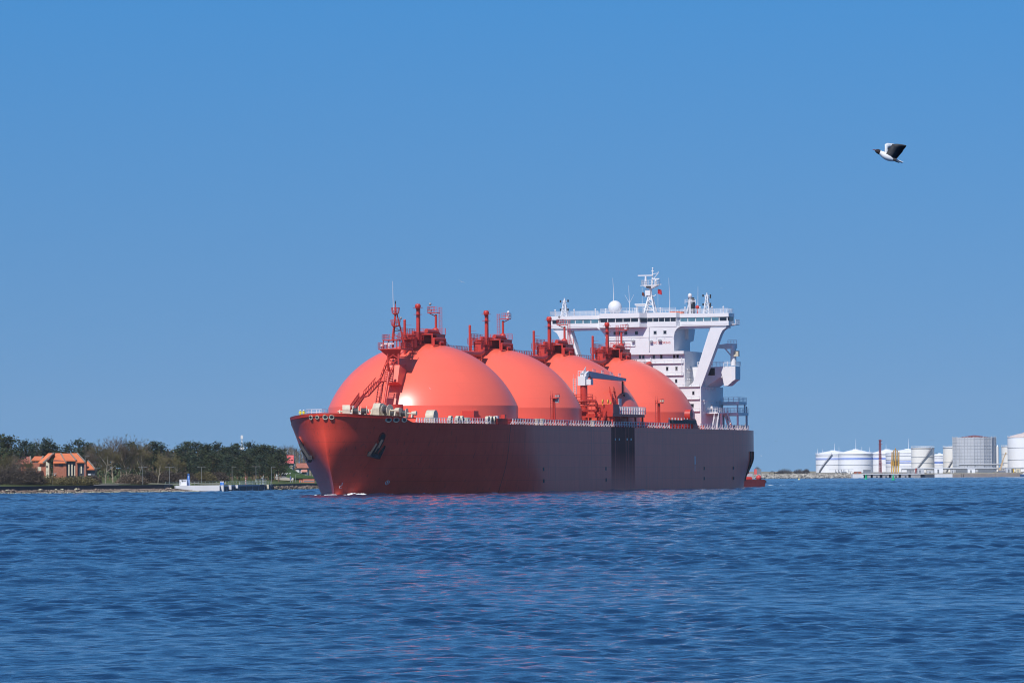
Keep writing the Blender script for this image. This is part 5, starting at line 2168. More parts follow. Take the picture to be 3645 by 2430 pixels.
hprism('wall', [(190, 1708), (236, 1708), (236, 1640), (190, 1634)], 0.0, 9, M_brick)
hprism('wall', [(236, 1708), (272, 1708), (272, 1641), (236, 1641)], 0.8, 8, M_darkwall)
hprism('wall', [(277, 1708), (303, 1708), (303, 1646), (277, 1646)], 0.4, 8, M_darkwall)
hprism('wall', [(303, 1708), (337, 1708), (337, 1672), (303, 1662)], 1.0, 7, M_darkwall)
hprism('wall', [(135, 1708), (165, 1708), (165, 1641), (186, 1616), (189, 1616), (135, 1650)], 1.5, 7, M_brick)
hprism('wall', [(163, 1708), (175, 1708), (175, 1650), (163, 1641)], 0.2, 2, M_plaster)
for px in (269, 300):
    hprism('brick_pier', [(px, 1704), (px + 7, 1704), (px + 7, 1642), (px, 1640)], -0.3, 1.2, M_brick)
hroof('roof', (190, 1650), (236, 1649), (209, 1615), (190, 1615), -0.6, 5, M_tile)
hroof('roof', (234, 1641), (272, 1641), (244, 1616), (212, 1616), -0.5, 5, M_tile)
hroof('roof', (273, 1647), (304, 1647), (268, 1615), (246, 1615), -0.6, 5, M_tile)
hroof('roof', (303, 1672), (338, 1672), (306, 1642), (304, 1642), 0.2, 6, M_tile)
hroof('roof', (133, 1650), (152, 1650), (188, 1615), (168, 1615), 0.8, 3, M_tile)
for px, py, w_, h_, mt in ((167, 1660, 5, 6, M_glass), (217, 1654, 14, 7, M_glass), (168, 1675, 6, 7, M_plaster), (140, 1668, 12, 14, M_plaster), (195, 1689, 5, 5, M_white), (245, 1672, 4, 40, M_plaster), (256, 1672, 4, 40, M_plaster), (266, 1675, 3, 36, M_plaster), (289, 1672, 4, 26, M_plaster), (318, 1688, 10, 4, M_white)):
    d = -0.25 if px in (217, 195) else 0.1 if px < 180 else 0.2
    hprism('window', [(px - w_ / 2, py + h_ / 2), (px + w_ / 2, py + h_ / 2), (px + w_ / 2, py - h_ / 2), (px - w_ / 2, py - h_ / 2)], d if px < 180 or px == 217 or px == 195 else 0.15, 0.6, mt)
HY2 = 1235.0
lw = empty('house', (gx(100, HY2), HY2, ground_z(100, HY2)), 0, 'low left house with dull red roofs behind bare brown trees', 'house')
hw_, HO_, HYs = hw, HO, HY
hw, HO, HY = lw, Vector(lw.location), HY2
hprism('wall', [(60, 1708), (140, 1708), (140, 1645), (60, 1645)], 0, 8, M_brick)
hroof('roof', (55, 1652), (112, 1652), (102, 1627), (72, 1627), -0.5, 4, mat('dull_red_tiles', (0.36, 0.12, 0.085), rough=0.8, var=0.15, scale=1.5))
hroof('roof', (112, 1640), (148, 1640), (148, 1626), (118, 1626), -0.3, 4, M_tile)
for px, py in ((62, 1662), (70, 1690), (100, 1684), (118, 1686)):
    hprism('window', [(px - 4, py + 8), (px + 4, py + 8), (px + 4, py - 8), (px - 4, py - 8)], -0.15, 0.5, M_plaster)
hw, HO, HY = hw_, HO_, HYs

# ---------------------------------------------------------------- lawn paths
def sheet(name, pts, mt, dz=0.05):
    """thin surface laid on the ground; pts are (px, metres off)"""
    m = MB()
    vs = [Vector((gx(p, Y), Y, ground_z(p, Y) + dz)) for p, Y in pts]
    m.prism(vs, (0, 0, -0.15))
    tag(m.build(name, mt), kind='structure')


sheet('path', [(330, 1192), (520, 1208), (640, 1216), (640, 1219), (520, 1212), (330, 1196)], M_path, 0.25)
sheet('path', [(330, 1170.5), (420, 1178), (420, 1180), (330, 1174)], M_path, 0.25)
sheet('path', [(676, 1238), (720, 1222), (800, 1226), (800, 1232), (722, 1227), (690, 1242)], M_path, 0.3)

# ---------------------------------------------------------------- landing stage
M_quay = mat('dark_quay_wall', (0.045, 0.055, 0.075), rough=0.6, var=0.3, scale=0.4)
ql = empty('boat_landing', (gx(800, 1222), 1222, 0), 0, 'pale concrete boat landing with dark fender wall on the left shore', 'quay')
QO = Vector(ql.location)


def QP(px, Y, z):
    return Vector((gx(px, Y) - QO.x, Y - QO.y, z))


m = MB()
zq = 1.62
a0, a1, a2 = (618, 1184), (778, 1212), (966, 1256)
m.prism([QP(618, 1201, 0.9), QP(700, 1201.5, 0.15), QP(778, 1202, 0.15), QP(778, 1202, zq), QP(618, 1201, zq)], (0, 1.0, 0))
m.prism([QP(618, 1201.3, zq - 0.01), QP(778, 1202.3, zq - 0.01), QP(966, 1256, zq - 0.01), QP(966, 1268, zq - 0.01), QP(778, 1226, zq - 0.01), QP(618, 1215, zq - 0.01)], (0, 0, -0.3))
m.build('concrete_wall', M_conc, ql)
m = MB()
m.prism([QP(778, 1203.2, -0.5), QP(966, 1255.7, -0.5), QP(966, 1255.7, zq - 0.05), QP(778, 1203.2, zq - 0.05)], (0, 1.2, 0))
m.build('fender_wall', M_quay, ql)
m = MB()
m.bar(QP(778, 1203.0, zq), QP(966, 1255.5, zq), 0.25, 0.12)
m.build('coping', M_conc, ql)
for px0, px1, z0 in ((780, 792, 0.0), (808, 820, 0.42), (832, 843, 0.78), (944, 953, 0.42)):
    Y0 = lerp(px0, [778, 966], [1202.9, 1255.2])
    Y1 = lerp(px1, [778, 966], [1202.9, 1255.2])
    m = MB()
    m.prism([QP(px0, Y0 - 0.2, z0), QP(px1, Y0 - 0.2, z0), QP(px1, Y0 - 0.2, zq - 0.02), QP(px0, Y0 - 0.2, zq - 0.02)], (0, Y1 - Y0 + 0.3, 0))
    m.build('wall_panel', M_conc if px0 < 940 else M_plaster, ql)
M_galv = mat('galvanised_steel', (0.42, 0.45, 0.50), rough=0.4, var=0.2)
for px in (803, 826, 849, 872, 894, 916, 938, 959):
    Y0 = lerp(px, [778, 966], [1202.9, 1255.2]) - 0.2
    m = MB()
    m.bar(QP(px - 2.5, Y0, 1.45), QP(px, Y0, 0.35), 0.07)
    m.bar(QP(px + 2.5, Y0, 1.45), QP(px, Y0, 0.35), 0.07)
    m.bar(QP(px - 2.5, Y0, 1.4), QP(px + 2.5, Y0, 1.4), 0.12)
    m.ball(tuple(QP(px, Y0 - 0.1, 0.22)), 0.22, n=10, m=6)
    m.build('fender_chain', M_galv, ql)
m = MB()
for (p0, Y0), (p1, Y1) in (((585, 1196), (640, 1204)), ((676, 1213), (780, 1228)), ((800, 1230), (960, 1266))):
    m.rail([QP(p0, Y0, 1.7), QP(p1, Y1, 1.7)], h=0.95, step=2.2, r=0.05, bars=2)
m.rail([QP(850, 1228.5, zq), QP(905, 1241, zq)], h=0.7, step=0.9, r=0.06, bars=2)
m.rail([QP(905, 1241, zq), QP(944, 1250, zq)], h=1.5, step=1.2, r=0.06, bars=2)
m.build('railing', mat('pale_green_rail', (0.38, 0.42, 0.34), rough=0.5), ql)

KY = 1206.0
k0 = at(652, 1728, KY)
kk = empty('kiosk', (k0.x, KY, zq), 0, 'small white ticket kiosk on the concrete landing', 'kiosk')
sc_ = KY / F_PX
m = MB()
m.bb((-13 * sc_, 0, 0), (13 * sc_, 1.6, 1.55))
m.bb((-13.5 * sc_, -0.1, 1.55), (13.5 * sc_, 1.7, 1.63))
m.build('cabin', M_white, kk)
m = MB()
m.bb((-5 * sc_, -0.06, 1.08), (10 * sc_, 0.02, 1.2))
m.bb((-5 * sc_, -0.25, 1.2), (-2 * sc_, 0.02, 1.45))
m.build('hatch', M_black, kk)
M_blue = mat('bright_blue_panel', (0.02, 0.16, 0.55), rough=0.35, var=0.15)
p0 = at(671, 1727, KY + 1)
pp = empty('sign_pylon', (p0.x, KY + 1, zq), 0, 'tall bright blue sign pylon right beside the white kiosk', 'sign')
m = MB()
m.bb((-4.2 * sc_, 0, 1.55), (4.2 * sc_, 0.35, 2.9))
m.cyl((0, 0.0, 2.85), (0, 0.35, 2.85), 4.2 * sc_, n=16)
m.build('panel', M_blue, pp)
m = MB()
m.bb((-4.6 * sc_, 0, 0), (4.6 * sc_, 0.33, 1.55))
m.build('base_case', mat('pale_blue_panel', (0.22, 0.30, 0.52), rough=0.3, var=0.15), pp)
m = MB()
m.bb((-1.2 * sc_, -0.03, 1.7), (-0.2 * sc_, 0.02, 2.7))
m.bb((0.8 * sc_, -0.03, 2.0), (1.4 * sc_, 0.02, 2.7))
m.build('lettering', M_white, pp)
BY = 1218.0
b0 = at(790, 1722, BY)
bb_ = empty('portable_booth', (b0.x, BY, zq), 0, 'bright blue portable booth with white lid on the landing', 'booth')
m = MB()
m.bb((-6.0 * sc_, 0, 0), (6.0 * sc_, 1.0, 0.82))
m.build('cabin', M_blue, bb_)
m = MB()
m.bb((-6.8 * sc_, -0.08, 0.82), (6.8 * sc_, 1.08, 1.02))
m.build('lid', M_white, bb_)
m = MB()
m.bb((0.5 * sc_, -0.03, 0.05), (1.2 * sc_, 0.01, 0.8))
m.build('door_edge', M_white, bb_)

# lamps
M_pole = mat('grey_lamp_pole', (0.24, 0.25, 0.25), rough=0.5)
lampp = None
LP = [(46, 1175, 1676, 'thin lamp post at far left before the brown thicket'), (186, 1178, 1684, 'thin lamp post before the middle of the olive bush'),
      (303, 1180, 1622, 'lamp post at right corner of the orange house'), (508, 1190, 1662, 'double lamp post on the lawn beside the brown hedge'),
      (603, 1210, 1662, 'double lamp post left of the white kiosk'), (717, 1262, 1661, 'double lamp post on the grass bank behind the pylon'),
      (826, 1255, 1661, 'lamp post right of the blue booth'), (911, 1262, 1660, 'double lamp post above the right part of the landing'),
      (966, 1272, 1661, 'lamp post at the right end of the landing'), (1052, 1345, 1688, 'short lamp post before the orange kiosks by the bow')]
for i, (px, Y, yt, lab) in enumerate(LP):
    zb = ground_z(px, Y)
    t_ = at(px, yt, Y)
    h = t_.z - zb
    e = empty('street_lamp', (t_.x, Y, zb), 0, lab, 'lamp', 'lamp posts along the left shore')
    m = MB()
    m.cyl((0, 0, 0), (0, 0, h), 0.075, 0.05, n=6)
    m.bar((-1.0 if 'double' in lab else -0.1, 0, h), (1.0, 0, h + 0.03), 0.06)
    m.build('pole', M_pole, e)
    for s in (-1, 1) if 'double' in lab else (1,):
        m = MB()
        m.box((s * 0.9, 0, h + 0.02), (0.6, 0.22, 0.09))
        m.build('lamp_head', M_pole, e)
# red and white navigation pole
a = at(875, 1712, 1240)
e = empty('beacon_pole', (a.x, 1240, zq), 0, 'thin red and white banded pole on the landing', 'pole')
m = MB()
for k in range(8):
    m.cyl((0, 0, k * 0.24), (0, 0, (k + 1) * 0.24), 0.10, n=8, mi=k % 2)
m.build('banded_shaft', [M_red, M_white], e)
m = MB()
m.cyl((0, 0, 1.92), (0, 0, 2.1), 0.16, n=8)
m.build('lantern', M_red, e)
a = at(936, 1712, 1250)
e = empty('flag_post', (a.x, 1250, zq), 0, 'grey post with forked top near right end of landing', 'post')
m = MB()
m.cyl((0, 0, 0), (0, 0, 2.0), 0.09, n=6)
m.build('post', M_galv, e)
m = MB()
m.bar((0, 0, 1.6), (-0.5, 0, 1.95), 0.08)
m.bar((0, 0, 1.9), (0.15, 0, 2.5), 0.12)
m.build('arm', M_galv, e)
# thin far radio mast over the pines
a = at(861, 1548, 1900)
e = empty('radio_mast', (a.x, 1900, 5), 0, 'thin pale radio mast rising above the dense pines', 'mast')
m = MB()
m.bar((0, 0, 0), (0, 0, a.z - 5), 0.35)
m.build('shaft', M_conc, e)
m = MB()
m.bb((-0.9, -0.5, a.z - 5 - 6.2), (0.9, 0.5, a.z - 5 - 5.0))
m.bb((-0.5, -0.4, a.z - 5 - 1.6), (0.5, 0.4, a.z - 5 - 0.2))
m.build('aerial_drum', M_conc, e)

# ---------------------------------------------------------------- mound, houses and portal left of the bow
def pz(px, py, Y):
    return at(px, py, Y)


m = MB()
rows = []
for j in range(13):
    d = j / 12
    r_ = []
    for i in range(25):
        px = 940 + i * 8.6
        prof = lerp(px, [940, 968, 990, 1012, 1040, 1075, 1146], [1701, 1690, 1660, 1650, 1672, 1688, 1700])
        k = math.sin(math.pi * min(1, d * 1.0) / 2) if d < 0.99 else 1
        w_ = at(px, 1701 + (prof - 1701) * k, 1395 + 45 * d)
        r_.append((gx(px, 1395 + 45 * d), 1395 + 45 * d, w_.z))
    rows.append(r_)
back = [(x, y + 60, 3.0) for x, y, z in rows[-1]]
m.grid(rows + [back], smooth=True)
tag(m.build('hill', mat('mound_grass', (0.055, 0.095, 0.025), rough=0.9, var=0.3, scale=0.2, spec=0.1)), kind='structure')


def simple_house(px0, px1, yr, ye, yb, Y, wall, roof, label, over=3):
    cx = (px0 + px1) / 2
    b = at(cx, yb, Y)
    e = empty('house', (b.x, Y, b.z), 0, label, 'house')
    k = Y / F_PX
    w_ = (px1 - px0) / 2 * k
    zr, ze = at(cx, yr, Y + 3).z - b.z, at(cx, ye, Y).z - b.z
    m = MB()
    m.bb((-w_ + 0.3, 0.2, -2), (w_ - 0.3, 7.0, ze))
    for s in (-1, 1):
        m.prism([(s * (w_ - 0.3), 0.2, ze), (s * (w_ - 0.3), 7.0, ze), (s * (w_ - 0.3), 3.6, zr - 0.3)], (-s * 0.3, 0, 0))
    m.build('wall', wall, e)
    m = MB()
    m.prism([(-w_, -0.5, ze - 0.1), (w_, -0.5, ze - 0.1), (w_ - 0.2, 3.6, zr), (-w_ + 0.2, 3.6, zr)], (0, 0.1, 0.25))
    m.prism([(-w_, 7.6, ze - 0.1), (w_, 7.6, ze - 0.1), (w_ - 0.2, 3.6, zr), (-w_ + 0.2, 3.6, zr)], (0, -0.1, 0.25))
    m.build('roof', roof, e)
    return e, k, w_, ze


M_redroof = mat('rose_red_roof', (0.62, 0.12, 0.12), rough=0.6, var=0.06)
M_greywall = mat('blue_grey_wall', (0.16, 0.18, 0.21), rough=0.8, var=0.1)
e, k, w_, ze = simple_house(1012, 1046, 1622, 1648, 1672, 1470, M_greywall, M_redroof, 'house with rose red roof on top of the grassy mound')
for x0, x1, z0, z1, mt in ((-0.6 * w_, -0.1 * w_, 0.5, ze - 0.4, M_darkwall), (0.25 * w_, 0.5 * w_, -0.8, ze - 0.6, M_plaster), (0.5 * w_, 0.85 * w_, ze - 1.2, ze - 0.5, M_plaster)):
    m = MB()
    m.bb((x0, 0.05, z0), (x1, 0.3, z1))
    m.build('window', mt, e)
M_brownroof = mat('brown_orange_roof', (0.36, 0.13, 0.085), rough=0.75, var=0.2)
e, k, w_, ze = simple_house(1052, 1100, 1650, 1664, 1684, 1500, M_greywall, M_brownroof, 'wide house with brown orange roof right behind the bow')
m = MB()
m.bb((-0.2 * w_, 0.0, 0.2), (0.1 * w_, 0.3, 1.2))
m.build('window', M_white, e)
cab, k, w_, ze = simple_house(1071, 1094, 1673, 1678, 1686, 1450, M_plaster, mat('salmon_roof', (0.55, 0.24, 0.17), rough=0.7), 'low salmon roofed pavilion next to the bow')
m = MB()
m.bb((-0.7 * w_, 0.0, 0.1), (0.6 * w_, 0.3, ze - 0.15))
m.build('window', M_darkwall, cab)
# white slanting tent
a = at(1058, 1683, 1440)
e = empty('tent', (a.x, 1440, a.z), 0, 'white slanted awning below the brown orange roof', 'tent')
m = MB()
k = 1440 / F_PX
m.prism([(-6 * k, 0, 11 * k), (6 * k, 0, 11 * k), (6 * k, 0, 0), (4.5 * k, 0, 0)], (0, 1.5, 0))
m.build('canvas', M_white, e)
m = MB()
m.bar((6 * k, 0.1, -1.0), (6 * k, 0.1, 0.2), 0.1)
m.bar((-5.5 * k, 0.1, -1.5), (-5.5 * k, 0.1, 11 * k), 0.1)
m.build('pole', M_pole, e)
# portal with letters on top
GY = 1385.0
a = at(1010, 1697, GY)
e = empty('portal', (a.x, GY, a.z), 0, 'white portal with standing letters below the grassy mound', 'gate')
k = GY / F_PX
m = MB()
m.bb((-11 * k, 0, 0), (-8 * k, 0.8, 13.5 * k))
m.bb((8 * k, 0, 7 * k), (10.5 * k, 0.8, 13.5 * k))
m.bb((-8 * k, 0, 10.5 * k), (8 * k, 0.8, 13.5 * k))
m.bb((10.5 * k, 0.1, 11.5 * k), (25 * k, 0.6, 14 * k))
m.build('frame', M_white, e)
m = MB()
m.bb((-7.8 * k, 0.6, 0), (8 * k, 0.75, 10.4 * k))
m.build('opening', M_darkwall, e)
me = text_mesh('KADS', 5.4 * k, 0.05)
me.materials.append(M_white)
o = bpy.data.objects.new('lettering', me)
col.objects.link(o)
o.parent = e
o.rotation_euler = (math.pi / 2, 0, 0)
o.location = (0, 0.3, 14.0 * k)
o.scale = (1.25, 1, 1)
for i, (dx, hgt, lab) in enumerate(((-24, 14, 'slim white figure left of the white portal'), (-17, 13, 'white cross shaped figure close left of the portal'))):
    f = empty('garden_statue', (a.x + dx * k, GY - 1, a.z), 0, lab, 'statue')
    m = MB()
    m.lathe((0, 0, 0), [(0.2, 0), (0.16, 0.4), (0.22, 0.7), (0.1, 0.95), (0.12, hgt * k - 0.1), (0.02, hgt * k)], n=8)
    m.build('figure', M_white, f)
    if i:
        m = MB()
        m.box((0, 0, hgt * k - 0.25), (0.5, 0.12, 0.14))
        m.build('arm', M_white, f)
# paved slope in front of the portal
m = MB()
q = [at(978, 1698, 1380), at(1013, 1698, 1380), at(1044, 1710, 1345), at(982, 1706, 1350)]
m.prism([p + Vector((0, 0, 0.35)) for p in q], (0, 0, -0.4))
tag(m.build('pavement', M_path), kind='structure')
# orange kiosks and signs on the sea wall
M_salmon = mat('salmon_panel', (0.58, 0.20, 0.13), rough=0.6, var=0.08)
for px0, px1, y0, lab in ((1065, 1077, 1706, 'small salmon pink cabin left of the long one'), (1079, 1119, 1704, 'long salmon pink cabin with grey window strip by the bow')):
    Y = 1335
    a = at((px0 + px1) / 2, 1719, Y)
    k = Y / F_PX
    e = empty('cabin', (a.x, Y, a.z), 0, lab, 'cabin')
    w_ = (px1 - px0) / 2 * k
    h = (1719 - y0) * k
    m = MB()
    m.bb((-w_, 0, 0), (w_, 2.4, h * 0.92))
    m.build('wall', M_salmon, e)
    m = MB()
    m.bb((-w_ - 0.08, -0.1, h * 0.92), (w_ + 0.08, 2.5, h))
    m.build('roof', M_salmon, e)
    m = MB()
    if w_ > 1:
        m.bb((-w_ * 0.85, -0.05, h * 0.35), (w_ * 0.9, 0.02, h * 0.6))
    else:
        m.bb((-w_ * 0.5, -0.05, h * 0.05), (w_ * 0.1, 0.02, h * 0.7))
    m.build('window', M_greywall, e)
for px, yt, yb, mt, lab, rnd_ in ((1034, 1694, 1708, M_blue, 'narrow blue sign board on a post near the bow', 0), (1042, 1700, 1706, M_white, 'round white sign on a post near the bow', 1)):
    Y = 1330
    a = at(px, 1719, Y)
    k = Y / F_PX
    e = empty('sign_board', (a.x, Y, a.z), 0, lab, 'sign')
    m = MB()
    m.bar((0, 0.1, 0), (0, 0.1, (1719 - yt) * k), 0.1)
    m.build('post', M_galv, e)
    m = MB()
    zc = (1719 - (yt + yb) / 2) * k
    if rnd_:
        m.cyl((0, -0.06, zc), (0, 0.04, zc), 3.2 * k, n=16)
    else:
        m.bb((-2.3 * k, -0.06, zc - 7 * k), (2.3 * k, 0.04, zc + 7 * k))
    m.build('panel', mt if rnd_ else mat('grey_blue_panel', (0.12, 0.15, 0.32), rough=0.5), e)
# ------------------------------------------------------------------ right shore with the tank farm
RY = 2650.0
rr = random.Random(23)
M_bank = mat('grey_bank_rock', (0.22, 0.20, 0.18), rough=0.9, var=0.4, scale=0.5, spec=0.15, c2=(0.34, 0.32, 0.28))
M_soil = mat('dry_grey_soil', (0.24, 0.22, 0.17), rough=0.95, var=0.25, scale=0.05, spec=0.1)
M_tank = mat('white_tank_paint', (0.80, 0.81, 0.84), rough=0.5, var=0.06, scale=0.12, streak=0.25)
M_ctank = mat('cream_tank_paint', (0.76, 0.74, 0.70), rough=0.5, var=0.06, scale=0.12, streak=0.25)
M_tline = mat('grey_stiffener', (0.30, 0.32, 0.36), rough=0.6)
M_stripe = mat('blue_stripe', (0.05, 0.17, 0.62), rough=0.5, var=0.05)
M_walk = mat('stair_grey', (0.20, 0.21, 0.25), rough=0.6)

m = MB()
RL = [0, 4, 60, 200, 600, 2300]
RZ = [0.0, 2.3, 2.7, 3.2, 3.6, 4.2]
pxs = list(range(2300, 4201, 50))
m.grid([[(gx(p, RY + d), RY + d, z - (0.4 if d == 0 else 0)) for p in pxs] for d, z in zip(RL, RZ)], smooth=False)
tag(m.build('ground', M_soil), kind='structure')
m = MB()
for _ in range(900):
    px = rr.uniform(2600, 3035)
    f = rr.random()
    boulder(m, (gx(px, RY), RY - 1.2 + f * 5, f * 2.2), rr.uniform(0.5, 1.1))
for _ in range(500):
    px = rr.uniform(3385, 3640)
    f = rr.random()
    boulder(m, (gx(px, RY), RY - 1.0 + f * 2, f * 0.7), rr.uniform(0.4, 0.8))
tag(m.build('shore_rubble', M_bank), 'grey rock embankment below the far tank farm', 'rocks', kind='stuff')


def rg(d):
    return lerp(d, RL, RZ)


def oil_tank(px0, px1, y_eave, y_top, Y, mt, label, stripe=None, stair=None, lines=(), cap=True, rods=(), dome=None):
    cx = (px0 + px1) / 2
    zb = rg(Y - RY)
    k = Y / F_PX
    r = (px1 - px0) / 2 * k
    ze = at(cx, y_eave, Y).z - zb
    zt = at(cx, y_top, Y).z - zb
    e = empty('storage_tank', (gx(cx, Y), Y, zb), 0, label, 'tank', 'storage tanks on the far right shore')
    m = MB()
    m.lathe((0, 0, 0), [(r, -0.3), (r, ze)], n=48)
    m.build('shell', mt, e)
    m = MB()
    pr = [(r + 0.05, ze - 0.05), (r + 0.15, ze + 0.12)] + [(r * (1 - t), ze + 0.12 + (zt - ze) * (1 - (1 - t) ** 1.6)) for t in (0.15, 0.3, 0.5, 0.7, 0.86, 0.99)]
    m.lathe((0, 0, 0), pr, n=48)
    if cap:
        m.cyl((0, 0, zt - 0.15), (0, 0, zt + 0.35), r * 0.17, n=20)
    m.build('roof', dome or mt, e)
    for fz in lines:
        m = MB()
        m.lathe((0, 0, ze * fz), [(r + 0.01, -0.1), (r + 0.18, -0.08), (r + 0.18, 0.08), (r + 0.01, 0.1)], n=48)
        m.build('wind_girder', M_tline, e)
    m = MB()
    m.lathe((0, 0, ze), [(r + 0.01, -0.16), (r + 0.2, -0.1), (r + 0.2, 0.02), (r + 0.01, 0.02)], n=48)
    m.build('wind_girder', M_tline, e)
    if stripe:
        for fz, h in stripe:
            m = MB()
            m.lathe((0, 0, ze * fz), [(r + 0.02, -h), (r + 0.03, -h), (r + 0.03, h), (r + 0.02, h)], n=48)
            m.build('stripe', M_stripe, e)
    if stair:
        a0, a1 = stair
        m = MB()
        prev = None
        n = 18
        for i in range(n + 1):
            t = i / n
            a = R(a0 + (a1 - a0) * t)
            p = Vector(((r + 0.5) * math.cos(a), (r + 0.5) * math.sin(a), ze * t))
            if prev is not None:
                m.bar(prev, p, 0.9, 0.35)
                m.bar(prev + Vector((0, 0, 1.1)), p + Vector((0, 0, 1.1)), 0.12)
            prev = p
        m.build('spiral_stair', M_walk, e)
    m = MB()
    n = 40
    for i in range(n):
        a, b = 2 * math.pi * i / n, 2 * math.pi * (i + 1) / n
        p = Vector((r * math.cos(a), r * math.sin(a), ze + 0.1))
        q = Vector((r * math.cos(b), r * math.sin(b), ze + 0.1))
        u = Vector((0, 0, 1.1))
        m.bar(p, p + u, 0.05)
        m.bar(p + u, q + u, 0.06)
    m.build('roof_rail', mt, e)
    for dx, yt in rods:
        m = MB()
        x = dx * k
        z0 = zt - 0.3 if abs(x) < r * 0.3 else ze
        m.cyl((x, 0, z0), (x, 0, at(cx, yt, Y).z - zb), 0.14, 0.05, n=5)
        m.build('lightning_rod', M_tank, e)
    return e


ST = [(0.765, 0.22), (0.71, 0.22)]
oil_tank(2900, 3026, 1616, 1604, 2860, M_tank, 'white tank with blue stripes at the left end of the tank farm', ST, (215, 262), (0.42, 0.93), True, ((4, 1577), (-38, 1597), (-57, 1596), (20, 1590)))
oil_tank(2980, 3104, 1615, 1600, 2820, M_tank, 'white blue striped tank second from left, left of the red chimney', ST, None, (0.42, 0.93), True, ((1, 1562), (22, 1590), (50, 1591)))
oil_tank(3094, 3215, 1615, 1600, 2870, M_tank, 'white blue striped tank directly behind the red chimney', ST, None, (0.42, 0.93), True, ((-4, 1580),))
oil_tank(3149, 3310, 1612, 1599, 2830, M_tank, 'wide white tank behind the yellow loading arms', [(0.56, 0.25), (0.49, 0.25)], None, (0.30, 0.66, 0.86), True, ((1, 1560),))
oil_tank(3240, 3322, 1594, 1591, 2770, M_ctank, 'tall cream tank with spiral stair right of the yellow loading arms', None, (225, 310), (0.38, 0.63, 0.97), False)
oil_tank(3310, 3372, 1622, 1614, 2850, M_tank, 'low white blue striped tank between two cream tanks', [(0.62, 0.25), (0.55, 0.25)], None, (0.4, 0.85), True)
oil_tank(3353, 3436, 1592, 1588, 2780, M_ctank, 'cream tank partly hidden by the grey scaffolded tank', None, (222, 290), (0.4, 0.97), False)
oil_tank(3561, 3640, 1590, 1586, 2820, M_ctank, 'cream tank between the grey scaffolded tank and the biggest white one', None, None, (0.35, 0.7), False)
big = oil_tank(3583, 3717, 1556, 1540, 2760, M_tank, 'biggest white tank cut by the right edge of the photo', None, (285, 330), (0.35, 0.7), True, (), mat('pinkish_roof', (0.6, 0.5, 0.46), rough=0.7))
# scaffold wrapped tank
GYr = 2740.0
k = GYr / F_PX
zb = rg(GYr - RY)
e = empty('storage_tank', (gx(3465, GYr), GYr, zb), 0, 'tank wrapped in grey scaffold sheeting with a brown dome roof', 'tank', 'storage tanks on the far right shore')
r = 78 * k
ze = at(3465, 1556, GYr).z - zb
M_net = mat('grey_scaffold_sheet', (0.46, 0.48, 0.52), rough=0.9, var=0.14, scale=0.35, streak=0.15)
m = MB()
n = 14
for i in range(n):
    a, b = 2 * math.pi * i / n + 0.1, 2 * math.pi * (i + 1) / n + 0.1
    p, q = (Vector((r * math.cos(t), r * math.sin(t), 0)) for t in (a, b))
    m.add([p, q, q + Vector((0, 0, ze)), p + Vector((0, 0, ze))], [(0, 1, 2, 3)])
m.lathe((0, 0, 0), [(r, ze), (r * 0.8, ze + 0.02)], n=14, smooth=False)
m.build('scaffold_sheet', M_net, e)
m = MB()
for i in range(n * 3):
    a = 2 * math.pi * i / (n * 3) + 0.1
    rr_ = r * (1.0 if i % 3 == 0 else math.cos(math.pi / n) / math.cos(math.pi / n - (i % 3) * 2 * math.pi / n / 3)) + 0.12
    m.bar((rr_ * math.cos(a), rr_ * math.sin(a), 0), (rr_ * math.cos(a), rr_ * math.sin(a), ze + 0.6), 0.14 if i % 3 else 0.26)
for z in range(2, int(ze), 2):
    for i in range(n):
        a, b = 2 * math.pi * i / n + 0.1, 2 * math.pi * (i + 1) / n + 0.1
        m.bar(((r + .1) * math.cos(a), (r + .1) * math.sin(a), z), ((r + .1) * math.cos(b), (r + .1) * math.sin(b), z), 0.10)
m.build('scaffold_tubes', mat('scaffold_tube', (0.42, 0.44, 0.47), rough=0.5), e)
m = MB()
zt = at(3465, 1549, GYr).z - zb
m.lathe((0, 0, 0), [(r * 0.82, ze - 0.3), (r * 0.5, ze + (zt - ze) * 0.35), (r * 0.28, ze + (zt - ze) * 0.72), (r * 0.1, zt), (0.01, zt + 0.1)], n=32)
m.build('dome_roof', mat('brown_red_primer', (0.20, 0.06, 0.06), rough=0.7), e)


def lab_empty(name, px, Y, label, cat, group=None, z=None):
    return empty(name, (gx(px, Y), Y, rg(Y - RY) if z is None else z), 0, label, cat, group)


# slim tower right of it
Y = 2790
k = Y / F_PX
e = lab_empty('slim_tower', 3547, Y, 'slim pale tower touching the right side of the scaffolded tank', 'tower')
h = at(3547, 1588, Y).z - rg(Y - RY)
m = MB()
m.cyl((0, 0, 0), (0, 0, h), 4.2 * k, n=16)
m.build('shaft', M_ctank, e)
m = MB()
m.cyl((0, 0, h), (0, 0, h + 0.9), 2.6 * k, 1.2 * k, n=12)
m.build('cap', M_tank, e)
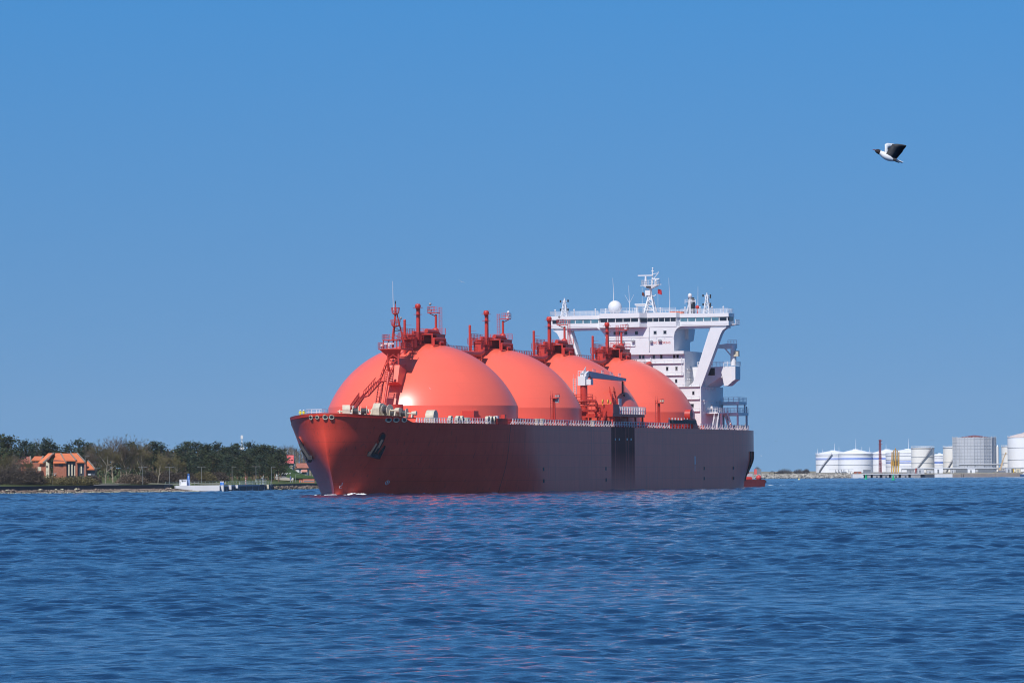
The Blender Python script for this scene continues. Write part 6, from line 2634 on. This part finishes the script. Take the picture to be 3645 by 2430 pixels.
# red lattice chimney
Y = 2700
k = Y / F_PX
e = lab_empty('lattice_chimney', 3129, Y, 'tall dark red lattice chimney before the white striped tanks', 'chimney')
h = at(3129, 1564, Y).z - rg(Y - RY)
M_maroon = mat('maroon_steel', (0.24, 0.05, 0.07), rough=0.7, var=0.2)
m = MB()
w_ = 4.6 * k
for sx in (-1, 1):
    for sy in (-1, 1):
        m.bar((sx * w_, sy * w_, 0 if sx < 0 else 0), (sx * w_ * 0.6, sy * w_ * 0.6, h), 0.28)
for i in range(14):
    z0, z1 = h * i / 14, h * (i + 1) / 14
    s0, s1 = w_ * (1 - 0.4 * i / 14), w_ * (1 - 0.4 * (i + 1) / 14)
    for sy in (-1, 1):
        m.bar((-s0, sy * s0, z0), (s1, sy * s1, z1), 0.18)
        m.bar((s0, sy * s0, z0), (-s1, sy * s1, z1), 0.18)
        m.bar((sy * s0, -s0, z0), (sy * s1, s1, z1), 0.18)
m.build('lattice', M_maroon, e)
m = MB()
m.cyl((0, 0, h * 0.02), (0, 0, h * 0.995), 0.32, 0.28, n=12)
m.build('flue', M_maroon, e)
m = MB()
for z in (h * 0.98, h * 0.87, h * 0.46, h * 0.30):
    m.box((0.25, 0, z), (2.2, 1.8, 0.18))
m.bar((0, 0, h * 0.95), (8 * k, 0, h * 0.95), 0.25)
m.build('platform', M_maroon, e)
# yellow marine loading arms
Y = 2662
k = Y / F_PX
e = lab_empty('loading_arms', 3182, Y, 'cluster of folded yellow loading arms on the jetty', 'loading arm', z=2.2)
M_armor = mat('orange_yellow_arm', (0.50, 0.26, 0.04), rough=0.6, var=0.25)
M_yel2 = mat('bright_yellow_arm', (0.66, 0.42, 0.05), rough=0.6, var=0.15)
M_olive = mat('dull_olive_arm', (0.20, 0.16, 0.07), rough=0.7, var=0.3)
h = at(3182, 1597, Y).z - 2.2
for i, dx in enumerate((-12, -6, 0, 6, 12)):
    m = MB()
    x = dx * k
    m.cyl((x, 0, 0), (x, 0, h * 0.52), 0.36, n=8, mi=0)
    m.cyl((x, 0, h * 0.45), (x + 0.25, -0.5, h * (1.0 - abs(dx) * 0.012)), 0.30, n=8, mi=1)
    m.cyl((x + 0.35, -0.9, h * (0.98 - abs(dx) * 0.012)), (x + 0.3, -1.0, h * 0.32), 0.24, n=8, mi=1)
    m.ball((x + 0.28, -0.6, h * (1.0 - abs(dx) * 0.012)), 0.42, n=8, m=6, mi=0)
    m.box((x - 0.1, 0.6, h * 0.42), (0.9, 0.8, 1.5), mi=0)
    m.build('loading_arm', [M_yel2 if i in (1, 4) else M_armor, M_olive if i % 2 else M_armor], e)
m = MB()
for x in (-12, 0, 12):
    m.bar((x * k, 1.0, 0), (x * k, 1.0, h * 0.42), 0.4)
for z in (0.18, 0.3, 0.42):
    m.bb((-13 * k, -0.2, h * z - 0.1), (13 * k, 2.0, h * z + 0.1))
m.build('support_frame', M_plaster, e)
# jetty
e = empty('jetty', (gx(3160, RY - 10), RY - 10, 0), 0, 'long pale jetty on broad piers before the tank farm', 'jetty')
JX = gx(3160, RY - 10)
kj = (RY - 10) / F_PX


def jx(px):
    return (px - 3160) * kj


m = MB()
m.bb((jx(3066), -2, 1.9), (jx(3285), 14, 2.3))
m.build('deck', M_conc, e)
M_pier = mat('grey_pier_concrete', (0.34, 0.33, 0.33), rough=0.85, var=0.15, scale=0.3)
for a, b in ((3030, 3069), (3082, 3094), (3102, 3126), (3136, 3159), (3168, 3193), (3202, 3228), (3237, 3271), (3322, 3385)):
    m = MB()
    m.bb((jx(a), -1.6, -0.5), (jx(b), 9, 1.9 if a != 3030 else 2.25))
    m.build('pier', M_pier if a not in (3030, 3322) else M_conc, e)
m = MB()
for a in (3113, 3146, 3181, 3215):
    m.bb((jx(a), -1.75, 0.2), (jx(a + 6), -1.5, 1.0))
m.bb((jx(3069), 1, -0.5), (jx(3322), 8.8, 1.85))  # dark block added as painted shade between the piers, beneath the deck
m.build('underdeck_shade_fill', M_quay, e)
m = MB()
m.rail([Vector((jx(3066), -1.8, 2.3)), Vector((jx(3285), -1.8, 2.3))], h=1.0, step=3, r=0.05, bars=2)
m.build('railing', M_galv, e)
# quay right part with brown bank
e = empty('quay_wall', (gx(3510, RY - 6), RY - 6, 0), 0, 'brown grey quay wall right of the jetty under the crane', 'wall')
kq = (RY - 6) / F_PX
m = MB()
for a, b, h_ in ((3387, 3418, 1.7), (3420, 3424, 1.9), (3426, 3540, 1.9), (3541, 3627, 2.1)):
    m.bb(((a - 3510) * kq, 0, -0.3), ((b - 3510) * kq, 8, h_))
m.build('wall_block', mat('brown_grey_quay', (0.25, 0.215, 0.20), rough=0.9, var=0.2, scale=0.3), e)
# pipe rack and sheds along the quay
M_pipe = mat('pale_pipe', (0.48, 0.50, 0.54), rough=0.5, var=0.1)
for px0, px1, yy, Y, lab in ((3410, 3570, 1652, 2700, 'long white pipe bridge in front of the scaffolded tank'), (3330, 3640, 1667, 2680, 'low grey pipe rack along the quay'), (3205, 3330, 1668, 2685, 'grey pipe bundle right of the yellow loading arms')):
    e = lab_empty('pipe_rack', px0, Y, lab, 'pipes')
    k = Y / F_PX
    L_ = (px1 - px0) * k
    h = at(px0, yy, Y).z - rg(Y - RY)
    m = MB()
    for d, dz, r_ in ((0, 0, 0.35), (0.9, 0.1, 0.28), (1.7, -0.4, 0.25)):
        m.cyl((0, d, h + dz), (L_, d, h + dz), r_, n=8)
    m.build('pipe', M_pipe, e)
    m = MB()
    for i in range(int(L_ / 5) + 1):
        m.bar((i * 5, 0.8, 0), (i * 5, 0.8, h - 0.3), 0.22)
        m.bar((i * 5, -0.2, h - 0.45), (i * 5, 2.2, h - 0.45), 0.2)
    m.build('trestle', M_tline, e)
SH = [(3070, 3095, 1672, 1681, M_greywall, 'grey shed on the shore left of the chimney'), (3036, 3062, 1678, 1684, M_brick, 'small red brown hut beside the pale jetty pier'), (3016, 3030, 1677, 1681, M_ctank, 'cream hut below the second striped tank'),
      (3258, 3285, 1668, 1676, M_pipe, 'pale container behind the jetty end'), (3255, 3261, 1666, 1671, M_red, 'small red cabin above the jetty end'), (3322, 3352, 1664, 1675, M_tank, 'pale box shed under the tall cream tank'),
      (3440, 3466, 1668, 1678, M_tank, 'white truck sized box at the foot of the scaffolded tank'), (3380, 3392, 1671, 1679, M_pipe, 'rounded pale vessel before the cream tank'), (3575, 3600, 1664, 1674, M_pipe, 'blue grey container under the crane boom'),
      (3596, 3606, 1668, 1675, M_yel2, 'dull yellow drum right of the crane'), (3612, 3628, 1666, 1673, M_plaster, 'cream box near the right edge of the quay'), (3400, 3440, 1672, 1680, M_greywall, 'low grey box row before the scaffold'),
      (3480, 3530, 1670, 1681, M_greywall, 'long grey low shed left of the crane'), (3225, 3250, 1672, 1681, M_steel, 'dark skid of valves right of the loading arms'), (3296, 3318, 1674, 1682, M_pipe, 'pale skid before the tall cream tank')]
for px0, px1, y0, y1, mt, lab in SH:
    Y = 2668
    k = Y / F_PX
    e = lab_empty('shed', (px0 + px1) / 2, Y, lab, 'shed', 'sheds and boxes on the far quay')
    zg = rg(Y - RY)
    w_ = (px1 - px0) / 2 * k
    h = max(1.0, at(px0, y0, Y).z - zg)
    m = MB()
    m.bb((-w_, 0, -0.2), (w_, 2.6, h))
    m.build('wall', mt, e)
    m = MB()
    m.bb((-w_ - 0.1, -0.1, h), (w_ + 0.1, 2.7, h + 0.12))
    m.build('roof', M_tline, e)
    m = MB()
    m.bb((-w_ * 0.3, -0.06, 0), (w_ * 0.1, 0.02, h * 0.7))
    m.build('door', M_greywall, e)
# open pipe shelter in front of the left tanks
Y = 2690
e = lab_empty('pipe_shelter', 2990, Y, 'thin flat roofed shelter in front of the left striped tanks', 'shelter')
k = Y / F_PX
zg = rg(Y - RY)
h = at(2990, 1669.5, Y).z - zg
m = MB()
m.bb((-42 * k, 0, h - 0.2), (44 * k, 3, h))
m.build('roof', M_tline, e)
m = MB()
for dx in (-20, -9, 2, 8, 14, 28):
    m.bar((dx * k, 1.5, 0), (dx * k, 1.5, h - 0.2), 0.25)
    m.cyl((dx * k, 1.5, h * 0.3), ((dx + 6) * k, 1.5, h * 0.3), 0.35, n=8)
m.build('frame', M_tline, e)
# mobile crane
Y = 2668
e = lab_empty('mobile_crane', 3557, Y, 'mobile crane with raised sand coloured boom on the quay', 'crane')
k = Y / F_PX
zg = rg(Y - RY)
m = MB()
m.bb((-7 * k, 0, 0.5), (16 * k, 2.5, 1.5))
for x in (-5, 0, 6, 12):
    m.cyl((x * k, -0.1, 0.5), (x * k, 0.4, 0.5), 0.5, n=12)
m.build('chassis', M_walk, e)
m = MB()
m.bb((-6 * k, 0.1, 1.5), (3 * k, 2.2, 3.0))
m.build('cab', mat('sand_yellow_paint', (0.55, 0.40, 0.24), rough=0.5), e)
zt = at(3577, 1612, Y).z - zg
m = MB()
m.bar((1 * k, 1.2, 2.4), (10 * k, 1.2, 2.4 + (zt - 2.4) * 0.55), 0.9)
m.bar((10 * k, 1.2, 2.4 + (zt - 2.4) * 0.55), (20 * k, 1.2, zt), 0.55)
m.box((20 * k, 1.2, zt), (0.9, 0.8, 0.9))
m.build('boom', mat('sand_yellow_paint', (0.55, 0.40, 0.24)), e)
# containers, hut and bushes left of the tanks
for px0, px1, y0, y1, mt, lab in ((2681, 2690, 1668.5, 1684, mat('signal_red_board', (0.62, 0.09, 0.08), rough=0.6), 'bright red board beside the stern of the tanker'), (2690, 2706, 1669.5, 1686, M_greywall, 'dark grey hut right of the red board'), (2736, 2751, 1680, 1686, M_soil, 'low pale bunker on the grey embankment')):
    Y = 2690
    k = Y / F_PX
    e = lab_empty('hut', (px0 + px1) / 2, Y, lab, 'hut')
    h = max(0.7, at(px0, y0, Y).z - rg(Y - RY))
    w_ = (px1 - px0) / 2 * k
    m = MB()
    m.bb((-w_, 0, -0.3), (w_, 3, h))
    m.build('wall', mt, e)
    m = MB()
    m.bb((-w_ - 0.1, -0.1, h), (w_ + 0.1, 3.1, h + 0.12))
    m.build('roof', M_tline, e)
M_farbush = mat('far_grey_twigs', (0.10, 0.095, 0.10), rough=0.9, var=0.3, scale=0.4, spec=0.1)
for i, (px, w_, yt, lab) in enumerate(((2692, 24, 1660, 'grey leafless bush rising behind the dark hut'), (2745, 20, 1676, 'low dark bush over the pale bunker'), (2788, 60, 1666, 'grey leafless bush with the highest top left of the tanks'), (2840, 46, 1668, 'wide grey leafless bush behind the yellow buoy'),
                                       (2866, 26, 1667, 'grey leafless bush nearest the striped tanks'), (2770, 40, 1680, 'low grey scrub left of the highest grey bush'), (3330, 24, 1608, 'grey tree top showing between the cream tanks'))):
    Y = 2720 if px < 3000 else 2900
    k = Y / F_PX
    zg = rg(Y - RY)
    h = at(px, yt, Y).z - zg
    o = bush_mesh(400 + i, w_ * k, w_ * k * 0.6, h, 420).build('bush', M_farbush, None, (gx(px, Y), Y, zg))
    tag(o, lab, 'bush', 'grey bushes on the far shore')

# ---------------------------------------------------------------- buoys
M_green = mat('green_buoy_paint', (0.01, 0.42, 0.20), rough=0.4, var=0.1)
for px, yb, lab in ((3078, 1706, 'green buoy before the pale end of the jetty'), (3175, 1708.5, 'green buoy in front of the yellow loading arms')):
    hy = HORIZON - ROLL * (px - W_PX / 2)
    Y = F_PX * CAM_H / (yb - hy)
    e = empty('navigation_buoy', (gx(px, Y), Y, 0), 0, lab, 'buoy', 'green channel buoys')
    s = 1.2
    m = MB()
    m.lathe((0, 0, 0), [(0.01, -0.4), (0.62 * s, -0.35), (0.68 * s, 0.25), (0.5 * s, 0.4), (0.01, 0.4)], n=16, smooth=False)
    m.build('float', M_green, e)
    m = MB()
    for a in range(4):
        t = a * math.pi / 2 + 0.5
        m.bar((0.42 * s * math.cos(t), 0.42 * s * math.sin(t), 0.35), (0.18 * s * math.cos(t), 0.18 * s * math.sin(t), 1.7 * s), 0.12)
    m.cyl((0, 0, 0.4), (0, 0, 1.6 * s), 0.33 * s, 0.18 * s, n=10)
    m.build('tower', M_green, e)
    m = MB()
    m.cyl((0, 0, 1.7 * s), (0, 0, 2.2 * s), 0.22 * s, 0.02, n=10)
    m.build('topmark', M_green, e)
hy = HORIZON - ROLL * (2840 - W_PX / 2)
Y = F_PX * CAM_H / (1707.5 - hy)
e = empty('navigation_buoy', (gx(2840, Y), Y, 0), 0, 'small pale yellow buoy with dark top before the grey embankment', 'buoy')
m = MB()
m.ball((0, 0, 0.28), 0.55, n=14, m=10)
m.build('float', mat('pale_yellow_buoy', (0.70, 0.62, 0.30), rough=0.5), e)
m = MB()
m.cyl((0, 0, 0.75), (0, 0, 1.3), 0.35, 0.12, n=10)
m.build('topmark', M_black, e)
# pale pilot launch at the right edge
hy = HORIZON - ROLL * (3640 - W_PX / 2)
e = empty('motor_boat', (gx(3662, 2600), 2600, 0), 0, 'white motor boat cut by the right edge below the biggest tank', 'boat')
m = MB()
m.prism([(-6.0, -1.6, 1.5), (-5.2, -1.6, -0.2), (6, -1.6, -0.2), (6, -1.6, 1.2)], (0, 3.2, 0))
m.build('hull', mat('blue_boat_hull', (0.04, 0.09, 0.2), rough=0.4), e)
m = MB()
m.prism([(-4.5, -1.3, 1.5), (5.5, -1.3, 1.4), (5.0, -1.3, 3.0), (-2.5, -1.3, 3.0)], (0, 2.6, 0))
m.build('cabin', M_white, e)
m = MB()
m.bb((-2.4, -1.36, 2.2), (4.6, -1.28, 2.7))
m.build('window', M_glass, e)
# ------------------------------------------------------------------ the gull in the upper right
M_gwhite = mat('white_plumage', (0.80, 0.80, 0.80), rough=0.8, var=0.05, scale=6.0, spec=0.1)
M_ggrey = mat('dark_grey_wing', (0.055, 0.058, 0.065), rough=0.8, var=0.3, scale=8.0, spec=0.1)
M_gpale = mat('pale_grey_wing', (0.62, 0.65, 0.68), rough=0.8, var=0.1, scale=6.0, spec=0.1)
M_ghood = mat('dark_brown_hood', (0.022, 0.014, 0.018), rough=0.8, var=0.2, scale=8.0)
M_gbeak = mat('dark_red_beak', (0.16, 0.015, 0.015), rough=0.5)
M_gblack = mat('black_feathers', (0.012, 0.012, 0.018), rough=0.8)


def gull_body():
    """flying towards -x in its own frame: lofted body along the spine"""
    prof = [(-0.205, 0.008, 0.0), (-0.185, 0.022, 0.002), (-0.165, 0.031, 0.004), (-0.14, 0.034, 0.002), (-0.115, 0.036, -0.002), (-0.08, 0.048, -0.006), (-0.03, 0.057, -0.012), (0.03, 0.054, -0.014),
            (0.08, 0.043, -0.012), (0.12, 0.028, -0.006), (0.15, 0.016, -0.001), (0.165, 0.008, 0.0)]
    return prof


def ring_rows(prof, n=14, flat=1.0):
    return [[(x, r * math.cos(2 * math.pi * i / n), z + r * flat * math.sin(2 * math.pi * i / n)) for i in range(n)] for x, r, z in prof]


def wing(m, pts, thick=0.006, mi=0):
    """wing as a lofted thin foil; pts = list of (leading point, trailing point)"""
    rows = []
    for a, b in pts:
        a, b = Vector(a), Vector(b)
        c = (a + b) / 2
        nrm = Vector((0, 0, 1))
        rows.append([a, a.lerp(b, 0.3) + nrm * thick, b, a.lerp(b, 0.3) - nrm * thick])
    m.grid(rows, smooth=True, mi=mi, close=True)


GD = 54.0
gp = at(3160, 556, GD)
g = empty('gull', gp, R(8), 'black headed gull in flight with raised wings, high in the sky', 'bird')
g.rotation_euler = (R(-6), R(24), R(8))
g.scale = (0.80, 0.80, 0.80)
body = MB()
body.grid(ring_rows(gull_body()[2:], flat=0.95), smooth=True, close=True)
body.build('body', M_gwhite, g)
m = MB()
m.grid(ring_rows([(-0.212, 0.006, 0.001), (-0.20, 0.021, 0.002), (-0.18, 0.032, 0.004), (-0.16, 0.0355, 0.004), (-0.140, 0.036, 0.002), (-0.132, 0.030, 0.002)]), smooth=True, close=True)
m.build('hood', M_ghood, g)
m = MB()
m.cyl((-0.20, 0, 0.004), (-0.253, 0, -0.002), 0.010, 0.003, n=8)
m.build('beak', M_gbeak, g)
m = MB()
m.prism([(0.13, -0.022, 0.002), (0.245, -0.045, 0.0), (0.25, 0.0, 0.004), (0.245, 0.045, 0.0), (0.13, 0.022, 0.002)], (0, 0, 0.006))
m.build('tail', M_gwhite, g)
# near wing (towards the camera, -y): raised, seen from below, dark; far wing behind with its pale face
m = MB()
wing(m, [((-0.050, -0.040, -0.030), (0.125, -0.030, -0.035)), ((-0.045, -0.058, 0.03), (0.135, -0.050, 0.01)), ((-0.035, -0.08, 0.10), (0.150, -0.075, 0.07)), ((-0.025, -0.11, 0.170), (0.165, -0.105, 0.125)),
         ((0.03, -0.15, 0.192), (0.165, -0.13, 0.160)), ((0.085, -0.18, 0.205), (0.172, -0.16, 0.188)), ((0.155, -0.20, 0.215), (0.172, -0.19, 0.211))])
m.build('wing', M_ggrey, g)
m = MB()
wing(m, [((-0.06, 0.035, 0.02), (0.03, 0.035, 0.01)), ((-0.075, 0.05, 0.10), (0.01, 0.05, 0.09)), ((-0.095, 0.08, 0.17), (0.0, 0.08, 0.145)),
         ((-0.06, 0.12, 0.215), (0.03, 0.11, 0.17)), ((0.02, 0.16, 0.25), (0.07, 0.14, 0.19)), ((0.09, 0.19, 0.275), (0.10, 0.17, 0.235))])
fw = m.build('wing', M_gpale, g)
m = MB()
wing(m, [((-0.045, 0.055, 0.125), (0.045, 0.055, 0.105)), ((0.03, 0.125, 0.19), (0.105, 0.12, 0.16)), ((0.085, 0.17, 0.24), (0.125, 0.16, 0.225))])
m.build('flight_feathers', M_ggrey, fw)
m = MB()
m.cyl((0.12, -0.012, -0.022), (0.20, -0.016, -0.018), 0.006, 0.004, n=6)
m.cyl((0.12, 0.012, -0.022), (0.20, 0.016, -0.018), 0.006, 0.004, n=6)
m.build('foot', M_gblack, g)


# distant birds: small gulls gliding round the ship
def small_gull(px, py, Y, span_px, mt, label, rz, bank, group=None, share=None):
    p = at(px, py, Y)
    e = empty('gull', p, rz, label, 'bird', group)
    e.rotation_euler = (bank, 0, rz)
    s = span_px * Y / F_PX / 1.0
    e.scale = (s, s, s)
    if share:
        for o in share:
            q = o.copy()
            col.objects.link(q)
            q.parent = e
        return e
    m = MB()
    m.grid(ring_rows([(-0.24, 0.008, 0), (-0.2, 0.03, 0), (-0.1, 0.05, 0), (0.05, 0.045, 0), (0.17, 0.02, 0), (0.25, 0.005, 0)], n=8), smooth=True, close=True)
    m.build('body', mt, e)
    for s_ in (-1, 1):
        m = MB()
        wing(m, [((-0.07, 0.03 * s_, 0.01), (0.08, 0.03 * s_, 0)), ((-0.09, 0.22 * s_, 0.11), (0.05, 0.22 * s_, 0.10)), ((0.0, 0.5 * s_, 0.05), (0.03, 0.5 * s_, 0.045))], thick=0.012)
        m.build('wing', mt, e)
    return e


M_farwhite = mat('far_white_bird', (0.75, 0.75, 0.75), rough=0.8)
M_fardark = mat('far_dark_bird', (0.10, 0.10, 0.12), rough=0.8)
w1 = small_gull(1643, 1003, 880, 24, M_farwhite, 'white gull gliding above the first and second tanks', R(95), R(25))
d1 = small_gull(2764, 1570, 900, 13, M_fardark, 'dark gull with flat wings between tanker stern and tank farm', R(85), R(-10))
sw, sd = list(w1.children), list(d1.children)
for px, py, Y, sp_, lab, rz, bk, sh in ((1530, 1382, 900, 13, 'white gull in front of the big first tank', 60, 40, sw), (2811, 1345, 900, 9, 'tiny pale gull in open sky right of the white house', 80, 20, sw), (2568, 1026, 900, 9, 'tiny pale gull above the right bridge wing', 90, 5, sw),
                                        (2714, 1493, 900, 10, 'white gull just right of the tanker stern rail', 100, 20, sw), (2709, 1621, 900, 9, 'white gull low beside the stern quarter', 30, 50, sw), (2737, 1565, 900, 7, 'dark gull left of the flat winged dark gull', 70, 15, sd),
                                        (2832, 1660, 1500, 8, 'white gull left over the grey bushes', 85, 10, sw), (2882, 1659, 1500, 8, 'white gull just left of the first striped tank', 95, 8, sw), (3317, 1567, 1200, 15, 'dark bird flying above the tall cream tank', 85, 4, sd),
                                        (2845, 1529, 900, 6, 'faint gull high between stern and tank farm', 90, 4, sd), (2960, 1325, 900, 6, 'faint tiny gull highest right of the ship', 80, 15, sd)):
    small_gull(px, py, Y, sp_, None, lab, R(rz), R(bk), None, sh)
FL = [(984, 564), (1142, 551), (1143, 638), (1076, 710), (1060, 692), (1032, 660), (922, 751), (846, 662), (838, 705), (777, 757), (795, 778), (858, 804), (915, 800), (1076, 797), (1098, 860), (1030, 860), (1187, 778), (1187, 747),
      (1282, 756), (1362, 720), (1436, 682), (1420, 776), (1530, 595), (1200, 658), (597, 658), (1580, 695), (1628, 690)]
for i, (zx, zy) in enumerate(FL):
    small_gull(1000 + zx / 4.704, 1000 + zy / 4.704, 1500, 3.6, None, 'tiny dark bird of the scattered flock left of the foremast', R((i * 47) % 180), R((i * 31) % 60 - 30), 'flock of tiny birds left of the foremast', sd)

# ------------------------------------------------------------------ white water along the hull
M_foam = mat('sea_foam', (0.80, 0.82, 0.84), rough=0.9, var=0.1, scale=2.0, spec=0.1)
fr = random.Random(3)


def foam(m, c, w, d, h):
    """a low irregular heap of broken water"""
    n, rows = 10, []
    for j in range(4):
        t = j / 3
        rows.append([(c[0] + math.cos(2 * math.pi * i / n) * w * (1 - t * 0.85) * fr.uniform(0.75, 1.2), c[1] + math.sin(2 * math.pi * i / n) * d * (1 - t * 0.85) * fr.uniform(0.75, 1.2), -0.12 + (h + 0.12) * math.sin(t * math.pi / 2) * fr.uniform(0.85, 1.1)) for i in range(n)])
    m.grid(rows, smooth=True, close=True)


m = MB()
for px0, px1, h in ((1152, 1204, 0.38), (1212, 1322, 0.42), (1375, 1412, 0.24), (1490, 1540, 0.22), (1592, 1650, 0.2), (1716, 1775, 0.2), (1825, 1860, 0.18), (1905, 1930, 0.14), (1110, 1150, 0.18)):
    px = px0
    while px < px1:
        t = (px - px0) / (px1 - px0)
        hh = h * math.sin(math.pi * min(0.95, max(0.08, t))) * fr.uniform(0.6, 1.2)
        c = None
        for i in range(200):
            tt = (i / 199) ** 1.5
            x, y = fore_xy(0, tt)
            w_ = s2w(x, y + 0.6, 0)
            if px_of(w_)[0] > px:
                c = w_
                break
        if c is None:
            p = sp(px, 1750, y=24.5)
            c = s2w(p.x, 24.5, 0)
        if px0 < 1180:
            c = at(px, 1760, 905)
            c.z = 0
        foam(m, (c.x, c.y - fr.uniform(0.0, 1.5), 0), fr.uniform(0.5, 1.0), fr.uniform(0.5, 1.2), hh)
        px += fr.uniform(4, 9)
for px, py, n, h in ((2745, 1727, 8, 0.2), (2775, 1726.5, 3, 0.08), (2660, 1729, 5, 0.12), (2905, 1722, 2, 0.1), (2815, 1725, 2, 0.08)):
    hy = HORIZON - ROLL * (px - W_PX / 2)
    Y = F_PX * CAM_H / (py - hy)
    for i in range(n):
        x = gx(px + fr.uniform(-14, 14), Y)
        foam(m, (x, Y + fr.uniform(-4, 4), 0), fr.uniform(0.4, 0.9), fr.uniform(0.6, 1.2), h * fr.uniform(0.5, 1.2))
tag(m.build('sea_foam', M_foam), 'white broken water along the waterline of the ship and tug', 'foam', kind='stuff')
# ------------------------------------------------------------------ the air over the harbour
hz = bpy.data.materials.new('haze')
hz.use_nodes = True
hn = hz.node_tree
for n_ in list(hn.nodes):
    if n_.type == 'BSDF_PRINCIPLED':
        hn.nodes.remove(n_)
pv = hn.nodes.new('ShaderNodeVolumePrincipled')
pv.inputs['Color'].default_value = (0.80, 0.88, 1.0, 1)
pv.inputs['Density'].default_value = 0.00003
pv.inputs['Anisotropy'].default_value = 0.0
hn.links.new(pv.outputs[0], hn.nodes['Material Output'].inputs['Volume'])
m = MB()
m.bb((-2600, -450, -2.0), (2600, 5300, 90))
tag(m.build('haze', hz), kind='stuff')
